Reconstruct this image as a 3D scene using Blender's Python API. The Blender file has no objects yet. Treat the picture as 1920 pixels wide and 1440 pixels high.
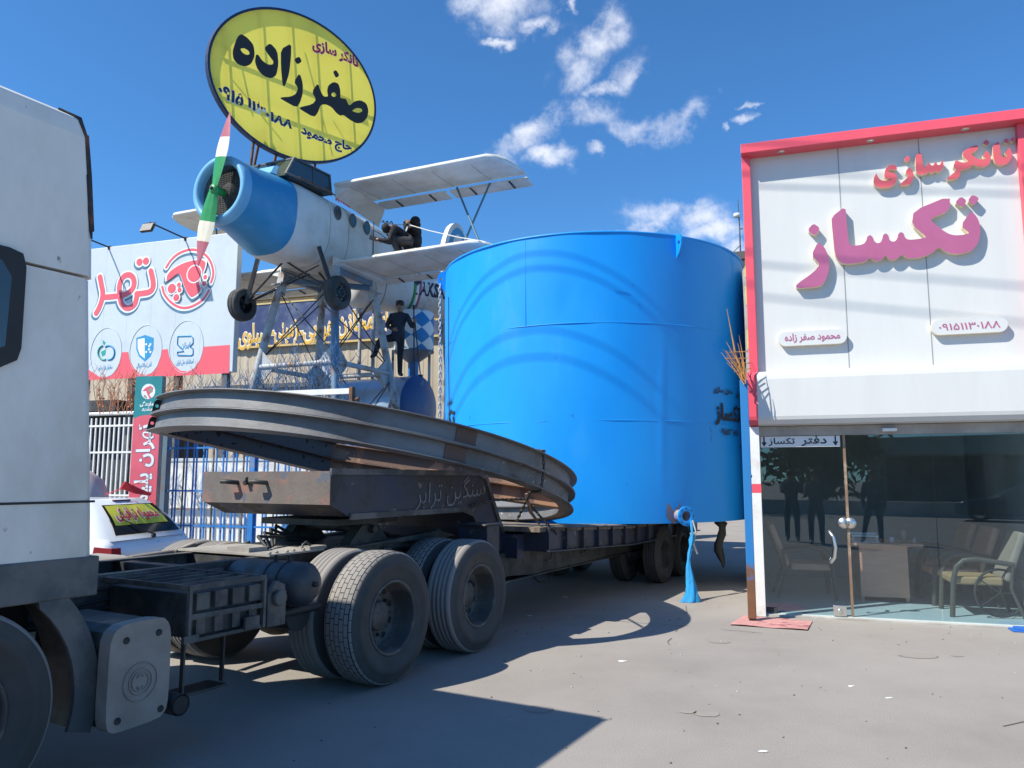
import bpy, bmesh, math, random
from mathutils import Vector as V, Matrix
from mathutils.geometry import tessellate_polygon
random.seed(7)
sc = bpy.context.scene
COL = sc.collection
R = math.radians
# ---------------------------------------------------------------- camera, sky, sun, exposure
FPX, EYE, PITCH = 1440.0, 1.6, math.atan(175 / 1440)          # lens in pixels of a 1920 wide frame
cam_d = bpy.data.cameras.new('camera'); cam = bpy.data.objects.new('camera', cam_d); COL.objects.link(cam)
cam_d.sensor_width = 36; cam_d.lens = 27; cam_d.clip_start = 0.05; cam_d.clip_end = 3000
cam.location = (0, 0, EYE); cam.rotation_euler = (math.pi / 2 + PITCH, 0, 0)
sc.camera = cam
SUN_EL = R(47); SUNH = V((0.90, 0.436)).normalized()            # horizontal travel of the light
L = V((SUNH.x * math.cos(SUN_EL), SUNH.y * math.cos(SUN_EL), -math.sin(SUN_EL)))
sun_d = bpy.data.lights.new('sun', 'SUN'); sun = bpy.data.objects.new('sun', sun_d); COL.objects.link(sun)
sun_d.energy = 4.4; sun_d.angle = R(0.5); sun_d.color = (1.0, 0.95, 0.83)
sun.rotation_euler = L.to_track_quat('-Z', 'Y').to_euler(); sun.location = (-20, -10, 30)
sc.view_settings.view_transform = 'Standard'; sc.view_settings.look = 'None'
sc.view_settings.exposure = 0.70; sc.view_settings.gamma = 1.0
sc.cycles.max_bounces = 7; sc.cycles.transparent_max_bounces = 12
sc.cycles.use_denoising = True

CP, SP = math.cos(PITCH), math.sin(PITCH)
def ray(px, py):
    v = (px - 960) / FPX; w = (720 - py) / FPX
    return V((v, CP - SP * w, SP + CP * w))
def on_plane(px, py, p0, n):                                     # a measured pixel as a point of a real plane
    r = ray(px, py); c = V((0, 0, EYE)); n = V(n)
    return c + r * (n.dot(V(p0) - c) / n.dot(r))

w = bpy.data.worlds.new('World'); sc.world = w; w.use_nodes = True
nt = w.node_tree; nt.nodes.clear()
def N(tree, t, **kw):
    n = tree.nodes.new(t)
    for k, v in kw.items(): setattr(n, k, v)
    return n
def lk(tree, a, b): tree.links.new(a, b)
def mth(tree, op, a, b=None, c=None, clamp=False):
    n = N(tree, 'ShaderNodeMath', operation=op); n.use_clamp = clamp
    for i, x in enumerate((a, b, c)):
        if x is None: continue
        if isinstance(x, (int, float)): n.inputs[i].default_value = x
        else: lk(tree, x, n.inputs[i])
    return n.outputs[0]
sky = N(nt, 'ShaderNodeTexSky'); sky.sky_type = 'NISHITA'; sky.sun_disc = False
sky.sun_elevation = SUN_EL; sky.sun_rotation = math.atan2(-SUNH.x, -SUNH.y)
sky.altitude = 1000; sky.air_density = 1.0; sky.dust_density = 0.4; sky.ozone_density = 2.5
tint = N(nt, 'ShaderNodeMix', data_type='RGBA', blend_type='MULTIPLY'); tint.inputs[0].default_value = 1
lk(nt, sky.outputs[0], tint.inputs[6]); tint.inputs[7].default_value = (0.46, 0.90, 1.22, 1)
# clouds: gnomonic coordinates about one fixed compass direction of the sky
geo = N(nt, 'ShaderNodeTexCoord')
E0 = V((0.14, 0.88, 0.45)).normalized(); E1 = V((E0.y, -E0.x, 0)).normalized(); E2 = E1.cross(E0)
def dot(v):
    n = N(nt, 'ShaderNodeVectorMath', operation='DOT_PRODUCT'); lk(nt, geo.outputs['Generated'], n.inputs[0]); n.inputs[1].default_value = v
    return n.outputs['Value']
d0 = mth(nt, 'MAXIMUM', dot(E0), 0.05)
cu = mth(nt, 'DIVIDE', dot(E1), d0); cv = mth(nt, 'DIVIDE', dot(E2), d0)
comb = N(nt, 'ShaderNodeCombineXYZ'); lk(nt, cu, comb.inputs[0]); lk(nt, cv, comb.inputs[1])
def noise(scale, det, rough, off):
    mp = N(nt, 'ShaderNodeMapping'); mp.inputs['Location'].default_value = off; lk(nt, comb.outputs[0], mp.inputs[0])
    n = N(nt, 'ShaderNodeTexNoise'); n.inputs['Scale'].default_value = scale; n.inputs['Detail'].default_value = det
    n.inputs['Roughness'].default_value = rough; n.inputs['Distortion'].default_value = 0.25; lk(nt, mp.outputs[0], n.inputs['Vector'])
    return n.outputs[0]
n1 = noise(11, 9, 0.62, (3.1, 0.7, 0)); n2 = noise(38, 6, 0.65, (1.3, 4.2, 0))
BLOBS = [(945, 12, 72, 38, 0), (1000, 58, 26, 14, .3), (1110, 75, 46, 30, .5), (1078, 135, 34, 36, .2), (1168, 150, 30, 30, .4), (1130, 172, 45, 14, 0),
         (1062, 14, 9, 10, .6), (985, 262, 85, 26, .35), (1030, 300, 45, 16, 0), (1115, 222, 70, 24, -.2), (1190, 243, 70, 20, 0), (1280, 222, 52, 28, .35),
         (1255, 408, 78, 26, -.1), (1320, 440, 70, 20, 0), (1215, 425, 40, 14, 0), (1140, 430, 22, 6, 0), (1385, 218, 16, 10, .5), (1348, 240, 9, 12, .6),
         (1130, 288, 18, 9, 0), (1390, 185, 22, 6, .3), (935, 92, 22, 8, 0), (1380, 475, 30, 16, 0)]
acc = None
def uv_of(px, py):
    r = ray(px, py); return V((r.dot(E1) / r.dot(E0), r.dot(E2) / r.dot(E0)))
wx = mth(nt, 'ADD', mth(nt, 'MULTIPLY', mth(nt, 'SUBTRACT', noise(9, 5, .6, (7.7, 2.1, 0)), .5), .075), mth(nt, 'MULTIPLY', mth(nt, 'SUBTRACT', noise(30, 5, .6, (2.7, 9.1, 0)), .5), .03))
wy = mth(nt, 'ADD', mth(nt, 'MULTIPLY', mth(nt, 'SUBTRACT', noise(9, 5, .6, (1.7, 6.1, 0)), .5), .075), mth(nt, 'MULTIPLY', mth(nt, 'SUBTRACT', noise(30, 5, .6, (8.2, 3.3, 0)), .5), .03))
cu = mth(nt, 'ADD', cu, wx); cv = mth(nt, 'ADD', cv, wy)
for bx, by, rx, ry, sl in BLOBS:
    c = uv_of(bx, by); ex = rx / FPX * 1.25; ey = ry / FPX * 1.35
    du = mth(nt, 'SUBTRACT', cu, c.x); dv = mth(nt, 'SUBTRACT', cv, c.y)
    dv = mth(nt, 'SUBTRACT', dv, mth(nt, 'MULTIPLY', du, sl))
    a = mth(nt, 'POWER', mth(nt, 'MULTIPLY', du, 1 / ex), 2.0); b = mth(nt, 'POWER', mth(nt, 'MULTIPLY', dv, 1 / ey), 2.0)
    # POWER of a negative base with an even exponent is fine in Cycles
    g = mth(nt, 'EXPONENT', mth(nt, 'MULTIPLY', mth(nt, 'ADD', a, b), -1.0))
    acc = g if acc is None else mth(nt, 'MAXIMUM', acc, g)
dens = mth(nt, 'ADD', acc, mth(nt, 'MULTIPLY', mth(nt, 'SUBTRACT', n1, .5), 2.0))
dens = mth(nt, 'ADD', dens, mth(nt, 'MULTIPLY', mth(nt, 'SUBTRACT', n2, .5), .9))
mr = N(nt, 'ShaderNodeMapRange', interpolation_type='SMOOTHSTEP'); lk(nt, dens, mr.inputs[0])
mr.inputs[1].default_value = 0.26; mr.inputs[2].default_value = 1.45
fac = mth(nt, 'MULTIPLY', mr.outputs[0], mth(nt, 'MULTIPLY', mth(nt, 'SUBTRACT', acc, .08), 3.2, clamp=True))
cs = N(nt, 'ShaderNodeMapRange'); lk(nt, n2, cs.inputs[0]); cs.inputs[1].default_value = .3; cs.inputs[2].default_value = .7
cs.inputs[3].default_value = .82; cs.inputs[4].default_value = 1.0
ccol = N(nt, 'ShaderNodeMix', data_type='RGBA', blend_type='MULTIPLY'); ccol.inputs[0].default_value = 1
ccol.inputs[6].default_value = (6.4, 6.7, 7.5, 1); lk(nt, cs.outputs[0], ccol.inputs[7])
mixc = N(nt, 'ShaderNodeMix', data_type='RGBA'); lk(nt, mth(nt, 'MULTIPLY', fac, 0.95), mixc.inputs[0]); lk(nt, tint.outputs[2], mixc.inputs[6]); lk(nt, ccol.outputs[2], mixc.inputs[7])
bg = N(nt, 'ShaderNodeBackground'); bg.inputs[1].default_value = 0.10; lk(nt, mixc.outputs[2], bg.inputs[0])
wo = N(nt, 'ShaderNodeOutputWorld'); lk(nt, bg.outputs[0], wo.inputs[0])

# ---------------------------------------------------------------- materials
def mat(name, col, rough=0.6, metal=0.0, var=0.12, vscale=4.0, dirt=None, damt=0.35, dscale=1.5, bump=0.0, bscale=40.0, spec=0.5, stretch=(1, 1, 1), dsharp=.12, speck=None, coat=0):
    m = bpy.data.materials.new(name); m.use_nodes = True; t = m.node_tree; t.nodes.clear()
    out = N(t, 'ShaderNodeOutputMaterial'); p = N(t, 'ShaderNodeBsdfPrincipled'); lk(t, p.outputs[0], out.inputs[0])
    p.inputs['Metallic'].default_value = metal; p.inputs['Specular IOR Level'].default_value = spec
    if coat: p.inputs['Coat Weight'].default_value = coat; p.inputs['Coat Roughness'].default_value = .08
    tc = N(t, 'ShaderNodeTexCoord'); mp = N(t, 'ShaderNodeMapping'); mp.inputs['Scale'].default_value = stretch; lk(t, tc.outputs['Object'], mp.inputs[0])
    def nz(s, d=5, r=.6):
        n = N(t, 'ShaderNodeTexNoise'); n.inputs['Scale'].default_value = s; n.inputs['Detail'].default_value = d; n.inputs['Roughness'].default_value = r
        lk(t, mp.outputs[0], n.inputs['Vector']); return n.outputs[0]
    a = nz(vscale)
    rm = N(t, 'ShaderNodeMapRange'); lk(t, a, rm.inputs[0]); rm.inputs[1].default_value = .25; rm.inputs[2].default_value = .75
    rm.inputs[3].default_value = 1 - var; rm.inputs[4].default_value = 1 + var
    mx = N(t, 'ShaderNodeMix', data_type='RGBA', blend_type='MULTIPLY'); mx.inputs[0].default_value = 1
    mx.inputs[6].default_value = (*col, 1); lk(t, rm.outputs[0], mx.inputs[7]); c = mx.outputs[2]
    rr = mth(t, 'MULTIPLY', rm.outputs[0], rough, clamp=True)
    if dirt:
        b = nz(dscale, 8, .68)
        dm = N(t, 'ShaderNodeMapRange', interpolation_type='SMOOTHSTEP'); lk(t, b, dm.inputs[0])
        th = .5 + (.5 - damt) * .45
        dm.inputs[1].default_value = th - dsharp; dm.inputs[2].default_value = th + dsharp
        m2 = N(t, 'ShaderNodeMix', data_type='RGBA'); lk(t, dm.outputs[0], m2.inputs[0]); lk(t, c, m2.inputs[6]); m2.inputs[7].default_value = (*dirt, 1); c = m2.outputs[2]
        rr = mth(t, 'MAXIMUM', rr, mth(t, 'MULTIPLY', dm.outputs[0], .75))
    if speck:
        b = nz(speck[1], 3, .5)
        dm = N(t, 'ShaderNodeMapRange'); lk(t, b, dm.inputs[0]); dm.inputs[1].default_value = speck[2]; dm.inputs[2].default_value = speck[2] + .03
        m2 = N(t, 'ShaderNodeMix', data_type='RGBA'); lk(t, dm.outputs[0], m2.inputs[0]); lk(t, c, m2.inputs[6]); m2.inputs[7].default_value = (*speck[0], 1); c = m2.outputs[2]
    lk(t, c, p.inputs['Base Color']); lk(t, rr, p.inputs['Roughness'])
    if bump:
        bn = N(t, 'ShaderNodeBump'); bn.inputs['Strength'].default_value = bump; bn.inputs['Distance'].default_value = .02
        lk(t, nz(bscale, 4), bn.inputs['Height']); lk(t, bn.outputs[0], p.inputs['Normal'])
    return m
def glass(name, tintc, refl=.1, rough=0.0):
    m = bpy.data.materials.new(name); m.use_nodes = True; t = m.node_tree; t.nodes.clear()
    out = N(t, 'ShaderNodeOutputMaterial'); tr = N(t, 'ShaderNodeBsdfTransparent'); tr.inputs[0].default_value = (*tintc, 1)
    gl = N(t, 'ShaderNodeBsdfGlossy'); gl.inputs['Roughness'].default_value = rough; gl.inputs[0].default_value = (.80, .93, 1, 1)
    ge = N(t, 'ShaderNodeNewGeometry'); dp = N(t, 'ShaderNodeVectorMath', operation='DOT_PRODUCT'); lk(t, ge.outputs['Normal'], dp.inputs[0]); lk(t, ge.outputs['Incoming'], dp.inputs[1])
    k = mth(t, 'SUBTRACT', 1.0, mth(t, 'ABSOLUTE', dp.outputs['Value'])); f5 = mth(t, 'POWER', k, 5.0)    # Schlick reflectance, the same from both faces
    mx = N(t, 'ShaderNodeMixShader'); lk(t, mth(t, 'ADD', mth(t, 'MULTIPLY', f5, 1 - refl), refl, clamp=True), mx.inputs[0]); lk(t, tr.outputs[0], mx.inputs[1]); lk(t, gl.outputs[0], mx.inputs[2])
    lk(t, mx.outputs[0], out.inputs[0]); return m
def translucent(name, col, amt=.6):
    m = bpy.data.materials.new(name); m.use_nodes = True; t = m.node_tree; t.nodes.clear()
    out = N(t, 'ShaderNodeOutputMaterial'); d = N(t, 'ShaderNodeBsdfDiffuse'); tl = N(t, 'ShaderNodeBsdfTranslucent')
    d.inputs[0].default_value = (*col, 1); tl.inputs[0].default_value = (*col, 1)
    mx = N(t, 'ShaderNodeMixShader'); mx.inputs[0].default_value = amt; lk(t, d.outputs[0], mx.inputs[1]); lk(t, tl.outputs[0], mx.inputs[2]); lk(t, mx.outputs[0], out.inputs[0]); return m

# ---------------------------------------------------------------- mesh building
def frame(o, x, z):                                              # matrix with given origin, local x and local z
    x = V(x).normalized(); z = V(z); z = (z - x * z.dot(x)).normalized(); y = z.cross(x)
    m = Matrix((( x.x, y.x, z.x, o[0]), (x.y, y.y, z.y, o[1]), (x.z, y.z, z.z, o[2]), (0, 0, 0, 1))); return m
def face_m(x, y, z, ang=0.0, scale=1.0):                         # lettering plane on a wall facing local -y
    return Matrix.Translation((x, y, z)) @ Matrix(((1, 0, 0, 0), (0, 0, -1, 0), (0, 1, 0, 0), (0, 0, 0, 1))) @ Matrix.Rotation(ang, 4, 'Z') @ Matrix.Scale(scale, 4)
class MB:
    def __init__(s): s.v = []; s.f = []; s.mi = []; s.sm = []; s.uv = {}
    def add(s, vs, fs, mi=0, sm=False, M=None):
        o = len(s.v)
        s.v += [tuple(M @ V(p)) if M is not None else tuple(p) for p in vs]
        for f in fs: s.f.append([i + o for i in f]); s.mi.append(mi); s.sm.append(sm)
        return s
    def box(s, x0, x1, y0, y1, z0, z1, mi=0, M=None):
        vs = [(x0, y0, z0), (x1, y0, z0), (x1, y1, z0), (x0, y1, z0), (x0, y0, z1), (x1, y0, z1), (x1, y1, z1), (x0, y1, z1)]
        return s.add(vs, [(0, 3, 2, 1), (4, 5, 6, 7), (0, 1, 5, 4), (1, 2, 6, 5), (2, 3, 7, 6), (3, 0, 4, 7)], mi, False, M)
    def bar(s, p, q, w, h, mi=0, up=(0, 0, 1), M=None):
        p = V(p); q = V(q); d = q - p
        if abs(d.normalized().dot(V(up))) > .98: up = (1, 0, 0)
        F = frame(p, d, up); F = M @ F if M is not None else F
        return s.box(0, d.length, -w / 2, w / 2, -h / 2, h / 2, mi, F)
    def tube(s, p, q, r0, r1=None, n=10, mi=0, caps=True, M=None):
        r1 = r0 if r1 is None else r1
        return s.path([p, q], [r0, r1], n, mi, caps, M)
    def path(s, pts, r, n=8, mi=0, caps=True, M=None, closed=False, flat=1.0):
        pts = [V(p) for p in pts]; k = len(pts)
        rs = r if isinstance(r, (list, tuple)) else [r] * k
        vs = []; fs = []; nrm = None
        for i, p in enumerate(pts):
            a = pts[i - 1] if (i > 0 or closed) else p; b = pts[(i + 1) % k] if (i < k - 1 or closed) else p
            d = (b - a); d = d.normalized() if d.length > 1e-9 else V((0, 0, 1))
            if nrm is None:
                nrm = d.cross(V((0, 0, 1))); nrm = nrm if nrm.length > .05 else d.cross(V((1, 0, 0)))
            nrm = (nrm - d * nrm.dot(d)).normalized(); bn = d.cross(nrm)
            for j in range(n):
                t = 2 * math.pi * j / n; vs.append(p + nrm * (math.cos(t) * rs[i]) + bn * (math.sin(t) * rs[i] * flat))
        for i in range(k if closed else k - 1):
            for j in range(n):
                a = i * n + j; b = i * n + (j + 1) % n; c = ((i + 1) % k) * n; fs.append((a, b, c + (j + 1) % n, c + j))
        s.add(vs, fs, mi, True, M)
        if caps and not closed:
            s.add(vs[:n], [tuple(range(n - 1, -1, -1))], mi, False, M); s.add(vs[-n:], [tuple(range(n))], mi, False, M)
        return s
    def lathe(s, prof, n=32, mi=0, M=None, sm=True, a0=0.0, a1=2 * math.pi):
        full = abs(a1 - a0 - 2 * math.pi) < 1e-6; m = n if full else n + 1; vs = []; fs = []
        for i in range(m):
            t = a0 + (a1 - a0) * i / n
            for r, z in prof: vs.append((r * math.cos(t), r * math.sin(t), z))
        k = len(prof)
        for i in range(n):
            i2 = (i + 1) % m
            for j in range(k - 1): fs.append((i * k + j, i2 * k + j, i2 * k + j + 1, i * k + j + 1))
        return s.add(vs, fs, mi, sm, M)
    def loft(s, rings, mi=0, sm=True, caps=True, M=None):
        k = len(rings[0]); vs = [p for r in rings for p in r]; fs = []
        for i in range(len(rings) - 1):
            for j in range(k): fs.append((i * k + j, i * k + (j + 1) % k, (i + 1) * k + (j + 1) % k, (i + 1) * k + j))
        s.add(vs, fs, mi, sm, M)
        if caps: s.add(rings[0], [tuple(range(k - 1, -1, -1))], mi, False, M); s.add(rings[-1], [tuple(range(k))], mi, False, M)
        return s
    def prism(s, loops, z0, z1, mi=0, M=None, mi_side=None, sm_side=False):
        if not isinstance(loops[0][0], (list, tuple, V)) : loops = [loops]
        mi_side = mi if mi_side is None else mi_side
        flat = [(p[0], p[1]) for lp in loops for p in lp]
        tris = tessellate_polygon([[V((p[0], p[1], 0)) for p in lp] for lp in loops])
        n = len(flat); fixed = []
        for a, b, c in tris:
            A, B, D = flat[a], flat[b], flat[c]
            ar = (B[0] - A[0]) * (D[1] - A[1]) - (B[1] - A[1]) * (D[0] - A[0])
            fixed.append((a, b, c) if ar > 0 else (a, c, b))
        s.add([(x, y, z1) for x, y in flat], fixed, mi, False, M)
        if abs(z1 - z0) > 1e-7:
            s.add([(x, y, z0) for x, y in flat], [(a, c, b) for a, b, c in fixed], mi_side, False, M)
            for li, lp in enumerate(loops):
                ar = sum(lp[i - 1][0] * lp[i][1] - lp[i][0] * lp[i - 1][1] for i in range(len(lp)))
                if (ar < 0) == (li == 0): lp = list(reversed(lp))
                k = len(lp)
                s.add([(p[0], p[1], z0) for p in lp] + [(p[0], p[1], z1) for p in lp], [(i, (i + 1) % k, k + (i + 1) % k, k + i) for i in range(k)], mi_side, sm_side, M)
        return s
    def ribbon(s, pts, w, z=0.0, mi=0, M=None, n=10):            # flat stroke with round ends
        pts = [V((p[0], p[1])) for p in pts]; hw = w / 2
        Lp = []; Rp = []
        for i, p in enumerate(pts):
            a = pts[max(i - 1, 0)]; b = pts[min(i + 1, len(pts) - 1)]; d = (b - a).normalized(); nn = V((-d.y, d.x))
            Lp.append(p + nn * hw); Rp.append(p - nn * hw)
        k = len(pts); s.add([(*p, z) for p in Lp] + [(*p, z) for p in Rp], [(i, k + i, k + i + 1, i + 1) for i in range(k - 1)], mi, False, M)
        for p, dz in ((pts[0], 4e-5), (pts[-1], 8e-5)): s.disc(p, hw, z + dz, mi, M)
        return s
    def disc(s, c, r, z=0.0, mi=0, M=None, n=20, ry=None):
        ry = r if ry is None else ry
        return s.add([(c[0] + r * math.cos(2 * math.pi * i / n), c[1] + ry * math.sin(2 * math.pi * i / n), z) for i in range(n)], [tuple(range(n))], mi, False, M)
    def ball(s, c, r, mi=0, M=None, nu=12, nv=8, sc=(1, 1, 1)):
        vs = [(c[0], c[1], c[2] - r * sc[2])]
        for i in range(1, nv):
            t = -math.pi / 2 + math.pi * i / nv
            for j in range(nu): a = 2 * math.pi * j / nu; vs.append((c[0] + r * sc[0] * math.cos(t) * math.cos(a), c[1] + r * sc[1] * math.cos(t) * math.sin(a), c[2] + r * sc[2] * math.sin(t)))
        vs.append((c[0], c[1], c[2] + r * sc[2])); fs = []
        for j in range(nu): fs.append((0, 1 + (j + 1) % nu, 1 + j))
        for i in range(nv - 2):
            for j in range(nu): a = 1 + i * nu + j; b = 1 + i * nu + (j + 1) % nu; fs.append((a, b, b + nu, a + nu))
        l = len(vs) - 1; o = 1 + (nv - 2) * nu
        for j in range(nu): fs.append((o + j, o + (j + 1) % nu, l))
        return s.add(vs, fs, mi, True, M)
    def text(s, body, M, size=1.0, depth=0.0, off=0.0, mi=0, mi_side=None, align='CENTER', res=2, sx=1.0, shear=0.0, fn=None):
        vs, fs = text_mesh(body, size, depth, off, align, res, sx, shear)
        if fn: vs = [fn(V(p)) for p in vs]
        return s.add(vs, fs, mi, False, M)
    def build(s, name, mats, parent=None, bevel=0.0, loc=None, rotz=0.0, seg=2, auto=None):
        me = bpy.data.meshes.new(name); me.from_pydata(s.v, [], s.f)
        mats = mats if isinstance(mats, (list, tuple)) else [mats]
        for m in mats: me.materials.append(m)
        me.polygons.foreach_set('material_index', s.mi); me.polygons.foreach_set('use_smooth', s.sm)
        me.validate(); me.update()
        o = bpy.data.objects.new(name, me); COL.objects.link(o)
        if parent is not None: o.parent = parent
        if loc is not None: o.location = loc
        o.rotation_euler = (0, 0, rotz)
        if bevel:
            b = o.modifiers.new('bevel', 'BEVEL'); b.width = bevel; b.segments = seg; b.limit_method = 'ANGLE'; b.angle_limit = R(40)
            b.harden_normals = False
        return o
def weld(o, d=1e-4):
    bm = bmesh.new(); bm.from_mesh(o.data); bmesh.ops.remove_doubles(bm, verts=bm.verts, dist=d); bmesh.ops.recalc_face_normals(bm, faces=bm.faces); bm.to_mesh(o.data); bm.free(); return o
def text_mesh(body, size, depth, off, align, res, sx, shear):
    c = bpy.data.curves.new('lettering', 'FONT'); c.body = body; c.size = size; c.extrude = depth / 2; c.offset = off; c.resolution_u = res
    c.align_x = align; c.align_y = 'CENTER'; c.shear = shear
    o = bpy.data.objects.new('lettering', c); COL.objects.link(o)
    dg = bpy.context.evaluated_depsgraph_get(); dg.update(); me = bpy.data.meshes.new_from_object(o.evaluated_get(dg))
    vs = [(v.co.x * sx, v.co.y, v.co.z + depth / 2) for v in me.vertices]; fs = [tuple(p.vertices) for p in me.polygons]
    bpy.data.objects.remove(o); bpy.data.curves.remove(c); bpy.data.meshes.remove(me); return vs, fs
FORMS = {}
for ch, iso, k in (('ا', 0xFE8D, 2), ('ب', 0xFE8F, 4), ('پ', 0xFB56, 4), ('ت', 0xFE95, 4), ('ج', 0xFE9D, 4), ('ح', 0xFEA1, 4), ('خ', 0xFEA5, 4), ('د', 0xFEA9, 2),
                   ('ذ', 0xFEAB, 2), ('ر', 0xFEAD, 2), ('ز', 0xFEAF, 2), ('س', 0xFEB1, 4), ('ش', 0xFEB5, 4), ('ص', 0xFEB9, 4), ('ض', 0xFEBD, 4), ('ع', 0xFEC9, 4), ('غ', 0xFECD, 4), ('ف', 0xFED1, 4),
                   ('ق', 0xFED5, 4), ('ک', 0xFB8E, 4), ('گ', 0xFB92, 4), ('ل', 0xFEDD, 4), ('م', 0xFEE1, 4), ('ن', 0xFEE5, 4), ('و', 0xFEED, 2), ('ه', 0xFEE9, 4), ('ی', 0xFBFC, 4)):
    FORMS[ch] = (iso, k)
def fa(s):                                                       # join Persian letters and put them in visual order
    out = []
    for i, ch in enumerate(s):
        if ch not in FORMS: out.append(ch); continue
        iso, k = FORMS[ch]
        pj = i > 0 and s[i - 1] in FORMS and FORMS[s[i - 1]][1] == 4
        nj = k == 4 and i + 1 < len(s) and s[i + 1] in FORMS
        out.append(chr(iso + (3 if pj and nj else 1 if pj else 2 if nj else 0)))
    res = ''.join(reversed(out)); return res
def fanum(s): return ''.join(chr(0x06F0 + int(c)) if c.isdigit() else c for c in s)

def tag(o, label, cat, group=None, kind=None):
    if label: o['label'] = label
    if cat: o['category'] = cat
    if group: o['group'] = group
    if kind: o['kind'] = kind
    return o
def thing(name, label, cat, loc=(0, 0, 0), rotz=0.0, group=None):
    o = bpy.data.objects.new(name, None); COL.objects.link(o); o.location = loc; o.rotation_euler = (0, 0, rotz); o.empty_display_size = .3
    return tag(o, label, cat, group)
def kids(o): return [c for c in bpy.data.objects if c.parent == o]
def dup(o, parent=None):
    c = o.copy(); COL.objects.link(c)
    if parent is not None: c.parent = parent
    for ch in kids(o): dup(ch, c)
    return c
def smooth_loop(pts, it=1):                                      # corner-cutting for traced outlines
    for _ in range(it):
        q = []
        for i, p in enumerate(pts):
            n = pts[(i + 1) % len(pts)]
            q += [(p[0] * .8 + n[0] * .2, p[1] * .8 + n[1] * .2), (p[0] * .2 + n[0] * .8, p[1] * .2 + n[1] * .8)]
        pts = q
    return pts
def text_fit(mb, body, P0, P1, h, y, off=0.0, mi=0, arc=0.0):    # fits a line of lettering between two wall points
    vs, fs = text_mesh(body, 1.0, 0, off, 'CENTER', 2, 1, 0); xs = [v[0] for v in vs]; ys = [v[1] for v in vs]; w0 = max(xs) - min(xs); cx0 = (max(xs) + min(xs)) / 2; cy0 = (max(ys) + min(ys)) / 2; hh_ = max(ys) - min(ys)
    P0, P1 = V(P0), V(P1); D = P1 - P0; k = D.length / w0; kh = h / hh_; e = D.normalized(); n_ = V((-e.y, e.x)); c = (P0 + P1) / 2; out = []
    for x, yy, _ in vs:
        q = c + e * ((x - cx0) * k) + n_ * ((yy - cy0) * kh + arc * (1 - ((x - cx0) / (w0 / 2)) ** 2)); out.append((q.x, y, q.y))
    mb.add(out, fs, mi)
# ---------------------------------------------------------------- palette
M = {}
M['ground'] = mat('dusty_asphalt', (.268, .243, .222), .92, var=.12, vscale=1.1, dirt=(.318, .290, .266), damt=.5, dscale=.35, bump=.35, bscale=90, spec=.2, dsharp=.2, speck=((.15, .135, .12), 55, .73))
M['panel'] = mat('white_composite_panel', (.62, .62, .605), .35, var=.035, vscale=1.2, spec=.5, dirt=(.575, .572, .555), damt=.34, dscale=1.6, stretch=(2.2, 2.2, .3), dsharp=.3)
M['red'] = mat('red_composite', (.74, .088, .125), .38, var=.05)
M['lred'] = mat('salmon_acrylic', (.64, .115, .13), .25, var=.05)
M['lpink'] = mat('pink_acrylic', (.42, .115, .225), .25, var=.06)
M['cream'] = mat('letter_side_cream', (.72, .62, .45), .5)
M['white'] = mat('white_paint', (.74, .74, .72), .45, var=.06, dirt=(.52, .48, .42), damt=.25, dscale=2.0)
M['brown'] = mat('brown_frame', (.20, .13, .085), .5, dirt=(.42, .30, .2), damt=.35, dscale=5)
M['chrome'] = mat('brushed_metal', (.72, .70, .66), .28, metal=.9)
M['dark'] = mat('dark_interior', (.035, .04, .043), .8)
M['tile'] = mat('pale_floor_tile', (.55, .62, .61), .35, var=.05)
M['desk'] = mat('desk_veneer', (.72, .36, .23), .45, stretch=(1, 1, 6), vscale=6)
M['cushion'] = mat('tan_cushion', (.40, .25, .12), .75)
M['cushion2'] = mat('beige_cushion', (.32, .245, .19), .75)
M['chairwood'] = mat('dark_chair_frame', (.09, .075, .06), .5)
M['glass'] = glass('shopfront_glass', (.66, .79, .85), .115)
M['carglass'] = mat('car_glass', (.010, .012, .014), .08, spec=.45)
M['black'] = mat('matt_black', (.02, .02, .021), .6)
M['blacktext'] = mat('black_lettering', (.02, .02, .022), .7)
M['rubber'] = mat('tyre_rubber', (.055, .052, .05), .85, var=.25, dirt=(.15, .135, .12), damt=.45, dscale=5, bump=.15, bscale=30, spec=.3)
M['cyl_blue'] = None
M['chassis'] = mat('dusty_chassis', (.022, .024, .027), .6, var=.3, dirt=(.085, .078, .068), damt=.40, dscale=3.0, bump=.2, bscale=20)
M['chassis2'] = mat('dusty_steel', (.055, .054, .053), .65, var=.3, dirt=(.15, .135, .12), damt=.42, dscale=3.0, bump=.15, bscale=25)
M['concrete'] = mat('pale_concrete', (.42, .40, .37), .9, var=.1, dirt=(.3, .28, .25), damt=.4)
M['mat'] = mat('pink_doormat', (.50, .25, .23), .95, var=.2, vscale=9, dirt=(.32, .11, .13), damt=.36, dscale=4, dsharp=.03)
M['yellow'] = mat('yellow_film', (.75, .62, .06), .5)
M['navy'] = mat('navy_paint', (.014, .032, .12), .5, var=.15, dirt=(.10, .13, .22), damt=.4, dscale=1.2)
M['tan_wall'] = mat('tan_corrugated', (.46, .39, .30), .7, var=.1, dirt=(.38, .31, .23), damt=.4, dscale=.8, stretch=(3, 3, .4))
M['leaf'] = mat('dark_foliage', (.035, .06, .02), .7, var=.4, vscale=3)
M['bark'] = mat('bark', (.11, .08, .06), .9, var=.3)

# ---------------------------------------------------------------- ground
g = MB(); g.add([(-700, -300, 0), (700, -300, 0), (700, 1500, 0), (-700, 1500, 0)], [(0, 1, 2, 3)])
tag(g.build('ground', M['ground']), None, None, kind='structure')
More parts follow.
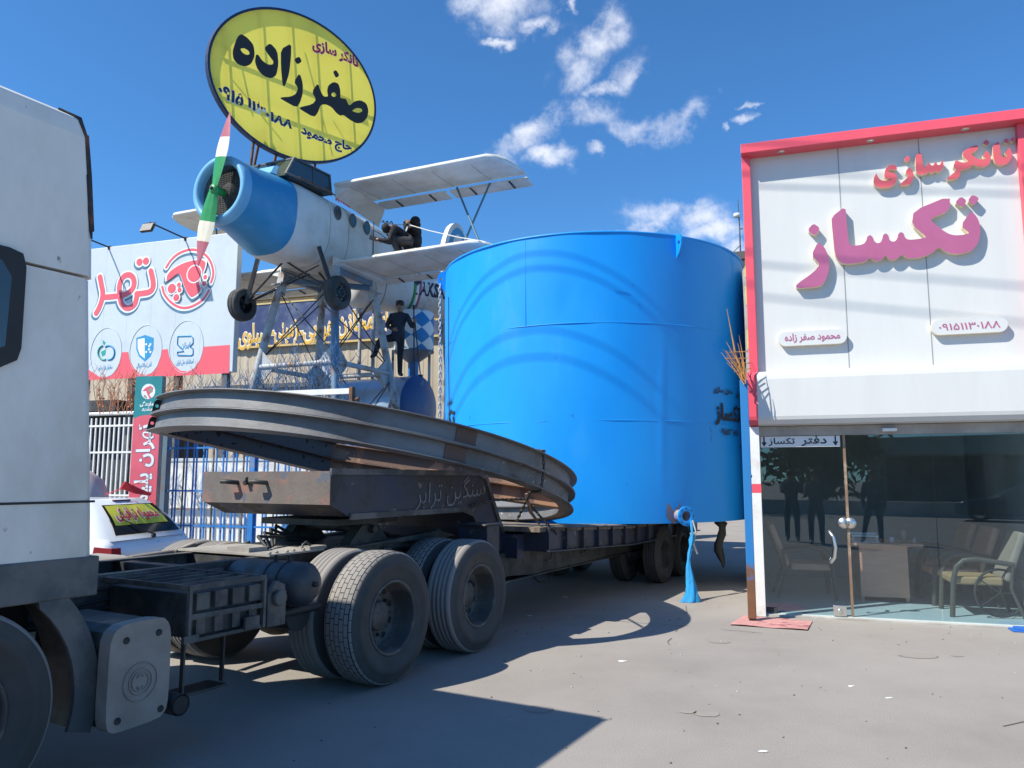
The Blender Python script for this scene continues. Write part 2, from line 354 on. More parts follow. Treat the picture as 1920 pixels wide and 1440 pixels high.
# thin worn joints and oil stains lying on the yard
cr = MB()
def crack(pts, wd):
    for (x0, y0), (x1, y1) in zip(pts, pts[1:]):
        if random.random() < .25: continue
        d = V((x1 - x0, y1 - y0)).normalized(); nn = V((-d.y, d.x)) * wd
        cr.add([(x0 + nn.x, y0 + nn.y, .004), (x1 + nn.x, y1 + nn.y, .004), (x1 - nn.x, y1 - nn.y, .004), (x0 - nn.x, y0 - nn.y, .004)][::-1], [(0, 1, 2, 3)])
def wander(p, q, n, j):
    out = []
    for i in range(n + 1):
        t = i / n; out.append((p[0] + (q[0] - p[0]) * t + random.uniform(-j, j), p[1] + (q[1] - p[1]) * t + random.uniform(-j, j)))
    return out
for p, q in (((2.6, 8.2), (.9, 9.0)), ((2.2, 9.9), (1.5, 7.6)), ((3.2, 5.2), (6.5, 6.6)), ((.9, 9.1), (-.5, 8.6))): crack(wander(p, q, 14, .03), .005)
M['crack'] = mat('dark_joint', (.13, .118, .105), .95)
tag(cr.build('ground_cracks', M['crack']), None, None, kind='structure')
stn = MB(); rq = random.Random(9)
for px, py, rx, ry in ((1722, 1230, .17, .05), (1350, 1204, .10, .03), (1325, 1339, .09, .03), (1290, 1335, .06, .02), (1795, 1230, .05, .02), (1010, 1330, .1, .04)):
    q = on_plane(px, py, (0, 0, 0), (0, 0, 1)); k = 40; stn.add([(q.x + rx * (1 + .12 * rq.uniform(-1, 1)) * math.cos(6.2832 * i / k), q.y + ry * 2.2 * (1 + .12 * rq.uniform(-1, 1)) * math.sin(6.2832 * i / k), .0035) for i in range(k)], [tuple(range(k))])
M['stain'] = mat('oil_stain', (.245, .216, .19), .9, var=.12, vscale=9, dirt=(.285, .253, .225), damt=.6, dscale=4, dsharp=.2)
tag(stn.build('ground_stains', M['stain']), None, None, kind='structure')

# stray paper scraps and pebbles on the yard
rs = random.Random(21)
for i, (px, py, wd) in enumerate(((1168, 1240, .045), (1430, 1410, .035), (1597, 1287, .03), (1668, 1309, .03), (1060, 1120, .04), (993, 1155, .035))):
    q = on_plane(px, py, (0, 0, 0), (0, 0, 1)); m_ = MB(); n_ = 7; m_.loft([[V((wd * (.6 + .5 * rs.random()) * math.cos(6.283 * k / n_), wd * .5 * (.6 + .5 * rs.random()) * math.sin(6.283 * k / n_), z)) for k in range(n_)] for z in (0.0, .004)], 0, False)
    o = m_.build('paper_scrap', M['white'], loc=(q.x, q.y, .001)); tag(o, 'small white paper scrap lying loose on the yard', 'paper scrap', 'paper scraps littering the yard')
sb = MB()
for i in range(260):
    x = rs.uniform(-1.5, 6.5); y = rs.uniform(2.8, 10.5); r_ = rs.uniform(.003, .009); sb.ball((x, y, r_ * .5), r_, rs.choice((0, 0, 1)), nu=6, nv=4, sc=(1, rs.uniform(.6, 1), .7))
o = sb.build('grit', [mat('grit_dark', (.16, .14, .12), .9), mat('grit_pale', (.5, .47, .43), .9)]); tag(o, 'loose grit scattered over the yard', 'grit', kind='stuff')

# ---------------------------------------------------------------- shop building on the right (local x along the front, y inwards)
BR = R(-18); BO = (2.87, 9.29, 0)
bld = thing('office_building', 'white two storey office with red frame, pink raised lettering and glass shopfront', 'building', BO, BR)
W1 = 3.02
b = MB(); b.box(.13, W1, 0, .12, 2.24, 5.60); wall = b.build('facade_panel', M['panel'], bld)
j = MB()
for x in (1.15, 2.03): j.box(x - .005, x + .005, -.0025, .02, 2.86, 5.58)
j.build('panel_joint', mat('joint_gap', (.25, .26, .27), .8), wall)
fr = MB(); fr.box(.025, W1 + .16, -.21, .12, 5.575, 5.695)
fr.build('cornice', M['red'], bld, bevel=.006)
fr = MB(); fr.box(.028, .13, -.09, .12, 2.84, 5.575); fr.build('frame_post', M['red'], bld, bevel=.006)
fr = MB(); fr.box(W1, W1 + .155, -.09, .12, 2.84, 5.575); fr.build('frame_post', M['red'], bld, bevel=.006)
for x in (.50, 1.50, 2.50):
    d = MB(); d.lathe([(0, 5.571), (.045, 5.571), (.045, 5.576)], 20, M=Matrix.Translation((x, -.1, 0))); d.build('downlight', M['chrome'], bld)
# projecting white beam with rounded lips and red end piece
prof = [(.0, 2.20), (-.19, 2.22), (-.235, 2.27), (-.245, 2.31), (-.245, 2.75), (-.235, 2.80), (-.19, 2.845), (0, 2.85)]
bm_ = MB(); bm_.loft([[(.108, y, z) for y, z in prof], [(W1 + .3, y, z) for y, z in prof]], 0, False); bm_.build('white_beam', M['panel'], bld)
prof2 = [(y - .003 if y < 0 else y, z) for y, z in prof]
bm_ = MB(); bm_.loft([[(.0, y, z) for y, z in prof2], [(.108, y, z) for y, z in prof2]], 0, False); bm_.build('beam_end', M['red'], bld)
hd = MB(); hd.box(.09, W1 + .3, -.06, .1, 2.09, 2.2); hd.build('door_header', mat('header_dusty', (.30, .26, .22), .6, dirt=(.4, .36, .31), damt=.5), bld)
se = MB(); se.box(.83 + .62, 1.6, -.12, -.06, 2.12, 2.155); se.build('door_sensor', M['white'], bld, bevel=.006)
# left pier: white with a red band
pr = MB(); pr.box(-.0, .112, -.12, .1, 0, 1.42); pr.box(-.0, .112, -.12, .1, 1.52, 2.2); pr.build('corner_pier', M['white'], bld, bevel=.004)
pr = MB(); pr.box(-.002, .114, -.122, .1, 1.42, 1.52); pr.build('pier_band', M['red'], bld)
# side wall, back wall, floor, ceiling, roof
bd = MB(); bd.box(.03, .11, .12, 4.2, 0, 5.5); bd.box(W1 + .05, W1 + .16, .12, 4.2, 0, 5.5); bd.box(.11, W1 + .05, 3.6, 3.7, 0, 5.5)
bd.build('side_wall', mat('inner_wall', (.42, .42, .40), .8), bld)
bd = MB(); bd.box(.11, W1 + .05, .125, 3.6, 2.45, 2.55); bd.build('ceiling_slab', M['white'], bld)
bd = MB(); bd.box(.112, W1 + .048, .125, 4.2, 5.45, 5.5); bd.build('roof_slab', M['white'], bld)
bd = MB(); bd.box(.10, W1 + .05, -.02, 3.6, -.05, .03); bd.build('shop_floor', M['tile'], bld)
st = MB(); st.box(.0, W1 + .3, -.09, -.02, -.02, .022); st.build('door_sill', M['concrete'], bld, bevel=.004)
# glass panes, divider, door furniture
DX = 1.045
for nm, x0, x1 in (('glass_door', .116, DX - .012), ('glass_pane', DX + .016, 1.955), ('glass_pane', 1.962, W1 + .28)):
    p = MB(); p.add([(x0, .0, .035), (x1, .0, .035), (x1, .0, 2.09), (x0, .0, 2.09)], [(0, 1, 2, 3)]); pane = p.build(nm, M['glass'], bld)
    if nm == 'glass_door': door = pane
dv = MB(); dv.box(DX - .012, DX + .016, -.018, .012, .03, 2.09); dv.build('door_divider', M['brown'], bld)
h = MB(); hp = [(DX - .2, -.01, .98), (DX - .2, -.065, .97), (DX - .165, -.085, .92), (DX - .15, -.09, .8), (DX - .165, -.085, .69), (DX - .2, -.065, .64), (DX - .2, -.01, .63)]
h.path(hp, .019, 10); h.build('door_handle', M['chrome'], door)
h = MB()
for k in range(2): h.lathe([(0, 0), (.062, 0), (.062, .03), (.0, .03)], 24, M=face_m(DX - .01 - .07 + k * .07 + .035, -.02, 1.08))
h.build('door_lock', M['chrome'], door)
h = MB(); h.box(DX - .2, DX - .06, -.03, .03, .035, .15); h.lathe([(0, 0), (.025, 0), (.025, .012), (0, .012)], 14, M=face_m(DX - .13, -.03, .09)); h.build('floor_lock', M['chrome'], door, bevel=.005)
h = MB(); h.box(.12, .24, -.03, .03, .035, .09); h.build('pivot_clamp', M['chassis'], door, bevel=.004)
# strip sign over the door
s = MB(); s.box(.125, DX - .04, -.035, -.012, 1.955, 2.085); sg = s.build('door_sign', M['white'], bld, bevel=.004)
s = MB(); text_fit(s, fa('دفتر'), (.58, 2.022), (.86, 2.022), .115, -.0385, .02); s.build('sign_lettering', M['blacktext'], sg); s = MB(); text_fit(s, fa('تکساز'), (.215, 2.018), (.51, 2.018), .095, -.0385, .018)
s.build('sign_lettering', M['blacktext'], sg)
for x in (.165, DX - .09): s = MB(); s.add([(x - .008, -.0375, 2.08), (x + .008, -.0375, 2.08), (x + .008, -.0375, 2.01), (x - .008, -.0375, 2.01), (x - .03, -.0375, 2.015), (x + .03, -.0375, 2.015), (x, -.0375, 1.965)], [(3, 2, 1, 0), (4, 6, 5)]); s.build('sign_arrow', M['blacktext'], sg)

# raised lettering, outlines measured on the facade plane
Fi = Matrix.Translation(BO) @ Matrix.Rotation(BR, 4, 'Z'); Fn = V((math.sin(BR), -math.cos(BR), 0)) ; FI = Fi.inverted()
def fac(px, py, dy=-.07):
    p0 = Fi @ V((0, dy, 0)); q = FI @ on_plane(px, py, p0, Fn); return (q.x, q.z)
def outline(pts, ox, oy, k, it=1, f=fac): return smooth_loop([f(ox + x * k, oy + y * k) for x, y in pts], it)
kA = 390 / 1920
TAK = [[(518, 155), (388, 255), (395, 350), (405, 450), (415, 560), (430, 620), (460, 665), (500, 685), (560, 688), (680, 672), (720, 655), (748, 625), (765, 650), (800, 662), (840, 655), (870, 632), (893, 607), (910, 635), (945, 652), (985, 645), (1015, 622), (1037, 598), (1060, 620), (1100, 634), (1160, 635), (1240, 620), (1300, 595), (1345, 565), (1380, 530), (1420, 560), (1480, 588), (1540, 596), (1620, 588), (1690, 560), (1735, 510), (1760, 430), (1765, 350), (1745, 280), (1715, 235), (1678, 197), (1580, 335), (1668, 405), (1600, 420), (1530, 425), (1470, 410), (1420, 380), (1370, 340), (1290, 275), (1480, 195), (1482, 58), (1148, 195), (1130, 325), (1270, 440), (1230, 452), (1160, 462), (1100, 465), (1070, 450), (1055, 405), (1030, 393), (1005, 410), (995, 455), (975, 480), (945, 482), (925, 465), (915, 425), (890, 405), (865, 420), (855, 465), (840, 490), (810, 497), (785, 480), (770, 440), (745, 420), (720, 435), (708, 475), (690, 500), (650, 515), (580, 520), (555, 505), (545, 460), (530, 300)],
       [(265, 482), (203, 608), (283, 692), (230, 760), (60, 880), (68, 915), (290, 897), (335, 840), (365, 750), (370, 680), (355, 600), (325, 535)],
       [(222, 313), (285, 358), (240, 430), (165, 378)], [(1585, 65), (1640, 105), (1598, 165), (1528, 120)], [(1690, 47), (1757, 82), (1705, 148), (1645, 105)]]
TANK = [[(1668, 95), (1588, 155), (1590, 250), (1600, 340), (1620, 385), (1650, 405), (1720, 408), (1780, 385), (1825, 330), (1838, 270), (1825, 220), (1798, 178), (1735, 262), (1785, 290), (1740, 305), (1700, 300), (1690, 270), (1680, 180)],
        [(1760, 55), (1798, 85), (1765, 135), (1718, 105)], [(1845, 42), (1890, 70), (1850, 115), (1805, 85)],
        [(1398, 140), (1210, 215), (1198, 290), (1275, 360), (1230, 375), (1170, 370), (1115, 338), (1075, 425), (1125, 475), (995, 580), (1010, 600), (1135, 582), (1165, 540), (1178, 468), (1250, 458), (1310, 430), (1340, 400), (1390, 425), (1450, 435), (1510, 420), (1555, 370), (1565, 310), (1545, 260), (1508, 212), (1450, 300), (1510, 320), (1450, 338), (1400, 330), (1350, 300), (1300, 260), (1400, 210)],
        [(1500, 78), (1550, 110), (1510, 160), (1455, 125)],
        [(660, 235), (592, 285), (595, 380), (600, 470), (615, 515), (645, 535), (700, 530), (745, 510), (765, 490), (790, 510), (820, 505), (850, 480), (875, 500), (910, 490), (945, 450), (955, 390), (940, 335), (912, 400), (880, 410), (870, 385), (852, 370), (835, 385), (825, 412), (795, 412), (785, 395), (765, 380), (745, 395), (735, 425), (705, 432), (690, 410), (680, 330)],
        [(508, 432), (462, 500), (512, 550), (388, 660), (400, 672), (520, 660), (555, 610), (570, 540), (555, 475)], [(485, 285), (530, 318), (490, 375), (440, 335)],
        [(92, 508), (62, 560), (52, 625), (70, 675), (120, 697), (200, 702), (280, 688), (335, 645), (358, 585), (352, 530), (300, 505), (245, 495), (255, 472), (300, 465), (355, 470), (350, 425), (310, 400), (250, 412), (205, 465), (190, 530), (200, 575), (230, 590), (310, 572), (280, 598), (200, 612), (145, 600), (110, 560)]]
FM = Matrix(((1, 0, 0, 0), (0, 0, -1, 0), (0, 1, 0, 0), (0, 0, 0, 1)))
for nm, polys, ox, oy, k, mm, d in (('raised_lettering', TAK, 1480, 355, kA, M['lpink'], .082), ('raised_lettering', TANK, 1630, 250, 280 / 1920, M['lred'], .068)):
    m_ = MB(); m2_ = MB()
    for lp in polys:
        o = outline(lp, ox, oy, k, 1, lambda x, y: fac(x, y, -d)); m_.prism(o, .0, d - .012, 1, FM); m2_.prism(o, d - .012, d, 0, FM, 1)
    m_.v += []; base = m_.build(nm, [mm, M['cream']], bld); m2_.build('letter_face', [mm, M['cream']], base)
def plate(pxl, pxr, body, nums=False):
    x0, z0 = fac(*pxl, -.07); x1, z1 = fac(*pxr, -.07); zc = (z0 + z1) / 2; r = .086; pts = []
    for i in range(13): t = math.pi / 2 + math.pi * i / 12; pts.append((x0 + r + r * math.cos(t), zc + r * math.sin(t)))
    for i in range(13): t = -math.pi / 2 + math.pi * i / 12; pts.append((x1 - r + r * math.cos(t), zc + r * math.sin(t)))
    m_ = MB(); m_.prism(pts, 0, .07, 0, FM, 1); o = m_.build('name_plate', [M['panel'], M['cream']], bld, bevel=.004)
    m_ = MB(); text_fit(m_, body, (x0 + .075, zc + .004), (x1 - .075, zc + .004), .085 if nums else .115, -.0735, .012 if nums else .02); m_.build('plate_lettering', M['lpink'], o)
plate((1459, 637), (1588, 629), fa('محمود صفر زاده')); plate((1746, 614), (1890, 608), fanum('09151130188'), True)

# things in and in front of the shop
def in_b(x, y, z=0): return Fi @ V((x, y, z))
mt = MB(); n = 14; pts = [(-.27, -.80), (.52, -.86), (.60, -.31), (-.13, -.17)]
for i in range(n):
    for k in range(6):
        def q(u, v):
            a = V(pts[0]).lerp(V(pts[1]), u); c = V(pts[3]).lerp(V(pts[2]), u); p = a.lerp(c, v); return (p.x, p.y, .012 + .006 * math.sin(u * 9) * math.sin(v * 5 + 1))
        mt.add([q(i / n, k / 6), q((i + 1) / n, k / 6), q((i + 1) / n, (k + 1) / 6), q(i / n, (k + 1) / 6)], [(0, 1, 2, 3)], 0, True)
o = mt.build('doormat', M['mat'], loc=BO, rotz=BR); tag(o, 'faded pink doormat on the ground before the glass door', 'doormat')
po = thing('steel_post', 'blue painted steel post rusting at its foot beside the white shop pier', 'post', in_b(-.035, -.455), BR)
M['post'] = mat('blue_post_paint', (.015, .16, .42), .5, var=.15, dirt=(.20, .08, .035), damt=.36, dscale=3.2)
M['rust'] = mat('rust', (.17, .075, .035), .85, var=.3, vscale=8, dirt=(.07, .04, .03), damt=.4, dscale=6)
def rusting(name):
    m = bpy.data.materials.new(name); m.use_nodes = True; t = m.node_tree; p = t.nodes['Principled BSDF']; p.inputs['Roughness'].default_value = .6
    tc = N(t, 'ShaderNodeTexCoord'); sp = N(t, 'ShaderNodeSeparateXYZ'); lk(t, tc.outputs['Object'], sp.inputs[0]); nz = N(t, 'ShaderNodeTexNoise'); nz.inputs['Scale'].default_value = 5; nz.inputs['Detail'].default_value = 8; lk(t, tc.outputs['Object'], nz.inputs['Vector'])
    f = mth(t, 'ADD', mth(t, 'MULTIPLY', sp.outputs[2], 1.1), mth(t, 'MULTIPLY', nz.outputs[0], 1.5)); mr_ = N(t, 'ShaderNodeMapRange'); lk(t, f, mr_.inputs[0]); mr_.inputs[1].default_value = 1.35; mr_.inputs[2].default_value = 1.55
    c = N(t, 'ShaderNodeMix', data_type='RGBA'); lk(t, nz.outputs[0], c.inputs[0]); c.inputs[6].default_value = (.22, .09, .035, 1); c.inputs[7].default_value = (.09, .05, .035, 1)
    d = N(t, 'ShaderNodeMix', data_type='RGBA'); lk(t, mr_.outputs[0], d.inputs[0]); lk(t, c.outputs[2], d.inputs[6]); d.inputs[7].default_value = (.015, .17, .44, 1); lk(t, d.outputs[2], p.inputs['Base Color']); return m
p = MB(); p.box(-.045, .045, -.045, .045, .03, 2.72); p.build('shaft', rusting('rusting_blue_paint'), po, bevel=.006)
p = MB(); p.box(-.035, .035, -.035, .035, 0, .12); p.build('base_bolt', M['black'], po)
p = MB(); p.tube((.046, -.0, 1.6), (.046, -.06, 1.63), .008); p.build('hook', M['post'], po)
rd = MB(); rnd = random.Random(3)
for i in range(17):
    s0 = V((rnd.uniform(-.03, .03), rnd.uniform(-.1, .1), rnd.uniform(2.66, 2.75))); ln = rnd.uniform(.25, .52); an = rnd.uniform(-.75, .05)
    d = V((math.sin(an) , rnd.uniform(-.3, .3), math.cos(an))).normalized(); rd.path([s0, s0 + d * ln * .5, s0 + d * ln + V((-.03, 0, 0))], [.008, .006, .002], 5)
rd.path([(-.0, 0, 2.68), (-.09, 0, 3.1), (-.16, 0, 3.58)], [.014, .012, .003], 6)
for z, x0, x1 in ((2.92, -.14, .09), (3.05, -.15, .06), (2.82, -.1, .09), (2.98, -.2, .05)): rd.path([(x0, -.04, z), (x1, .03, z + rnd.uniform(-.05, .05))], .006, 5)
o = rd.build('dry_reeds', mat('dry_reed', (.42, .20, .06), .8, var=.25), loc=in_b(-.035, -.455), rotz=BR); tag(o, 'bundle of dry orange reeds stuck on top of the blue post', 'reeds')

dk = thing('office_desk', 'small brown veneer desk seen through the shop glass', 'desk', in_b(1.52, 1.55, .03), BR)
p = MB(); p.box(-.24, .32, -.3, -.275, .06, .70); p.build('front_panel', M['desk'], dk)
p = MB(); p.box(-.34, .50, -.36, .4, .70, .735); p.build('desktop', M['desk'], dk, bevel=.006)
for x in (-.22, .30): p = MB(); p.box(x - .02, x + .02, -.27, .35, .0, .70); p.build('side_panel', M['desk'], dk)
def on_desk(x, y): q = in_b(1.52 + x, 1.55 + y, .03 + .737); return q
p = thing('paper_tray', 'pale plastic letter tray at the left end of the desk', 'tray', on_desk(-.16, -.2), BR)
for z in (0.0, .075): q = MB(); q.box(-.16, .16, -.1, .12, z, z + .012); q.box(-.16, .16, .11, .12, z, z + .04); q.build('shelf', M['white'], p)
for x in (-.15, .13):
    q = MB(); q.box(x, x + .012, -.1, -.088, .012, .075); q.build('leg', M['white'], p)
for x, r_, h_, l_ in ((.16, .028, .07, 'cream mug on the desk right of the letter tray'), (.30, .03, .17, 'yellowish thermos standing on the desk'), (.42, .014, .06, 'tiny white bottle at the right end of the desk')):
    q = MB(); q.lathe([(0, 0), (r_, 0), (r_, h_ * .8), (r_ * .7, h_), (0, h_)], 16); o = q.build('thermos' if r_ == .03 else 'mug' if r_ == .028 else 'bottle', M['cushion2'] if r_ == .03 else M['white'], loc=on_desk(x, -.22)); tag(o, l_, 'thermos' if r_ == .03 else 'mug' if r_ == .028 else 'bottle')
def chair(loc, rot, label, c1, c2):
    t = thing('office_armchair', label, 'armchair', loc, rot, 'armchairs inside the shop')
    p = MB(); p.box(-.26, .26, -.24, .28, .36, .45); p.build('seat', c1, t, bevel=.025, seg=3)
    p = MB(); F = Matrix.Translation((0, -.24, .42)) @ Matrix.Rotation(R(-22), 4, 'X').inverted(); F = Matrix.Translation((0, -.24, .42)) @ Matrix.Rotation(R(20), 4, 'X'); p.box(-.25, .25, -.08, .0, .0, .58, 0, F); p.build('backrest', c2, t, bevel=.03, seg=3)
    for x in (-.29, .29):
        p = MB(); p.path([(x, .30, .0), (x, .27, .40), (x, .23, .56), (x, .15, .635), (x, .02, .65), (x, -.2, .62), (x, -.34, .60)], .02, 8, flat=1.4); p.build('armrest', M['chairwood'], t)
        p = MB(); p.path([(x, -.42, .0), (x, -.30, .34), (x, -.34, .62)], .018, 8); p.build('leg', M['chairwood'], t)
    return t
chair(in_b(2.42, .62, .03), BR + R(90), 'tan cushioned armchair nearest the glass at the right', M['cushion'], M['cushion2'])
chair(in_b(2.36, 1.45, .03), BR + R(95), 'armchair with rusty brown back behind the tan one', M['desk'], M['desk'])
chair(in_b(2.3, 2.25, .03), BR + R(95), 'armchair deepest in the shop against the back wall', M['desk'], M['desk'])
chair(in_b(.66, 1.5, .03), BR + R(-85), 'shadowy armchair behind the glass door', M['desk'], M['desk'])
p = MB(); rim = [(.0 + .26 * math.cos(t), 0, .28 + .26 * math.sin(t)) for t in [2 * math.pi * i / 28 for i in range(28)]]; p.path(rim, .014, 6, closed=True)
for i in range(5): a = 2 * math.pi * i / 5; p.tube((0, 0, .28), (.26 * math.cos(a), 0, .28 + .26 * math.sin(a)), .006, n=5)
o = p.build('spoked_wheel', M['chassis'], loc=in_b(2.62, .38, .03), rotz=BR + R(8)); tag(o, 'dark spoked wheel leaning behind the tan armchair', 'wheel')
p = MB(); p.box(-.2, .25, -.12, .1, 0, .02); p.box(-.15, .2, -.1, .08, .02, .035)
o = p.build('folded_tarpaulin', mat('blue_tarp', (.02, .12, .45), .6), loc=in_b(2.75, -.15), rotz=BR, bevel=.008); tag(o, 'folded blue tarpaulin on the ground at the right end of the shopfront', 'tarpaulin')
# ================================================================ truck, trailer, rings, tank
TA = R(60.6); TO = (-.96, 6.12, 0)                              # truck frame: x rearward, y to its left, z up
TM = Matrix.Translation(TO) @ Matrix.Rotation(TA, 4, 'Z'); TI = TM.inverted()
M['cab'] = mat('dusty_white_cab', (.84, .79, .71), .42, var=.05, speck=((.30, .26, .21), 13, .735), dirt=(.62, .555, .465), damt=.34, dscale=1.1, stretch=(1, 1, .5), dsharp=.2, bump=.06, bscale=6)
M['skirt'] = mat('dark_grey_plastic', (.06, .065, .07), .6, var=.1, dirt=(.15, .14, .13), damt=.45, dscale=2)
M['plate'] = mat('dusty_aluminium_cover', (.235, .195, .165), .6, var=.15, dirt=(.34, .295, .255), damt=.55, dscale=3, metal=.1, dsharp=.2)
M['rim'] = mat('dusty_rim', (.06, .058, .056), .6, var=.25, dirt=(.14, .128, .115), damt=.4, dscale=6)
M['rubberseal'] = mat('torn_seal', (.03, .027, .025), .7, dirt=(.18, .07, .03), damt=.3, dscale=9)
def tread_mat(name, block):
    m = bpy.data.materials.new(name); m.use_nodes = True; t = m.node_tree; t.nodes.clear()
    out = N(t, 'ShaderNodeOutputMaterial'); p = N(t, 'ShaderNodeBsdfPrincipled'); lk(t, p.outputs[0], out.inputs[0]); p.inputs['Roughness'].default_value = .88; p.inputs['Specular IOR Level'].default_value = .25
    tc = N(t, 'ShaderNodeTexCoord'); sp = N(t, 'ShaderNodeSeparateXYZ'); lk(t, tc.outputs['Object'], sp.inputs[0])
    ang = mth(t, 'ARCTAN2', sp.outputs[1], sp.outputs[0]); rad = mth(t, 'SQRT', mth(t, 'ADD', mth(t, 'MULTIPLY', sp.outputs[0], sp.outputs[0]), mth(t, 'MULTIPLY', sp.outputs[1], sp.outputs[1])))
    cb = N(t, 'ShaderNodeCombineXYZ'); wb = N(t, 'ShaderNodeTexNoise'); wb.inputs['Scale'].default_value = 26; lk(t, tc.outputs['Object'], wb.inputs['Vector']); lk(t, mth(t, 'ADD', mth(t, 'MULTIPLY', ang, .51), mth(t, 'MULTIPLY', wb.outputs[0], .022)), cb.inputs[0]); lk(t, sp.outputs[2], cb.inputs[1])
    br = N(t, 'ShaderNodeTexBrick'); br.offset = .5; br.inputs['Scale'].default_value = 1.0; br.inputs['Brick Width'].default_value = .076; br.inputs['Row Height'].default_value = .043
    br.inputs['Mortar Size'].default_value = .0028 if block else .0; br.inputs['Mortar Smooth'].default_value = .1; lk(t, cb.outputs[0], br.inputs['Vector'])
    mask = mth(t, 'GREATER_THAN', rad, .487); gr = mth(t, 'MULTIPLY', br.outputs['Fac'], mask) if block else None
    nz = N(t, 'ShaderNodeTexNoise'); nz.inputs['Scale'].default_value = 7; nz.inputs['Detail'].default_value = 6; lk(t, tc.outputs['Object'], nz.inputs['Vector'])
    c1 = N(t, 'ShaderNodeMix', data_type='RGBA'); lk(t, nz.outputs[0], c1.inputs[0]); c1.inputs[6].default_value = (.055, .052, .05, 1); c1.inputs[7].default_value = (.10, .094, .088, 1)
    c2 = N(t, 'ShaderNodeMix', data_type='RGBA'); lk(t, mask, c2.inputs[0]); lk(t, c1.outputs[2], c2.inputs[6]); c2.inputs[7].default_value = (.25, .232, .215, 1); c = c2.outputs[2]
    if block:
        c3 = N(t, 'ShaderNodeMix', data_type='RGBA'); lk(t, gr, c3.inputs[0]); lk(t, c, c3.inputs[6]); c3.inputs[7].default_value = (.02, .02, .02, 1); c = c3.outputs[2]
    ml = N(t, 'ShaderNodeMix', data_type='RGBA', blend_type='MULTIPLY'); ml.inputs[0].default_value = .5; lk(t, c, ml.inputs[6]); lk(t, nz.outputs[0], ml.inputs[7])
    lk(t, c, p.inputs['Base Color'])
    bn = N(t, 'ShaderNodeBump'); bn.inputs['Distance'].default_value = .01; bn.inputs['Strength'].default_value = .8
    lk(t, mth(t, 'SUBTRACT', mth(t, 'MULTIPLY', nz.outputs[0], .15), gr if block else 0.0), bn.inputs['Height']); lk(t, bn.outputs[0], p.inputs['Normal'])
    return m
M['tread_block'] = tread_mat('block_tread_rubber', True); M['tread_rib'] = tread_mat('rib_tread_rubber', False)
def tyre_profile(rib, ro=.51, ri=.285, wd=.29):
    k = ro / .51; p = [(ri, .02), (ri + .03, .0), (ri + .10 * k, -.008), (ro - .05, .004), (ro - .018, .018), (ro - .003, .035)]
    if rib:
        for zc in (.085, .13, .175, .22):
            z = zc * wd / .29; p += [(ro, z - .007), (ro - .014, z - .004), (ro - .014, z + .004), (ro, z + .007)]
    else: p += [(ro + .002, wd / 2)]
    p += [(ro - .003, wd - .035), (ro - .018, wd - .018), (ro - .05, wd - .004)]
    for r_, z_ in ((ri + .145 * k, wd + .004), (ri + .14 * k, wd + .010), (ri + .10 * k, wd + .011), (ri + .095 * k, wd + .006), (ri + .03, wd), (ri, wd - .02)): p.append((r_, z_))
    return p
def wheel(parent, a, b, outward, rib, ro=.51, deep=True, simple=False):
    ri = .285 * ro / .51; wd = .29 * ro / .51
    m_ = MB()
    if deep: m_.lathe([(ri + .006, .02), (ri + .006, wd - .012), (ri - .012, wd - .004), (ri - .02, wd - .02), (ri - .024, wd - .09), (ri - .036, wd - .12), (ri - .04, .10), (ri - .06, .085), (.13, .075), (.118, .09), (.115, .14), (.10, .15), (.0, .155)], 40)
    else: m_.lathe([(ri + .006, .02), (ri + .006, wd - .012), (ri - .012, wd - .004), (ri - .02, wd - .03), (ri - .05, wd - .07), (.17, wd + .02), (.15, wd + .035), (.10, wd + .04), (.09, wd + .09), (0, wd + .095)], 40)
    for i in range(10):
        t = 2 * math.pi * i / 10; zz = .085 if deep else wd + .03; m_.lathe([(0, 0), (.013, 0), (.011, .03), (0, .032)], 8, M=Matrix.Translation((.165 * math.cos(t), .165 * math.sin(t), zz)))
    if deep:
        for i in range(10): t = 2 * math.pi * (i + .5) / 10; m_.disc((.212 * math.cos(t), .212 * math.sin(t)), .027, .0875, 1)
    o = m_.build('wheel', [M['rim'], M['black']], parent)
    o.matrix_local = frame((a, b, ro), (1, 0, 0), (0, -1 if outward else 1, 0))
    ty = MB(); ty.lathe(tyre_profile(rib, ro, ri, wd), 72); ty.build('tyre', M['tread_rib' if rib else 'tread_block'], o)
    return o

trk = thing('tractor_truck', 'dusty white tractor truck cropped by the left edge, hitched to the low trailer', 'truck', TO, TA)
for a in (.08, 1.37):
    blk = a < 1
    wheel(trk, a, .29, True, not blk); wheel(trk, a, .66, True, True if blk else False, deep=False) ; 
    wheel(trk, a, 2.21, False, True); wheel(trk, a, 1.84, False, True, deep=False)
wheel(trk, -3.05, .31, True, True, deep=False); wheel(trk, -3.05, 2.19, False, True, deep=False)
for a in (.08, 1.37): m_ = MB(); m_.tube((a, .4, .5), (a, 2.1, .5), .09, n=14); m_.ball((a, 1.25, .5), .24, nu=14, nv=10); m_.build('axle', M['chassis'], trk)
m_ = MB(); m_.tube((-3.05, .4, .5), (-3.05, 2.1, .5), .06); m_.build('axle', M['chassis'], trk)
for y in (.83, 1.67):
    m_ = MB(); s = 1 if y < 1 else -1
    m_.box(-4.3, 2.02, y - .004, y + .004, .72, .98); m_.box(-4.3, 2.02, min(y, y + s * .08), max(y, y + s * .08), .98, .99); m_.box(-4.3, 2.02, min(y, y + s * .08), max(y, y + s * .08), .71, .72)
    for i in range(26):
        a = -2.3 + i * .165
        for z in (.78, .92): m_.lathe([(0, 0), (.011, 0), (.009, .012), (0, .012)], 6, M=face_m(a, y - .004, z))
    m_.build('chassis_rail', M['chassis2'], trk)
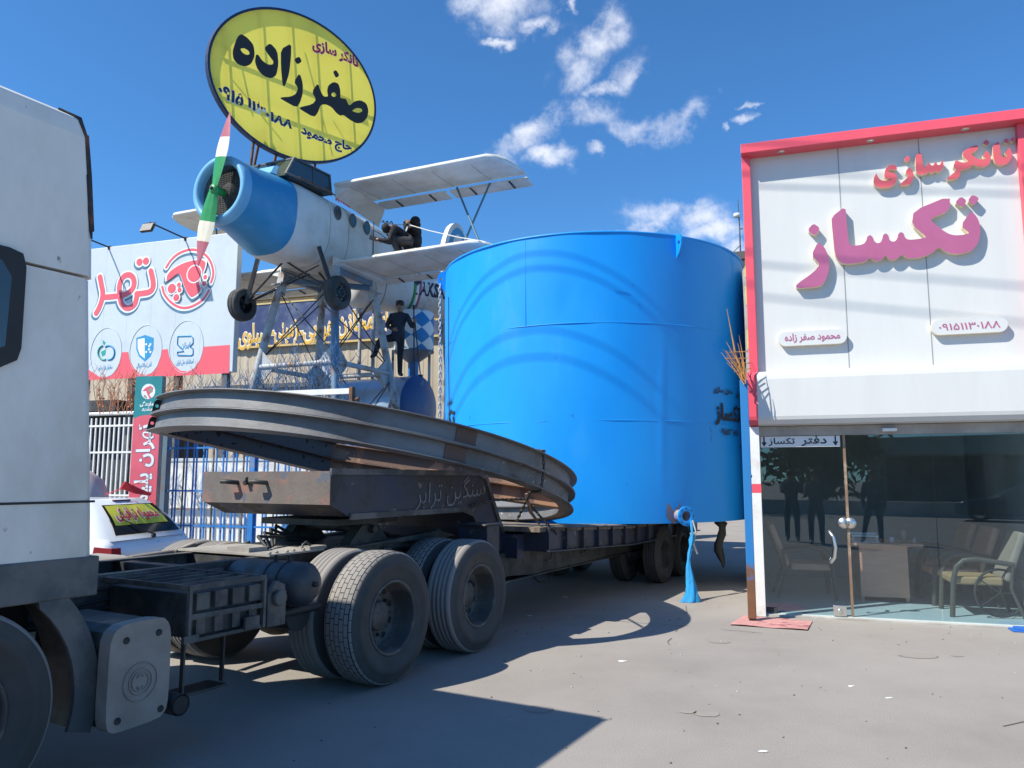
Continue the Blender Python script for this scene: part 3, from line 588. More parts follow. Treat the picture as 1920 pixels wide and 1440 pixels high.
for a, h in ((-2.2, .2), (-1.15, .22), (-.5, .2), (.75, .24), (1.95, .24)): m_ = MB(); m_.box(a - .05, a + .05, .835, 1.665, .98 - h, .975); m_.build('cross_member', M['chassis'], trk)
m_ = MB(); m_.prism([(.38, .99), (1.75, 1.06), (2.07, .99)], -.84, -.74, 0, FM); m_.prism([(.38, .99), (1.75, 1.06), (2.07, .99)], -1.76, -1.66, 0, FM); m_.build('guide_ramp', M['chassis2'], trk)
# fifth wheel with its base plates and pivots
m_ = MB(); m_.box(.05, 1.35, .78, 1.72, .991, 1.01); m_.prism([(.45, 1.01), (.62, 1.17), (.84, 1.17), (1.0, 1.01)], -.92, -.8, 0, FM); m_.prism([(.45, 1.01), (.62, 1.17), (.84, 1.17), (1.0, 1.01)], -1.7, -1.58, 0, FM)
m_.tube((.73, .74, 1.13), (.73, 1.76, 1.13), .035)
for a in (.12, .3, 1.1, 1.28):
    for y in (.8, 1.7): m_.lathe([(0, 1.01), (.02, 1.01), (.02, 1.03), (0, 1.03)], 6, M=Matrix.Translation((a, y, 0)))
pl = [(.25, -.44), (.25, .44), (.75, .5), (1.15, .42), (1.5, .16), (1.32, .06), (1.0, .05), (1.0, -.05), (1.32, -.06), (1.5, -.16), (1.15, -.42), (.75, -.5)]
m_.prism([(x, y + 1.25) for x, y in pl], 1.18, 1.235); m_.build('fifth_wheel', M['chassis'], trk, bevel=.006)
m_ = MB(); m_.box(-.55, .05, .72, 1.78, .995, 1.01); m_.box(-.5, -.3, 1.0, 1.25, 1.01, 1.045); m_.box(-.1, .1, .74, .86, 1.01, 1.035)
for i in range(7): m_.lathe([(0, 1.01), (.014, 1.01), (.014, 1.028), (0, 1.028)], 6, M=Matrix.Translation((-.52 + .09 * i, .75 + .02 * (i % 2), 0)))
m_.build('catwalk_plate', mat('dusty_tread_plate', (.24, .22, .2), .8, var=.2, dirt=(.36, .33, .29), damt=.5), trk)
m_ = MB()
for i in range(4): m_.path([(-.3 + .1 * i, 1.0 + .08 * i, 1.02), (-.32 + .14 * i, 1.1 + .08 * i, 1.12 + .02 * i), (.0 + .1 * i, 1.2 + .05 * i, 1.09), (.4, 1.22, 1.03)], .014, 6)
m_.build('air_hose', M['black'], trk)
for a in (-.1, .6, 1.8): m_ = MB(); m_.path([(a, .82, 1.0), (a, .82, 1.05), (a + .04, .82, 1.07), (a + .08, .82, 1.05), (a + .08, .82, 1.0)], .01, 6); m_.build('rail_clip', M['chassis2'], trk)
for i, (y, z, sag, r_) in enumerate(((.80, .93, .05, .012), (.79, .86, .08, .010), (.80, .80, .03, .014), (.77, .75, .10, .009))):
    m_ = MB(); P_ = []
    for k in range(29): a = -2.3 + k * .15; P_.append((a, y - .01 - .012 * math.sin(k * 1.7 + i), z - sag * abs(math.sin(k * .55 + i)) * .5))
    m_.path(P_, r_, 6); m_.build('brake_line', M['blackm_'] if 'blackm_' in M else M['black'], trk)
for a in (-1.0, -.35, .5, .95, 1.7):
    m_ = MB(); m_.box(a - .06, a + .06, .76, .825, .74, .95); m_.build('frame_bracket', M['chassis2'], trk, bevel=.006)
for a in (.08, 1.37):
    m_ = MB()
    for k in range(5): m_.box(a - .52 + .05 * k, a + .52 - .05 * k, .69, .77, .60 + .022 * k, .62 + .022 * k)
    m_.build('leaf_spring', M['chassis'], trk)
# cab: upper fairing, body, window, skirt
def cabring(z, a_r, b0, a_f=-4.75):
    return [(a_f, b0, z), (a_r - .05, b0, z), (a_r, b0 + .05, z), (a_r, 2.5 - b0 - .05, z), (a_r - .05, 2.5 - b0, z), (a_f, 2.5 - b0, z)]
m_ = MB(); m_.loft([cabring(1.19, -2.37, .05), cabring(1.40, -2.385, .045), cabring(2.1, -2.44, .045), cabring(2.64, -2.475, .055)], 0, False); cab = m_.build('cab', M['cab'], trk, bevel=.012)
m_ = MB(); m_.loft([cabring(2.655, -2.462, .05), cabring(3.05, -2.488, .05), cabring(3.40, -2.522, .065), cabring(3.50, -2.545, .09), cabring(3.535, -2.60, .15)], 0, False); fair = m_.build('roof_fairing', M['cab'], trk, bevel=.012)
m_ = MB()
for (z0, a0, b0), (z1, a1, b1) in (((2.9, -2.508, .058), (3.2, -2.537, .066)), ((3.2, -2.537, .066), (3.42, -2.56, .08))): m_.bar((a0, b0, z0), (a1, b1, z1), .022, .022)
m_.path([(-2.565, .08, 3.42), (-2.59, .10, 3.50), (-2.68, .14, 3.535)], [.014, .02, .008], 6); m_.path([(-2.505, .055, 2.86), (-2.525, .055, 3.0), (-2.545, .06, 3.2)], [.005, .014, .011], 6)
m_.build('torn_weather_strip', M['rubberseal'], fair)
m_ = MB(); m_.lathe([(0, 0), (.06, 0), (.06, .09), (.045, .13), (0, .14)], 18, M=Matrix.Translation((-2.99, .35, 3.53))); m_.build('roof_lamp', M['white'], fair, bevel=.004)
m_ = MB(); m_.box(-4.75, -2.355, .04, .06, .995, 1.195); m_.box(-2.375, -2.355, .06, 2.44, .995, 1.195); m_.build('cab_skirt', M['skirt'], trk, bevel=.008)
m_ = MB(); m_.box(-4.6, -2.40, .0415, .048, 1.47, 1.482); m_.build('panel_seam', M['black'], cab)
wp = [(-4.2, 2.10), (-2.92, 2.115), (-2.845, 2.16), (-2.83, 2.22), (-2.835, 2.62), (-2.855, 2.685), (-2.92, 2.70), (-4.2, 2.70)]
m_ = MB(); m_.prism(wp, -.045, -.028, 0, FM); win = m_.build('side_window', M['black'], cab)
m_ = MB(); q = [(-4.2, 2.17), (-2.98, 2.18), (-2.905, 2.22), (-2.90, 2.56), (-2.95, 2.63), (-4.2, 2.64)]; m_.prism(q, -.0278, -.026, 0, FM); m_.build('window_pane', mat('cab_glass', (.03, .035, .038), .05, spec=.9), win)
m_ = MB(); m_.box(-3.2, -3.15, .02, .03, 2.38, 2.41); m_.build('window_latch', M['black'], win)
# front mudguard strip behind the steering wheel
m_ = MB(); C0 = (-3.05, .51)
def arcpts(r, t0, t1, n=16): return [(C0[0] + r * math.cos(R(t0 + (t1 - t0) * i / n)), C0[1] + r * math.sin(R(t0 + (t1 - t0) * i / n))) for i in range(n + 1)]
oz = arcpts(.735, 60, -16); iz = arcpts(.61, 48, -16)
m_.prism(oz + iz[::-1], -.07, -.045, 0, FM)
o2 = arcpts(.735, 75, -16); i2 = arcpts(.715, 75, -16); m_.prism(o2 + i2[::-1], -.5, -.06, 0, FM)
m_.build('front_mudguard', M['skirt'], trk)
m_ = MB(); m_.box(-4.2, -2.44, .5, 2.0, .6, 1.18); m_.build('engine_block', M['black'], trk)
# silencer box with embossed round emblem on its cover
pc = [(-2.335 + .36 * u, .30 + .545 * v_) for u, v_ in ((.15, 0), (.85, .02), (.97, .08), (1, .2), (1, .78), (.96, .92), (.84, 1), (.22, .99), (.06, .93), (0, .82), (0, .15), (.04, .04))]
m_ = MB(); m_.prism(smooth_loop(pc, 1), -.03, .06, 0, FM); ex = m_.build('silencer_cover', M['plate'], trk, bevel=.012)
m_ = MB(); m_.prism([(x * .96 - .087, z * .96 + .02) for x, z in pc], -.62, -.03, 0, FM); m_.build('silencer_box', M['chassis'], trk)
cx, cz = -2.15, .53
m_ = MB(); ringp = lambda r, n=36: [(cx + r * math.cos(2 * math.pi * i / n), -.064, cz + r * math.sin(2 * math.pi * i / n)) for i in range(n)]
m_.path(ringp(.098), .0045, 6, closed=True); m_.path(ringp(.066), .004, 6, closed=True)
m_.path([(cx + .012 + .035 * math.cos(t), -.064, cz + .045 * math.sin(t)) for t in [R(-150 + 12 * i) for i in range(26)]], .004, 6)
m_.path([(cx - .014 + .035 * math.cos(t), -.064, cz + .045 * math.sin(t)) for t in [R(30 + 12 * i) for i in range(26)]], .004, 6)
m_.build('embossed_emblem', M['plate'], ex)
m_ = MB()
for x, z in ((-2.245, .755), (-2.055, .765), (-2.02, .36), (-2.27, .36)): m_.lathe([(.018, .0), (.018, .004), (.013, .002), (0, .001)], 14, M=face_m(x, -.0605, z))
m_.build('cover_bolt', M['black'], ex)
m_ = MB(); m_.path([(-1.95, .5, .36), (-1.90, .3, .35), (-1.89, -.06, .345)], .058, 16, caps=False); m_.path([(-1.89, .28, .35), (-1.89, -.058, .345)], .05, 16, 1); m_.build('exhaust_pipe', [M['chassis'], M['black']], trk)
# battery rack with slatted lid, hanging step
m_ = MB(); m_.box(-1.80, -1.28, .04, .78, .675, .93); bx = m_.build('battery_box', M['chassis'], trk, bevel=.01)
m_ = MB()
for x in (-1.82, -1.265): m_.bar((x, .0, .965), (x, .8, .965), .018, .03)
for y in (.0, .8): m_.bar((-1.83, y, .965), (-1.255, y, .965), .018, .03)
for i in range(5): y = .13 + .135 * i; m_.bar((-1.82, y, .968), (-1.27, y, .968), .014, .02)
for x in (-1.82, -1.265): m_.bar((x, .0, .66), (x, .0, .965), .026, .02)
m_.bar((-1.83, 0, .80), (-1.255, 0, .795), .012, .03)
m_.build('slatted_lid', M['chassis2'], bx)
m_ = MB()
for i in range(4): x = -1.76 + .13 * i; m_.box(x, x + .09, .012, .04, .83, .925); m_.box(x + .01, x + .07, .02, .04, .69, .785)
m_.box(-1.83, -1.26, .0, .03, .655, .675); m_.box(-1.42, -1.31, -.02, .0, .67, .74); m_.box(-1.86, -1.76, -.02, .0, .66, .70); m_.build('box_ribs', M['chassis2'], bx)
m_ = MB(); m_.bar((-1.80, .06, .36), (-1.80, .06, .68), .03, .012); m_.bar((-1.52, .06, .38), (-1.52, .06, .68), .03, .012); m_.box(-1.82, -1.50, .03, .2, .35, .365)
m_.build('hanging_step', M['chassis'], trk)
m_ = MB(); m_.box(-1.21, -1.05, .02, .05, .64, .86); m_.lathe([(0, 0), (.05, 0), (.05, .04), (0, .04)], 14, M=face_m(-1.13, .02, .82)); m_.prism([(-1.2, .86), (-1.14, .93), (-1.07, .9), (-1.05, .8)], -.05, -.02, 0, FM); m_.build('valve_bracket', M['chassis2'], trk, bevel=.006)
# air tank with straps, brake chamber below
m_ = MB(); m_.lathe([(0, -.03), (.07, -.022), (.12, .0), (.148, .04), (.15, .06), (.15, .66), (.12, .72), (0, .75)], 28, M=frame((-.78, .08, .86), (1, 0, 0), (0, 1, 0))); at = m_.build('air_tank', mat('dusty_air_tank', (.03, .037, .05), .5, var=.2, dirt=(.08, .075, .07), damt=.45, dscale=3), trk)
m_ = MB()
for z in (.17, .3): m_.lathe([(.151, z), (.154, z), (.154, z + .018), (.151, z + .018)], 28, M=frame((-.78, .08, .86), (1, 0, 0), (0, 1, 0))); m_.tube((-.80, .08 + z + .009, 1.0), (-.80, .08 + z + .009, 1.05), .012)
m_.lathe([(0, 0), (.022, 0), (.018, .03), (0, .03)], 10, M=face_m(-.76, .058, .86)); m_.build('tank_strap', M['black'], at)
m_ = MB(); m_.tube((-.65, .3, .62), (-.65, .75, .62), .12, n=16); m_.tube((-.9, .25, .66), (-.5, .25, .66), .03); m_.build('brake_chamber', M['black'], trk)
# fuel tank and tyre-side fender tops on the far side
pf = [(1.72, .40), (2.36, .40), (2.44, .48), (2.44, .86), (2.38, .95), (2.25, .985), (1.9, .985), (1.76, .95), (1.72, .86)]
m_ = MB(); m_.loft([[(-2.25, y, z) for y, z in pf], [(-.95, y, z) for y, z in pf]], 0, True); ft = m_.build('fuel_tank', mat('dusty_fuel_tank', (.30, .275, .245), .8, var=.1, dirt=(.4, .37, .33), damt=.4), trk)
m_ = MB()
for a in (-1.9, -1.25): m_.loft([[(a, 2.08 + (y - 2.08) * 1.012, .77 + (z - .77) * 1.015) for y, z in pf], [(a + .05, 2.08 + (y - 2.08) * 1.012, .77 + (z - .77) * 1.015) for y, z in pf]], 0, False)
m_.build('tank_strap', M['chassis'], ft)
m_ = MB(); m_.tube((-.9, 1.9, .95), (-.35, 2.0, .96), .03); m_.path([(-.45, 1.95, .97), (-.3, 1.9, 1.02), (-.25, 2.05, .99)], .018, 6); m_.build('air_pipe', M['plate'], trk)

# ---------------------------------------------------------------- lowbed trailer
M['goose'] = mat('worn_blue_steel', (.024, .031, .062), .5, var=.3, dirt=(.042, .038, .038), damt=.5, dscale=2.2, bump=.12, bscale=20, speck=((.16, .13, .115), 9, .66))
M['goosef'] = mat('worn_nose_plate', (.13, .108, .095), .6, var=.3, dirt=(.26, .12, .09), damt=.25, dscale=5, bump=.15, speck=((.09, .10, .13), 9, .62))
M['wood'] = mat('deck_planks', (.22, .17, .12), .9, var=.35, vscale=3, dirt=(.10, .085, .07), damt=.45, stretch=(1, 9, 1))
tra = thing('lowbed_trailer', 'long blue lowbed trailer with worn steel gooseneck carrying the blue tank', 'trailer', TO, TA)
gp = [(-.15, 1.645), (-.15, 1.385), (.10, 1.275), (1.80, 1.275), (2.0, 1.22), (2.16, 1.06), (2.28, .75), (2.3, .55), (2.95, .55), (2.72, .85), (2.52, 1.15), (2.36, 1.5), (2.26, 1.60), (2.10, 1.64)]
m_ = MB(); m_.prism(gp, -2.0, -.5, 0, FM); gn = m_.build('gooseneck', M['goose'], tra, bevel=.01)
m_ = MB(); m_.add([(-.153, .49, 1.38), (-.153, 2.01, 1.38), (-.153, 2.01, 1.65), (-.153, .49, 1.65)], [(3, 2, 1, 0)]); m_.box(-.15, -.145, .49, 2.01, 1.38, 1.65); m_.build('nose_plate', M['goosef'], gn)
m_ = MB(); edge = gp[2:9]; 
for (x0, z0), (x1, z1) in zip(edge, edge[1:]): m_.bar((x0, .49, z0), (x1, .49, z1), .05, .018, up=(0, 1, 0))
m_.bar((-.15, .49, 1.647), (2.1, .49, 1.644), .05, .018, up=(0, 1, 0)); m_.bar((2.1, .49, 1.64), (2.26, .49, 1.60), .05, .018, up=(0, 1, 0)); m_.bar((2.26, .49, 1.6), (2.52, .49, 1.15), .05, .018, up=(0, 1, 0)); m_.bar((2.52, .49, 1.15), (2.95, .49, .55), .05, .018, up=(0, 1, 0))
m_.build('edge_flange', M['chassis2'], gn)
for b_, dz in ((1.60, 0), (1.25, 0)):
    m_ = MB(); m_.path([(-.15, b_ - .045, 1.555), (-.23, b_ - .04, 1.56), (-.25, b_ + .0, 1.565), (-.25, b_ + .05, 1.565)], .02, 8); m_.build('air_coupling', M['chassis'], gn)
m_ = MB(); m_.tube((-.15, 1.42, 1.56), (-.20, 1.42, 1.55), .02); m_.tube((-.19, 1.42, 1.56), (-.19, 1.40, 1.60), .012); m_.build('light_socket', M['black'], gn)
m_ = MB(); m_.text(fa('سنگین ترابر'), face_m(1.62, .494, 1.46, .05), .27, 0, -.002, sx=1.0, shear=.15); m_.build('chalk_lettering', mat('chalk_marks', (.22, .22, .22), .9, var=.5, vscale=14), gn)
m_ = MB(); m_.box(1.74, 1.98, .16, .5, .74, 1.12); m_.box(1.70, 2.02, .15, .5, 1.12, 1.14); m_.build('neck_bracket', M['goose'], tra, bevel=.008)
def dz(a): return 1.06 - .045 * min(max(a - 2.8, 0), 2.6)
m_ = MB(); nb = 32
for i in range(nb):
    y0 = .12 + 2.26 * 0; a0 = 2.62 + i * .19
    z = dz(a0); m_.box(a0, a0 + .178, .03, 2.47, z - .05, z - .0 - .004 * (i % 3), 0)
m_.build('deck', M['wood'], tra)
for y, s in ((0.0, 1), (2.5, -1)):
    m_ = MB(); A = [2.79, 5.4, 8.7]
    for a0, a1 in zip(A, A[1:]):
        p0, p1 = dz(a0), dz(a1)
        m_.bar((a0, y + s * .06, p0 - .135), (a1, y + s * .06, p1 - .135), .012, .24); m_.bar((a0, y + s * .04, p0 - .008), (a1, y + s * .04, p1 - .008), .08, .014); m_.bar((a0, y + s * .04, p0 - .265), (a1, y + s * .04, p1 - .265), .08, .014)
    a = 2.80
    while a < 8.65:
        z = dz(a); m_.box(a - .006, a + .006, min(y + s * .002, y + s * .06), max(y + s * .002, y + s * .06), z - .258, z - .016); a += .46
    m_.build('side_rail', M['goose'], tra)
m_ = MB(); m_.box(2.775, 2.79, -.002, 2.502, dz(2.8) - .27, dz(2.8)); m_.box(2.60, 2.77, .3, 2.2, .72, .98); m_.build('deck_headboard', M['goose'], tra)
m_ = MB()
for i in range(12): a = 3.0 + .46 * i; z = dz(a); m_.box(a - .03, a + .03, .08, 2.42, z - .2, z - .06)
m_.build('cross_bearer', M['chassis'], tra)
for y in (.5, 2.0):
    m_ = MB(); m_.loft([[(2.3, y - .06, .55), (2.3, y + .06, .55), (2.3, y + .06, .78), (2.3, y - .06, .78)], [(3.2, y - .06, .48), (3.2, y + .06, .48), (3.2, y + .06, .78), (3.2, y - .06, .78)], [(8.5, y - .06, .48), (8.5, y + .06, .48), (8.5, y + .06, .76), (8.5, y - .06, .76)]], 0, False)
    m_.box(2.3, 8.5, y - .1, y + .1, .465, .479); m_.build('main_beam', M['chassis'], tra)
for i in range(3): a = 3.6 + 1.0 * i; m_ = MB(); m_.path([(a, .44, .74), (a + .02, .38, .70), (a + .0, .38, .62), (a - .04, .42, .60)], .014, 6); m_.build('lashing_hook', M['chassis2'], tra)
for a in (6.75, 7.7):
    for b_, out in ((.24, True), (.78, True), (1.72, False), (2.26, False)): wheel(tra, a, b_, out, True, ro=.44, deep=out and b_ < .5)
    m_ = MB(); m_.tube((a, .3, .44), (a, 2.2, .44), .07); m_.build('axle', M['chassis'], tra)
m_ = MB(); m_.path([(3.4, .55, .46), (3.5, .5, .36), (3.8, .52, .33), (4.0, .55, .46)], .012, 6); m_.build('loose_hose', M['black'], tra)

# ---------------------------------------------------------------- two half rings of rolled steel beam, stacked and leaning
RG = dict(z0=3.2755, gx=-.1439, gy=-.1758, cx=-1.6979, cy=9.2742, r=2.4052)
rn = V((-RG['gx'], -RG['gy'], 1)).normalized(); r1 = V((1, 0, RG['gx'])); r1 = (r1 - rn * r1.dot(rn)).normalized(); r2 = rn.cross(r1)
M['steel'] = mat('bare_rolled_steel', (.20, .20, .205), .5, metal=.25, var=.15, dirt=(.13, .115, .105), damt=.36, dscale=1.6, stretch=(1, 1, 2), dsharp=.22, bump=.06, bscale=30)
M['steel2'] = mat('rust_speckled_steel', (.10, .095, .10), .6, metal=.3, var=.2, dirt=(.14, .085, .06), damt=.42, dscale=2, speck=((.02, .02, .022), 15, .62), bump=.15)
M['pitted'] = mat('pitted_steel', (.15, .15, .155), .55, metal=.2, var=.2, dirt=(.10, .085, .075), damt=.4, dscale=2, speck=((.42, .43, .44), 15, .665), bump=.2, bscale=24)
M['splice'] = mat('rusty_splice', (.12, .075, .06), .7, var=.25)
def ring_beam(k, label, m0):
    zc = RG['z0'] + RG['gx'] * RG['cx'] + RG['gy'] * RG['cy']; org = V((RG['cx'], RG['cy'], zc)) - rn * (.183 * k + .183)
    t = thing('ring_beam', label, 'steel ring', org, 0, 'curved steel beams on the trailer neck')
    t.matrix_world = Matrix(((r1.x, r2.x, rn.x, org.x), (r1.y, r2.y, rn.y, org.y), (r1.z, r2.z, rn.z, org.z), (0, 0, 0, 1)))
    rr = RG['r']; sec = [(-.085, .0), (.085, 0), (.085, .009), (.004, .012), (.004, .168), (.085, .171), (.085, .18), (-.085, .18), (-.085, .171), (-.004, .168), (-.004, .012), (-.085, .009)]
    A0, A1 = -145, 52; SPL = -61 + 2 * (1 - k)
    for a_0, a_1, mm in ((A0, SPL, m0), (SPL, A1, m0 if k == 0 else [M['pitted']])):
        m_ = MB(); rings = []; n = int((a_1 - a_0) / 2)
        for i in range(n + 1):
            th = R(a_0 + (a_1 - a_0) * i / n); rings.append([((rr + x) * math.cos(th), (rr + x) * math.sin(th), z) for x, z in sec])
        m_.loft(rings[::-1], 0, False); m_.build('curved_beam', mm, t)
    def straight(nm, p, q, mm):
        m_ = MB(); p = V((*p, 0)); q = V((*q, 0)); d = (q - p).normalized(); s_ = V((-d.y, d.x, 0))
        m_.loft([[e + s_ * x + V((0, 0, z)) for x, z in sec][::-1] for e in (p, q)], 0, False); return m_.build(nm, mm, t)
    ca, sa = math.cos(R(-143)), math.sin(R(-143)); A_ = (rr * ca * .985, rr * sa * .985); J = (-.38, -.31); B_ = ((rr - .06) * math.cos(R(-6)), (rr - .06) * math.sin(R(-6)))
    straight('chord_beam', A_, J, M['splice' if False else 'steel2']); straight('strut_beam', (J[0] - .02, J[1] + .07), B_, M['rustbeam'])
    m_ = MB(); F = Matrix.Rotation(R(A0), 4, 'Z')
    hole = [(.035 + .018 * math.cos(2 * math.pi * i / 14), .10 + .018 * math.sin(2 * math.pi * i / 14)) for i in range(14)]
    m_.prism([[(-.06, .012), (.05, .012), (.07, .03), (.07, .14), (.05, .168), (-.06, .168)], hole], -.006, .006, 0, Matrix.Rotation(R(A0 - .3), 4, 'Z') @ Matrix.Translation((rr, 0, 0)) @ FM); m_.build('end_lug', M['black'], t)
    m_ = MB(); a_s = SPL - 2.6; m_.loft([[((rr + x) * math.cos(R(a_s + d)), (rr + x) * math.sin(R(a_s + d)), z) for x, z in ((.004, .014), (.013, .014), (.013, .166), (.004, .166))] for d in (5.2, 2.6, 0)], 0, False); m_.build('splice_plate', M['splice'], t)
    return t
M['rustbeam'] = mat('rusty_beam', (.33, .19, .12), .75, var=.25, vscale=3, dirt=(.16, .10, .075), damt=.5, dscale=2.2, dsharp=.03)
ring_beam(0, 'upper curved steel ring beam, the topmost of the two on the trailer', [M['steel']])
ring_beam(1, 'lower curved steel ring beam, pitted with rust and resting on the trailer deck', [M['steel']])
M['chain'] = mat('dirty_chain', (.09, .08, .07), .55, metal=.5, var=.3)
M['chain2'] = mat('pale_chain', (.40, .40, .40), .5, metal=.4, var=.2)
def chain(name, pts, link, wire, mm, label, cat='chain'):
    m_ = MB(); pts = [V(p) for p in pts]; seg = [(b - a).length for a, b in zip(pts, pts[1:])]; tot = sum(seg); n = int(tot / (link * .74)); up = V((.3, -.8, .5)).normalized()
    for i in range(n):
        s0 = tot * (i + .5) / n; k = 0
        while k < len(seg) - 1 and s0 > seg[k]: s0 -= seg[k]; k += 1
        d = (pts[k + 1] - pts[k]).normalized(); c = pts[k] + d * s0; x = d.cross(up).normalized(); y = d.cross(x)
        if i % 2: x, y = y, x
        h = link / 2 - link * .22; r = link * .22; lp = []
        for j in range(12):
            a = 2 * math.pi * j / 12; lp.append(c + d * (h * (1 if math.sin(a) >= 0 else -1) + r * math.sin(a)) + x * (r * math.cos(a)))
        m_.path(lp, wire, 5, closed=True)
    o = m_.build(name, mm); return tag(o, label, cat)
def ringpt(th, x, z, k=1):
    zc = RG['z0'] + RG['gx'] * RG['cx'] + RG['gy'] * RG['cy']; org = V((RG['cx'], RG['cy'], zc)) - rn * (.183 * k + .183); r_ = RG['r'] + x
    return org + r1 * (r_ * math.cos(R(th))) + r2 * (r_ * math.sin(R(th))) + rn * z
cp = [ringpt(-38, -.06, .19, 0), ringpt(-36, .065, .2, 0), ringpt(-35, .07, .05, 0), ringpt(-35, .075, .1, 1), ringpt(-35, .07, -.02, 1), ringpt(-34, -.08, -.03, 1)]
chain('lashing_chain', cp + [TM @ V((2.78, .28, 1.34)), TM @ V((2.9, .10, 1.10)), TM @ V((2.9, -.03, .98))], .055, .007, M['chain'], 'rusty lashing chain wrapped over the ring beams down to the deck rail')
chain('binder_chain', [TM @ V((1.95, .47, 1.30)), TM @ V((2.3, .40, 1.36)), TM @ V((2.78, .27, 1.36)), TM @ V((2.95, .5, 1.10))], .05, .008, M['chain'], 'short dark binder chain between gooseneck and ring beams')
m_ = MB(); m_.path([(2.70, .24, 1.42), (2.80, .24, 1.22), (2.94, .2, 1.08)], [.016, .02, .012], 8); o = m_.build('chain_binder', M['rustbeam'], loc=TO, rotz=TA); tag(o, 'rusty lever binder hanging in the lashing chain by the trailer neck', 'lever binder')

# ---------------------------------------------------------------- the big blue tank
TC = (1.40, 13.25, .965); TRD = 2.56; TH = 4.15
M['blue'] = mat('bright_blue_enamel', (.004, .26, .77), .42, var=.05, vscale=.8, spec=.35, dirt=(.010, .275, .72), damt=.4, dscale=1.6, dsharp=.25, bump=.14, bscale=1.6, stretch=(1, 1, .45), speck=((.012, .16, .45), 7, .725))
tk = thing('storage_tank', 'huge bright blue cylindrical steel tank standing on the lowbed trailer', 'tank', TC)
def tw(th, z):                                                   # gently uneven plate wall
    th = (th + math.pi / 2 + math.pi) % (2 * math.pi) - math.pi; ck = .009 * math.exp(-((math.degrees(th) - 15 - .8 * z) / 1.1) ** 2) * max(0, math.sin(min(max((z - .2) / 2.7, 0), 1) * math.pi)); dn = -.008 * math.exp(-((math.degrees(th) + 14) / 3.0) ** 2 - ((z - 3.15) / .22) ** 2)
    return TRD + ck + dn + .005 * math.sin(3 * th + 1.7 * z) + .004 * math.sin(7 * th - 2.2 * z + 1) + .0025 * math.sin(19 * th + 3 * z)
m_ = MB(); nth, nz_ = 360, 48; vs = []; fs = []
for i in range(nth):
    for j in range(nz_ + 1):
        th = 2 * math.pi * i / nth; z = TH * j / nz_; r = tw(th, z); vs.append((r * math.cos(th), r * math.sin(th), z))
for i in range(nth):
    for j in range(nz_): a = i * (nz_ + 1) + j; b_ = ((i + 1) % nth) * (nz_ + 1) + j; fs.append((a, b_, b_ + 1, a + 1))
m_.add(vs, fs, 0, True); sh = m_.build('shell', M['blue'], tk)
m_ = MB(); m_.lathe([(0, .03), (TRD - .01, .03), (TRD - .01, .0)], 120); m_.build('floor_plate', M['blue'], tk)
m_ = MB(); m_.lathe([(TRD - .02, TH - .06), (1.0, TH + .02), (0, TH + .05)], 120); m_.build('roof_plate', M['blue'], tk)
m_ = MB()
for z in (2.815, 1.425):
    m_.lathe([(TRD - .012, z - .012), (TRD + .0035, z - .004), (TRD + .0042, z), (TRD + .0035, z + .004), (TRD - .012, z + .012)], 160)
m_.lathe([(TRD - .02, TH - .03), (TRD + .012, TH - .026), (TRD + .014, TH), (TRD - .02, TH + .004)], 160)
for th, z0, z1 in ((-118, 2.82, 4.12), (-30, 1.43, 2.81)):
    t = R(th); m_.tube(((TRD + .001) * math.cos(t), (TRD + .001) * math.sin(t), z0), ((TRD + .001) * math.cos(t), (TRD + .001) * math.sin(t), z1), .0035, n=6)
m_.build('weld_seam', M['blue'], sh)
def cyl_fn(th0):                                                 # wraps flat lettering (x right, y up) round the tank
    def f(p): t = R(-90 + th0) + p.x / (TRD + .016); return ((TRD + .016 + p.z) * math.cos(t), (TRD + .016 + p.z) * math.sin(t), p.y)
    return f
for th in (23, -83):
    m_ = MB(); F = Matrix.Rotation(R(-90 + th), 4, 'Z') @ Matrix.Translation((TRD - .01, 0, 3.78)) @ FM
    out = [(0, 0), (.10, .10), (.15, .2), (.15, .29), (.11, .36), (0, .40)]; hole = [(.09 + .03 * math.cos(2 * math.pi * i / 16), .24 + .03 * math.sin(2 * math.pi * i / 16)) for i in range(16)]
    m_.prism([out, hole], -.014, .014, 0, F); m_.build('lifting_lug', M['blue'], tk, bevel=.004)
Fp = Matrix.Rotation(R(-90 + 21.2), 4, 'Z') @ Matrix.Translation((TRD - .02, 0, .105)) @ Matrix(((0, 0, 1, 0), (1, 0, 0, 0), (0, 1, 0, 0), (0, 0, 0, 1)))
m_ = MB(); m_.lathe([(.082, 0), (.082, .2), (.068, .2), (.068, -.1)], 28, M=Fp); m_.build('outlet_pipe', [mat('primer_pipe', (.32, .25, .18), .7, dirt=(.02, .14, .5), damt=.4, dscale=6)], tk)
m_ = MB(); m_.lathe([(.068, .19), (.135, .19), (.135, .216), (.068, .216), (.068, .19)], 36, M=Fp); fl = m_.build('outlet_flange', M['blue'], tk, bevel=.002)
m_ = MB()
for i in range(8): t = 2 * math.pi * i / 8; m_.disc((.108 * math.cos(t), .108 * math.sin(t)), .011, .2175, 0, Fp, 10)
m_.disc((0, 0), .066, .02, 0, Fp); m_.build('bolt_hole', M['black'], fl)
M['scuff'] = mat('dark_blue_scuff', (.006, .12, .40), .6)
m_ = MB(); rnd = random.Random(5); f_ = cyl_fn(19.4); ell = []
for i in range(26): t = 2 * math.pi * i / 26; k = 1 + .12 * rnd.uniform(-1, 1); ell.append((.125 * k * math.cos(t), .14 + .17 * k * math.sin(t) * (1.1 if math.sin(t) > 0 else .8)))
m_.add([f_(V((x, y, -.008))) for x, y in ell], [tuple(range(26))], 0)

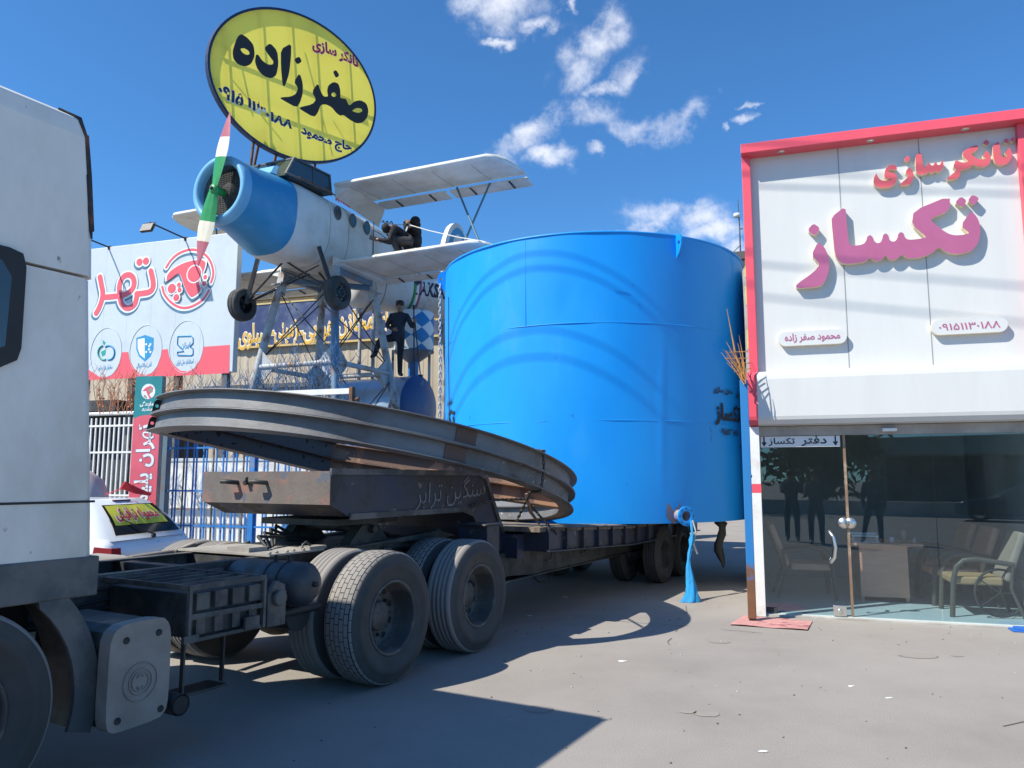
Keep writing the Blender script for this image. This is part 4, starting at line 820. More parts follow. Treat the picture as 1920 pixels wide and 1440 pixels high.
for q0_, q1_ in (((1.5, 3.27), (6, 3.24)), ((-24, 1.40), (-20.5, 1.43)), ((9, 3.1), (9.3, 3.06)), ((4.0, .55), (4.3, .53))):
    sc_ = MB(); sc_.path([cyl_fn(a)(V((0, z, -.008))) for a, z in (q0_, ((q0_[0] + q1_[0]) / 2, (q0_[1] + q1_[1]) / 2), q1_)], .0035, 5); sc_.build('scuff_mark', M['scuff'], sh)
M['burn'] = mat('burnt_paint', (.20, .14, .08), .7, var=.3, dirt=(.03, .13, .40), damt=.5, dscale=7, dsharp=.2); m_.build('burnt_paint_patch', M['burn'], sh)
m_ = MB(); f_ = cyl_fn(46.5)
m_.text(fa('تکساز'), None, .32, 0, .014, fn=lambda p: f_(V((p.x, p.y + 1.58, 0))))
m_.text(fa('تولیدی'), None, .11, 0, .004, fn=lambda p: f_(V((p.x + .38, p.y + 1.90, 0)))); m_.text(fa('مخزن سازی'), None, .11, 0, .004, fn=lambda p: f_(V((p.x - .15, p.y + 1.92, 0))))
m_.text(fanum('09151130188'), None, .12, 0, .005, fn=lambda p: f_(V((p.x, p.y + 1.30, 0)))); m_.text(fa('مشهد'), None, .09, 0, .004, fn=lambda p: f_(V((p.x + .42, p.y + 1.12, 0))))
f2 = cyl_fn(-74); m_.text(fa('تکساز'), None, .40, 0, .012, fn=lambda p: f2(V((p.x, p.y + 1.55, 0)))); m_.text(fa('تولیدی'), None, .11, 0, .004, fn=lambda p: f2(V((p.x + .2, p.y + 1.85, 0)))); m_.text(fa('مشهد'), None, .09, 0, .004, fn=lambda p: f2(V((p.x + .2, p.y + 1.2, 0))))
m_.build('stencil_lettering', M['blacktext'], sh)
def tkp(th, z, dr=.02): t = R(-90 + th); return V((TC[0] + (TRD + dr) * math.cos(t), TC[1] + (TRD + dr) * math.sin(t), TC[2] + z))
chain('hoist_chain', [tkp(-83, 4.0, .1), tkp(-83.5, 2.5, .08), tkp(-83.5, 1.0, .08), tkp(-83.5, .6, .07)], .09, .010, M['chain2'], 'pale chain hanging down the left flank of the blue tank')
m_ = MB(); m_.path([tkp(-72, 3.6), tkp(-71, 2.6), tkp(-69, 1.6), tkp(-66, .9, .04)], .007, 6); tag(m_.build('thin_cable', M['black']), 'thin black cable hanging on the left side of the blue tank', 'cable')
# blue cloth strap hanging from the outlet, black rag, crumpled grille shadow props are left to real objects
m_ = MB(); q0 = tkp(22.6, .05, .2); q1 = V((2.29, 10.17, 0)); rings = []
prof = [(0, .016, .014), (.08, .022, .016), (.16, .014, .012), (.25, .036, .018), (.33, .018, .014), (.42, .024, .018), (.5, .018, .016), (.58, .028, .02), (.66, .040, .024), (.74, .046, .03), (.82, .060, .036), (.9, .074, .045), (.955, .105, .055), (.98, .112, .06), (1, .108, .06)]
for s_, wx, wy in prof:
    c = q0.lerp(q1, s_) + V((.02 * math.sin(9 * s_), .01, 0)); c.z = max(c.z, 0.004); ring = []
    for i in range(18): t = 2 * math.pi * i / 18; k = 1 + .30 * math.sin(5 * t + 9 * s_) * (1 if s_ > .2 else .4) + .10 * math.sin(11 * t - 23 * s_); ring.append(c + V((wx * k * math.cos(t), wy * k * math.sin(t), 0)))
    rings.append(ring)
m_.loft(rings[::-1]); o = m_.build('hanging_cloth', mat('blue_cloth', (.01, .22, .50), .85, var=.3, vscale=12, bump=.4, bscale=20)); tag(o, 'blue cloth hanging from the tank outlet flange down to the ground', 'cloth')
m_ = MB(); rings = []
for s_, wx in ((0, .05), (.06, .09), (.15, .045), (.3, .06), (.5, .055), (.65, .065), (.8, .045), (.93, .025), (1, .006)):
    c = V((3.08 + .03 * math.sin(8 * s_), 11.55, .97 - .69 * s_)); rings.append([c + V((wx * (1 + .3 * math.sin(3 * t + 9 * s_)) * math.cos(t), .025 * math.sin(t), 0)) for t in [2 * math.pi * i / 12 for i in range(12)]])
m_.loft(rings[::-1]); o = m_.build('hanging_rag', M['black']); tag(o, 'ragged black cloth strip hanging under the tank near the blue post', 'rag')
m_ = MB(); m_.path([q0 + V((.02, 0, 0)), q0 + V((.05, -.05, -.15)), q0 + V((.01, -.06, -.3)), q0 + V((.06, -.06, -.45))], .012, 6); o = m_.build('rope_end', M['chain2']); tag(o, 'grey rope end tied to the tank outlet above the blue cloth', 'rope')
# ================================================================ the aeroplane on its lattice tower
PA = R(66); PO = (-5.56, 14.0, 0)                               # aeroplane frame: x rearward, y to its left, z up
PM = Matrix.Translation(PO) @ Matrix.Rotation(PA, 4, 'Z'); PIv = PM.inverted()
M['skin'] = mat('weathered_white_skin', (.62, .62, .60), .5, var=.05, vscale=1.5, dirt=(.46, .41, .34), damt=.3, dscale=1.6, dsharp=.2, bump=.1, bscale=4)
M['skinb'] = mat('blue_nose_paint', (.025, .23, .46), .45, var=.12, vscale=1.2, dirt=(.06, .27, .48), damt=.4, dscale=1.2, bump=.06, bscale=4)
M['skinlb'] = mat('light_blue_lip', (.14, .38, .60), .45, var=.08)
M['pgreen'] = mat('green_blade_paint', (.02, .25, .07), .4); M['pwhite'] = mat('cream_blade_paint', (.72, .66, .52), .4); M['pred'] = mat('faded_red_blade_paint', (.42, .11, .14), .4)
M['canopy'] = mat('canopy_glass', (.03, .05, .065), .12, spec=.8)
M['strut'] = mat('teal_strut', (.06, .14, .19), .5); M['blackm'] = mat('black_paint', (.018, .018, .02), .45, var=.2)
M['ribl'] = mat('grimy_seam', (.22, .20, .17), .8)
pln = thing('biplane', 'white biplane with blue nose and tricolour propeller mounted high on a lattice tower', 'aeroplane', PO, PA)
def sec(w, zc, top, bot, n, k=36):
    out = []
    for i in range(k):
        t = 2 * math.pi * i / k; c, s = math.cos(t), math.sin(t); h = top if s > 0 else bot
        out.append((w * math.copysign(abs(c) ** (2 / n), c), zc + h * math.copysign(abs(s) ** (2 / n), s)))
    return out
ST = [(.16, .66, 7.03, .66, .66, 2), (.6, .69, 7.02, .67, .72, 2.05), (1.0, .74, 7.02, .68, .85, 2.3), (1.32, .785, 7.02, .67, .93, 2.6)]
SW = [(1.32, .785, 7.02, .67, .93, 2.6), (1.6, .80, 7.02, .66, .95, 2.9), (3.9, .80, 7.02, .66, .92, 2.9), (4.6, .74, 7.04, .64, .82, 2.6), (6.0, .52, 7.22, .52, .62, 2.3), (7.6, .30, 7.52, .38, .42, 2.1), (9.2, .12, 7.80, .26, .22, 2)]
def rings(S): return [[(p, y, z) for y, z in sec(w_, zc, t, b_, n)] for p, w_, zc, t, b_, n in S]
m_ = MB(); m_.loft(rings(SW)[::-1], 0, True); fus = m_.build('fuselage', M['skin'], pln)
m_ = MB(); m_.loft(rings(ST)[::-1], 0, True, caps=False)
nose = m_.build('engine_cowling', M['skinb'], pln)
LZ = frame((0, 0, 7.03), (0, 1, 0), (1, 0, 0))
m_ = MB(); m_.lathe([(.50, .30), (.50, .06), (.53, .0), (.58, -.03), (.635, -.01), (.662, .05), (.664, .17)], 56, M=LZ); m_.build('cowling_lip', M['skinlb'], nose)
m_ = MB(); m_.lathe([(0, .42), (.5, .42), (.5, .28)], 40, M=LZ); m_.tube((-.05, -.0, 7.0), (.4, 0, 7.0), .07); m_.lathe([(0, .2), (.2, .22), (.22, .4)], 24, M=LZ); m_.build('engine_hollow', M['black'], nose)
m_ = MB()
for i in range(-12, 13):
    u = i * .04; h = math.sqrt(max(.5 ** 2 - u * u, 0)); m_.bar((.13, u, 7.03 - h), (.13, u, 7.03 + h), .007, .007); m_.bar((.134, -h, 7.03 + u), (.134, h, 7.03 + u), .007, .007)
m_.build('wire_screen', M['chassis2'], nose)
# propeller: two tapered, twisted blades in colour bands
pr = MB(); hub = V((-.14, -.03, 6.97)); tilt = R(12)
ax = V((0, -math.sin(tilt), math.cos(tilt))); sx = V((0, math.cos(tilt), math.sin(tilt)))
pp = MB()
pp.lathe([(0, -.06), (.05, -.055), (.095, -.03), (.10, .05), (.05, .28)], 24, M=frame(hub, (0, 1, 0), (1, 0, 0)), mi=0); pp.lathe([(0, -.09), (.035, -.085), (.035, -.05)], 10, M=frame(hub, (0, 1, 0), (1, 0, 0)), mi=3)
prop = pp.build('propeller', [M['pgreen'], M['pwhite'], M['pred'], M['chassis']], pln)
for s_ in (1, -1):
    m_ = MB(); prev = None; T = [0.02, .06, .15, .25, .34, .42, .421, .52, .6, .68, .681, .8, .9, .96, 1.0]
    def bl(t):
        wd = .085 + .085 * math.sin(min(t / .45, 1) * math.pi / 2) if t < .45 else .17 * (1 - ((t - .45) / .55) ** 1.6) + .012
        tw_ = R(14 - 10 * t); e = (sx * math.cos(tw_) * s_ + V((1, 0, 0)) * math.sin(tw_)); th_ = V((1, 0, 0)) * math.cos(tw_) - sx * s_ * math.sin(tw_); c = hub + ax * (s_ * 1.48 * t)
        q = .028 * (1 - .75 * t)
        return [c + e * wd * 1.0, c + e * wd * .4 + th_ * q, c - e * wd * .4 + th_ * q, c - e * wd * 1.0, c - e * wd * .4 - th_ * q, c + e * wd * .4 - th_ * q]
    for t0, t1 in zip(T, T[1:]):
        k = 0 if t1 <= .421 else 1 if t1 <= .681 else 2
        m_.loft([bl(t0), bl(t1)], k, False, caps=(t1 == 1.0))
    weld(m_.build('propeller_blade', [M['pgreen'], M['pwhite'], M['pred']], prop))
# canopy
m_ = MB(); m_.loft([[(1.12, -.62, 7.62), (1.12, .62, 7.62), (2.46, .72, 7.64), (2.46, -.72, 7.64)], [(1.36, -.62, 8.06), (1.36, .62, 8.06), (2.46, .66, 8.09), (2.46, -.66, 8.09)]], 0, False); can = m_.build('canopy', M['canopy'], pln)
m_ = MB()
for y in (-1, 1):
    m_.bar((1.34, y * .625, 8.06), (2.47, y * .67, 8.09), .04, .035); m_.bar((1.12, y * .63, 7.66), (2.47, y * .73, 7.68), .05, .05); m_.bar((1.12, y * .62, 7.64), (1.36, y * .62, 8.07), .04, .04); m_.bar((2.46, y * .72, 7.64), (2.46, y * .66, 8.09), .04, .04); m_.bar((1.9, y * .68, 7.64), (1.92, y * .645, 8.08), .03, .03)
m_.bar((1.36, -.62, 8.06), (1.36, .62, 8.06), .04, .035); m_.bar((2.46, -.66, 8.09), (2.46, .66, 8.09), .04, .035); m_.build('canopy_frame', M['skirt'], can)
m_ = MB(); m_.loft([[(1.05, -.3, 7.70), (1.05, .3, 7.70), (1.3, .45, 7.66), (1.3, -.45, 7.66)], [(1.2, -.25, 7.9), (1.2, .25, 7.9), (1.3, .3, 7.95), (1.3, -.3, 7.95)]], 0, False); m_.build('nose_hump', M['skinlb'], pln)
for p in (2.60, 3.15, 3.69):
    m_ = MB(); e = [(p + .105 * math.cos(t), 7.28 + .145 * math.sin(t)) for t in [2 * math.pi * i / 30 for i in range(30)]]; m_.prism(e, .79, .812, 0, FM); o = m_.build('porthole', M['canopy'], fus)
    m_ = MB(); m_.path([(p + .11 * math.cos(t), -.808, 7.28 + .15 * math.sin(t)) for t in [2 * math.pi * i / 30 for i in range(30)]], .012, 5, closed=True); m_.build('porthole_rim', M['skirt'], o)
m_ = MB()
for a in (90, 210, 330):
    c = (2.58 + .05 * math.cos(R(a)), 7.58 + .05 * math.sin(R(a))); u = (math.cos(R(a)), math.sin(R(a))); w_ = (-u[1], u[0])
    m_.prism([(c[0] + u[0] * .05, c[1] + u[1] * .05), (c[0] + w_[0] * .028, c[1] + w_[1] * .028), (c[0] - u[0] * .05, c[1] - u[1] * .05), (c[0] - w_[0] * .028, c[1] - w_[1] * .028)], .8, .806, 0, FM)
for i in range(5): m_.box(2.72 + i * .07, 2.75 + i * .07, -.806, -.79, 7.555 - .006 * i, 7.59 - .006 * i)
m_.build('red_emblem', M['red'], fus)
for p_ in (2.36, 3.02, 5.0, 6.2):
    for (a0, *A_), (b0, *B_) in zip(SW, SW[1:]):
        if a0 <= p_ < b0:
            f = (p_ - a0) / (b0 - a0); w_, zc, t_, bb_, n_ = [u + (v_ - u) * f for u, v_ in zip(A_, B_)]; m_ = MB(); m_.path([(p_, y, z) for y, z in sec(w_ * 1.001, zc, t_ * 1.001, bb_ * 1.001, n_, 48)], .005, 4, closed=True); m_.build('skin_seam', M['ribl'], fus)
m_ = MB(); m_.bar((3.96, -.8, 6.3), (3.96, -.805, 7.66), .02, .012, up=(0, 1, 0)); m_.bar((1.34, -.79, 7.63), (3.9, -.8, 7.66), .02, .02); m_.build('panel_strip', M['rust'], fus)
# wings
def wing(nm, le, te, z, q0, q1, side, th=.13, tipcut=.42, dih=.0):
    Q = [q0, (q0 + q1) / 2, q1 - tipcut, q1 - tipcut * .6, q1 - tipcut * .3, q1 - tipcut * .1, q1]; LEo = [0, 0, 0, .14 * .9, .38, .7, 1.02]; rg = []
    air = [(0, 0), (.015, .32), (.06, .62), (.16, .9), (.32, 1.0), (.6, .75), (1, .18), (1, -.05), (.6, -.25), (.32, -.34), (.14, -.34), (.05, -.26), (.012, -.14)]
    for q, o in zip(Q, LEo):
        c = te - le - o; t_ = th * min(1, c / (te - le) * 1.15); zz = z + dih * (q - q0) - (.03 * o); rg.append([(le + o + c * x, -side * q, zz + t_ * y) for x, y in air])
    m_ = MB(); m_.loft(rg if side > 0 else rg[::-1], 0, True); o = m_.build(nm, M['skin'], pln); m_ = MB()
    for f in (.12, .34, .58, .80): q = q0 + (q1 - q0) * f; zb = z + dih * (q - q0) - th * .34 - .001; m_.bar((le + .14 * (te - le), -side * q, zb), (te - .42 * (te - le), -side * q, zb), .008, .003); m_.bar((te - .42 * (te - le), -side * q, zb), (te - .03, -side * q, z + dih * (q - q0) - .013), .008, .003)
    m_.build('rib_line', M['ribl'], o); return o
def flap(p0, p1, z, q0, q1, side, droop):
    m_ = MB(); rg = []
    for q in (q0, q1): rg.append([(p0, -side * q, z + .02), (p1, -side * q, z - droop + .008), (p1, -side * q, z - droop), (p0, -side * q, z - .02)])
    m_.loft(rg, 0, False); o = m_.build('flap', M['skin'], pln); weld(o)
    m_ = MB()
    for f in (.28, .78): q = q0 + (q1 - q0) * f; m_.bar((p0 - .02, -side * q, z - .025), (p1 - .06, -side * q, z - droop - .012), .035, .02)
    m_.build('hinge_arm', M['chassis'], o)
for side, q1 in ((1, 4.82), (-1, 4.36)):
    wing('upper_wing', 2.46, 3.62, 7.86, .78, q1, side, dih=.004)
    flap(3.66, 4.0, 7.81, 1.12, 2.86, side, .05); flap(3.66, 4.02, 7.81, 2.97, q1 - .02, side, .05)
    wing('lower_wing', 2.58, 4.08, 6.17, .74, min(q1, 4.40), side, dih=.012)
    flap(4.12, 4.40, 6.15, 1.0, 2.5, side, .05); flap(4.12, 4.40, 6.16, 2.58, 3.9, side, .05)
    m_ = MB(); m_.loft([[(2.5, -side * .78, 7.60), (4.2, -side * .78, 7.45), (4.2, -side * .78, 7.70), (2.5, -side * .78, 7.84)], [(2.6, -side * 1.06, 7.80), (3.95, -side * 1.10, 7.72), (3.95, -side * 1.10, 7.79), (2.6, -side * 1.06, 7.84)]], 0, False); weld(m_.build('wing_root', M['skin'], pln))
    m_ = MB(); m_.loft([[(2.6, -side * .70, 6.02), (4.4, -side * .70, 5.98), (4.4, -side * .70, 6.3), (2.6, -side * .70, 6.34)], [(2.62, -side * .98, 6.10), (4.2, -side * 1.0, 6.08), (4.2, -side * 1.0, 6.16), (2.62, -side * .98, 6.2)]], 0, False); weld(m_.build('wing_root', M['skin'], pln))
    if side > 0:
        a1, a2, b1, b2 = (3.54, -3.21, 7.80), (2.75, -4.15, 6.24), (3.60, -3.97, 7.80), (3.3, -3.42, 6.26)
    else: a1, a2, b1, b2 = (3.5, 2.9, 7.80), (2.9, 3.7, 6.24), (3.5, 3.6, 7.80), (3.2, 3.0, 6.24)
    m_ = MB(); m_.tube(a1, a2, .022, n=8); m_.tube(b1, b2, .022, n=8); m_.build('wing_strut', M['strut'], pln)
# fin
fo = [(8.55, 7.95), (8.68, 8.5), (8.95, 9.0), (9.3, 9.26), (9.7, 9.26), (10.0, 9.02), (10.15, 8.6), (10.2, 7.9)]
m_ = MB(); m_.prism(smooth_loop(fo, 1), -.07, .07, 0, FM); fin = m_.build('tail_fin', M['skin'], pln, bevel=.02)
m_ = MB(); m_.prism([[(9.5 + (x - 9.45) * .80, 8.45 + (z - 8.45) * .84) for x, z in smooth_loop(fo, 1)], [(9.5 + (x - 9.45) * .56, 8.40 + (z - 8.45) * .66) for x, z in smooth_loop(fo, 1)]], .072, .08, 0, FM); m_.build('blue_fin_outline', M['skinb'], fin)
m_ = MB(); m_.bar((4.6, -.66, 7.56), (6.4, -.40, 7.62), .05, .06); m_.build('green_stripe', M['pgreen'], fus)
# landing gear
for side, q, z, p in ((1, 1.18, 5.40, 2.24), (-1, 1.16, 5.28, 1.90)):
    m_ = MB(); m_.bar((2.0, -side * .80, 6.36), (p, -side * (q - .16), z + .02), .10, .07); m_.build('gear_leg', M['blackm'], pln)
    m_ = MB(); m_.tube((1.9, -side * .05, 6.10), (p, -side * (q - .1), z), .022, n=8); m_.tube((2.9, -side * .1, 6.12), (p, -side * (q - .1), z), .022, n=8); m_.tube((2.4, side * .5, 6.10), (p, -side * (q - .12), z + .03), .014, n=6); m_.build('gear_brace', M['blackm'], pln)
    w_ = MB(); w_.lathe([(0, .05), (.06, .05), (.07, .11), (.10, .115), (.11, .06), (.18, .05), (.20, .10)], 30)
    for i in range(5): t = 2 * math.pi * i / 5; w_.lathe([(0, .05), (.014, .05), (.012, .075), (0, .078)], 8, 1, Matrix.Translation((.14 * math.cos(t), .14 * math.sin(t), .0)))
    o = w_.build('gear_wheel', [M['blackm'], M['chrome']], pln); o.matrix_local = frame((p, -side * (q - .05), z), (1, 0, 0), (0, -side, 0))
    ty = MB(); ty.lathe([(.19, -.10), (.24, -.125), (.31, -.12), (.345, -.09), (.355, -.05), (.345, -.044), (.345, -.036), (.357, -.03), (.357, .03), (.345, .036), (.345, .044), (.355, .05), (.345, .09), (.31, .12), (.24, .125), (.19, .10)], 48); ty.build('gear_tyre', mat('black_tyre', (.03, .03, .03), .8, var=.2, dirt=(.08, .075, .07), damt=.4) if side > 0 else bpy.data.materials['black_tyre'], o)

# lattice tower
TWO = PM @ V((3.19, -.15, 0)); TWO.z = 0
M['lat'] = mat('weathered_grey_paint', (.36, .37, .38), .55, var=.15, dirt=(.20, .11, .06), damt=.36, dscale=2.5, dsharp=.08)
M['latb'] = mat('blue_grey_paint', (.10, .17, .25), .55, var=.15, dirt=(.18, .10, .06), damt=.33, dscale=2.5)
tower = thing('lattice_tower', 'four legged steel lattice tower with diamond gusset plates under the biplane', 'tower', TWO, PA)
hf = lambda z: 1.60 - .15 * z
CN = [(-1, 1), (-1, -1), (1, -1), (1, 1)]
def cp_(c, z): return V((c[0] * hf(z), c[1] * hf(z), z))
for i, c in enumerate(CN):
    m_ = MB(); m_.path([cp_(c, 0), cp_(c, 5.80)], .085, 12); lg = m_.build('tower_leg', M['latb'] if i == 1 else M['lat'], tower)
    m_ = MB(); a = cp_(c, 5.80); m_.bar(a + V((0, 0, -.2)), a + V((-c[0] * .05, -c[1] * .05, .26)), .16, .16); m_.box(a.x - .14, a.x + .14, a.y - .14, a.y + .14, 5.78, 5.80); m_.build('leg_head', M['lat'], lg)
    m_ = MB(); a = cp_(c, 0); m_.box(a.x - .2, a.x + .2, a.y - .2, a.y + .2, 0, .03); m_.build('foot_plate', M['lat'], lg)
for i in range(4):
    a, b_ = CN[i], CN[(i + 1) % 4]
    for z in (3.95, 1.6): m_ = MB(); m_.path([cp_(a, z), cp_(b_, z)], .055, 10); m_.build('ring_girder', M['lat'], tower)
    for z0, z1 in ((4.1, 5.7), (1.75, 3.8), (.1, 1.5)):
        for u, v_ in ((a, b_), (b_, a)): m_ = MB(); m_.tube(cp_(u, z0), cp_(v_, z1), .013, n=6); m_.build('cross_rod', M['blackm'], tower)
    for c, o in ((a, b_), (b_, a)):
        e = (cp_(o, 3.95) - cp_(c, 3.95)).normalized(); F = frame(cp_(c, 3.95), e, V((0, 0, 1)).cross(e) * 1.0)
        F = Matrix(((e.x, 0, V((0, 0, 1)).cross(e).x, cp_(c, 3.95).x), (e.y, 0, V((0, 0, 1)).cross(e).y, cp_(c, 3.95).y), (0, 1, 0, 3.95), (0, 0, 0, 1)))
        m_ = MB(); m_.prism([(.02, .42), (.40, .06), (.40, -.06), (.0, -.46), (-.04, -.1), (-.04, .1)], -.008, .008, 0, F); m_.build('gusset_plate', M['lat'], tower)
m_ = MB()
for a, b_ in ((CN[0], CN[2]), (CN[1], CN[3])): m_.bar(cp_(a, 5.9), cp_(b_, 5.9), .1, .12)
m_.bar(cp_(CN[0], 5.98), cp_(CN[3], 5.98), .1, .1); m_.bar(cp_(CN[1], 5.98), cp_(CN[2], 5.98), .1, .1); m_.build('top_frame', M['latb'], tower)

# ================================================================ oval sign above the aeroplane
SO = V((-4.81, 15.8, 8.45)); SA = R(49); SM = Matrix.Translation(SO) @ Matrix.Rotation(SA, 4, 'Z'); SI = SM.inverted(); SN = V((math.sin(SA), -math.cos(SA), 0))
M['ysheet'] = translucent('yellow_banner_sheet', (.93, .78, .13), .52)
osg = thing('oval_sign', 'large oval yellow sign with bold black Persian lettering above the biplane', 'sign', SO, SA)
def sgn(px, py, d=.0): q = SI @ on_plane(px, py, SM @ V((0, -d, 0)), SN); return (q.x, q.z)
ca, sa_ = math.cos(R(16.2)), math.sin(R(16.2)); SC = (.22, 10.12 - 8.45)
def ell(rx, ry, n=72): return [(SC[0] + rx * math.cos(2 * math.pi * i / n) * ca - ry * math.sin(2 * math.pi * i / n) * sa_, SC[1] + rx * math.cos(2 * math.pi * i / n) * sa_ + ry * math.sin(2 * math.pi * i / n) * ca) for i in range(n)]
m_ = MB(); m_.prism(ell(2.11, 1.63), 0, 0, 0, FM); m_.build('yellow_sheet', M['ysheet'], osg)
m_ = MB(); m_.prism([ell(2.15, 1.67), ell(2.10, 1.62)], -.10, .012, 0, FM); m_.build('rim', mat('navy_rim', (.012, .02, .06), .5), osg)
m_ = MB()
def inside(x, z): dx, dz_ = x - SC[0], z - SC[1]; u = dx * ca + dz_ * sa_; v_ = -dx * sa_ + dz_ * ca; return (u / 2.1) ** 2 + (v_ / 1.62) ** 2 < 1
def chord(p, d):
    ts = [t * .02 for t in range(-260, 261) if inside(p[0] + d[0] * t * .02, p[1] + d[1] * t * .02)]; return (p[0] + d[0] * ts[0], p[1] + d[1] * ts[0]), (p[0] + d[0] * ts[-1], p[1] + d[1] * ts[-1])
for x in (-1.5, -.68, .02, .62, 1.5): a, b_ = chord((x, SC[1] + .3 * x), (-.11, 1)); m_.bar((a[0], .06, a[1]), (b_[0], .06, b_[1]), .016, .03)
for z in (-.62, .2): a, b_ = chord((.1, SC[1] + z), (1, .04)); m_.bar((a[0], .10, a[1]), (b_[0], .10, b_[1]), .03, .03)
for (x0, z0), (x1, z1) in (((.1, SC[1] + 1.1), (.9, SC[1] - 1.0)), ((-1.6, SC[1] - .2), (-.4, SC[1] - 1.1)), ((.9, SC[1] - .2), (1.6, SC[1] - .9)), ((-1.5, SC[1] + .5), (-1.1, SC[1] - .8))): m_.bar((x0, .1, z0), (x1, .1, z1), .016, .02)
m_.prism([(.05, SC[1] + 1.42), (.95, SC[1] + 1.35), (1.1, SC[1] + 1.0), (.35, SC[1] + .98)], -.45, -.42, 0, FM)
m_.build('steel_frame', M['chassis2'], osg)
m_ = MB()
for x, y, zt in ((-.75, .1, .35), (-.6, .35, .4), (.75, .1, .15), (-.2, .3, .2)): m_.tube((x - .1, y, -1.0), (x, .1, zt), .03, n=8)
m_.build('support_leg', M['rust'], osg)
kS = 380 / 1710
def so_(pts, it=1): return smooth_loop([sgn(360 + x * kS, y * kS, .004) for x, y in pts], it)
m_ = MB()
SAF = [[[(415, 285), (470, 320), (520, 380), (530, 470), (500, 540), (450, 562), (390, 545), (350, 500), (342, 440), (360, 370), (385, 310)], [(405, 412), (440, 405), (480, 430), (488, 458), (460, 465), (425, 445)]],
       [[(660, 362), (720, 430), (730, 540), (712, 635), (670, 662), (610, 645), (555, 590), (530, 520), (540, 460), (560, 462), (590, 510), (640, 545), (680, 545), (690, 520), (650, 470), (608, 405)]],
       [[(838, 365), (750, 415), (750, 560), (765, 725), (785, 725), (820, 620), (835, 480)]],
       [[(908, 615), (860, 690), (895, 740), (880, 790), (835, 815), (745, 822), (750, 835), (880, 908), (910, 870), (935, 790), (935, 700)]], [[(905, 475), (928, 520), (888, 545), (862, 500)]],
       [[(1062, 700), (1012, 775), (1048, 840), (1015, 880), (908, 905), (912, 922), (1028, 990), (1060, 955), (1085, 885), (1130, 880), (1180, 905), (1215, 950), (1250, 978), (1280, 968), (1330, 1010), (1390, 1042), (1440, 1035), (1480, 990), (1490, 930), (1470, 870), (1420, 845), (1370, 855), (1325, 895), (1300, 835), (1270, 830), (1250, 825), (1252, 760), (1235, 705), (1195, 690), (1150, 720), (1140, 770), (1150, 815), (1110, 815), (1085, 770)],
        [(1175, 790), (1200, 775), (1220, 800), (1205, 820), (1180, 812)], [(1345, 935), (1390, 910), (1430, 915), (1440, 940), (1400, 955)]], [[(1215, 590), (1245, 635), (1215, 660), (1188, 605)]]]
for lps in SAF: m_.prism([so_(l) for l in lps], .003, .006, 0, FM)
m_.build('main_lettering', M['blacktext'], osg)
M['outl'] = mat('white_outline', (.75, .75, .72), .6); M['crim'] = mat('crimson', (.5, .02, .07), .6); M['navyt'] = mat('navy_text', (.012, .03, .12), .6)
for body, a, b_, h, k, arc in ((fa('تانکر سازی'), (585, 84), (672, 121), .36, 1, .05), (fanum('0915'), (409, 164), (457, 189), .29, 2, -.03), (fanum('1130188'), (464, 187), (549, 232), .30, 2, -.05), (fa('حاج محمود'), (564, 245), (659, 279), .34, 2, -.03)):
    m_ = MB(); text_fit(m_, body, sgn(*a), sgn(*b_), h, -.003, .06, 0, arc); text_fit(m_, body, sgn(*a), sgn(*b_), h * .93, -.006, .042, k, arc)
    m_.build('small_lettering', [M['outl'], M['crim'], M['navyt']], osg)

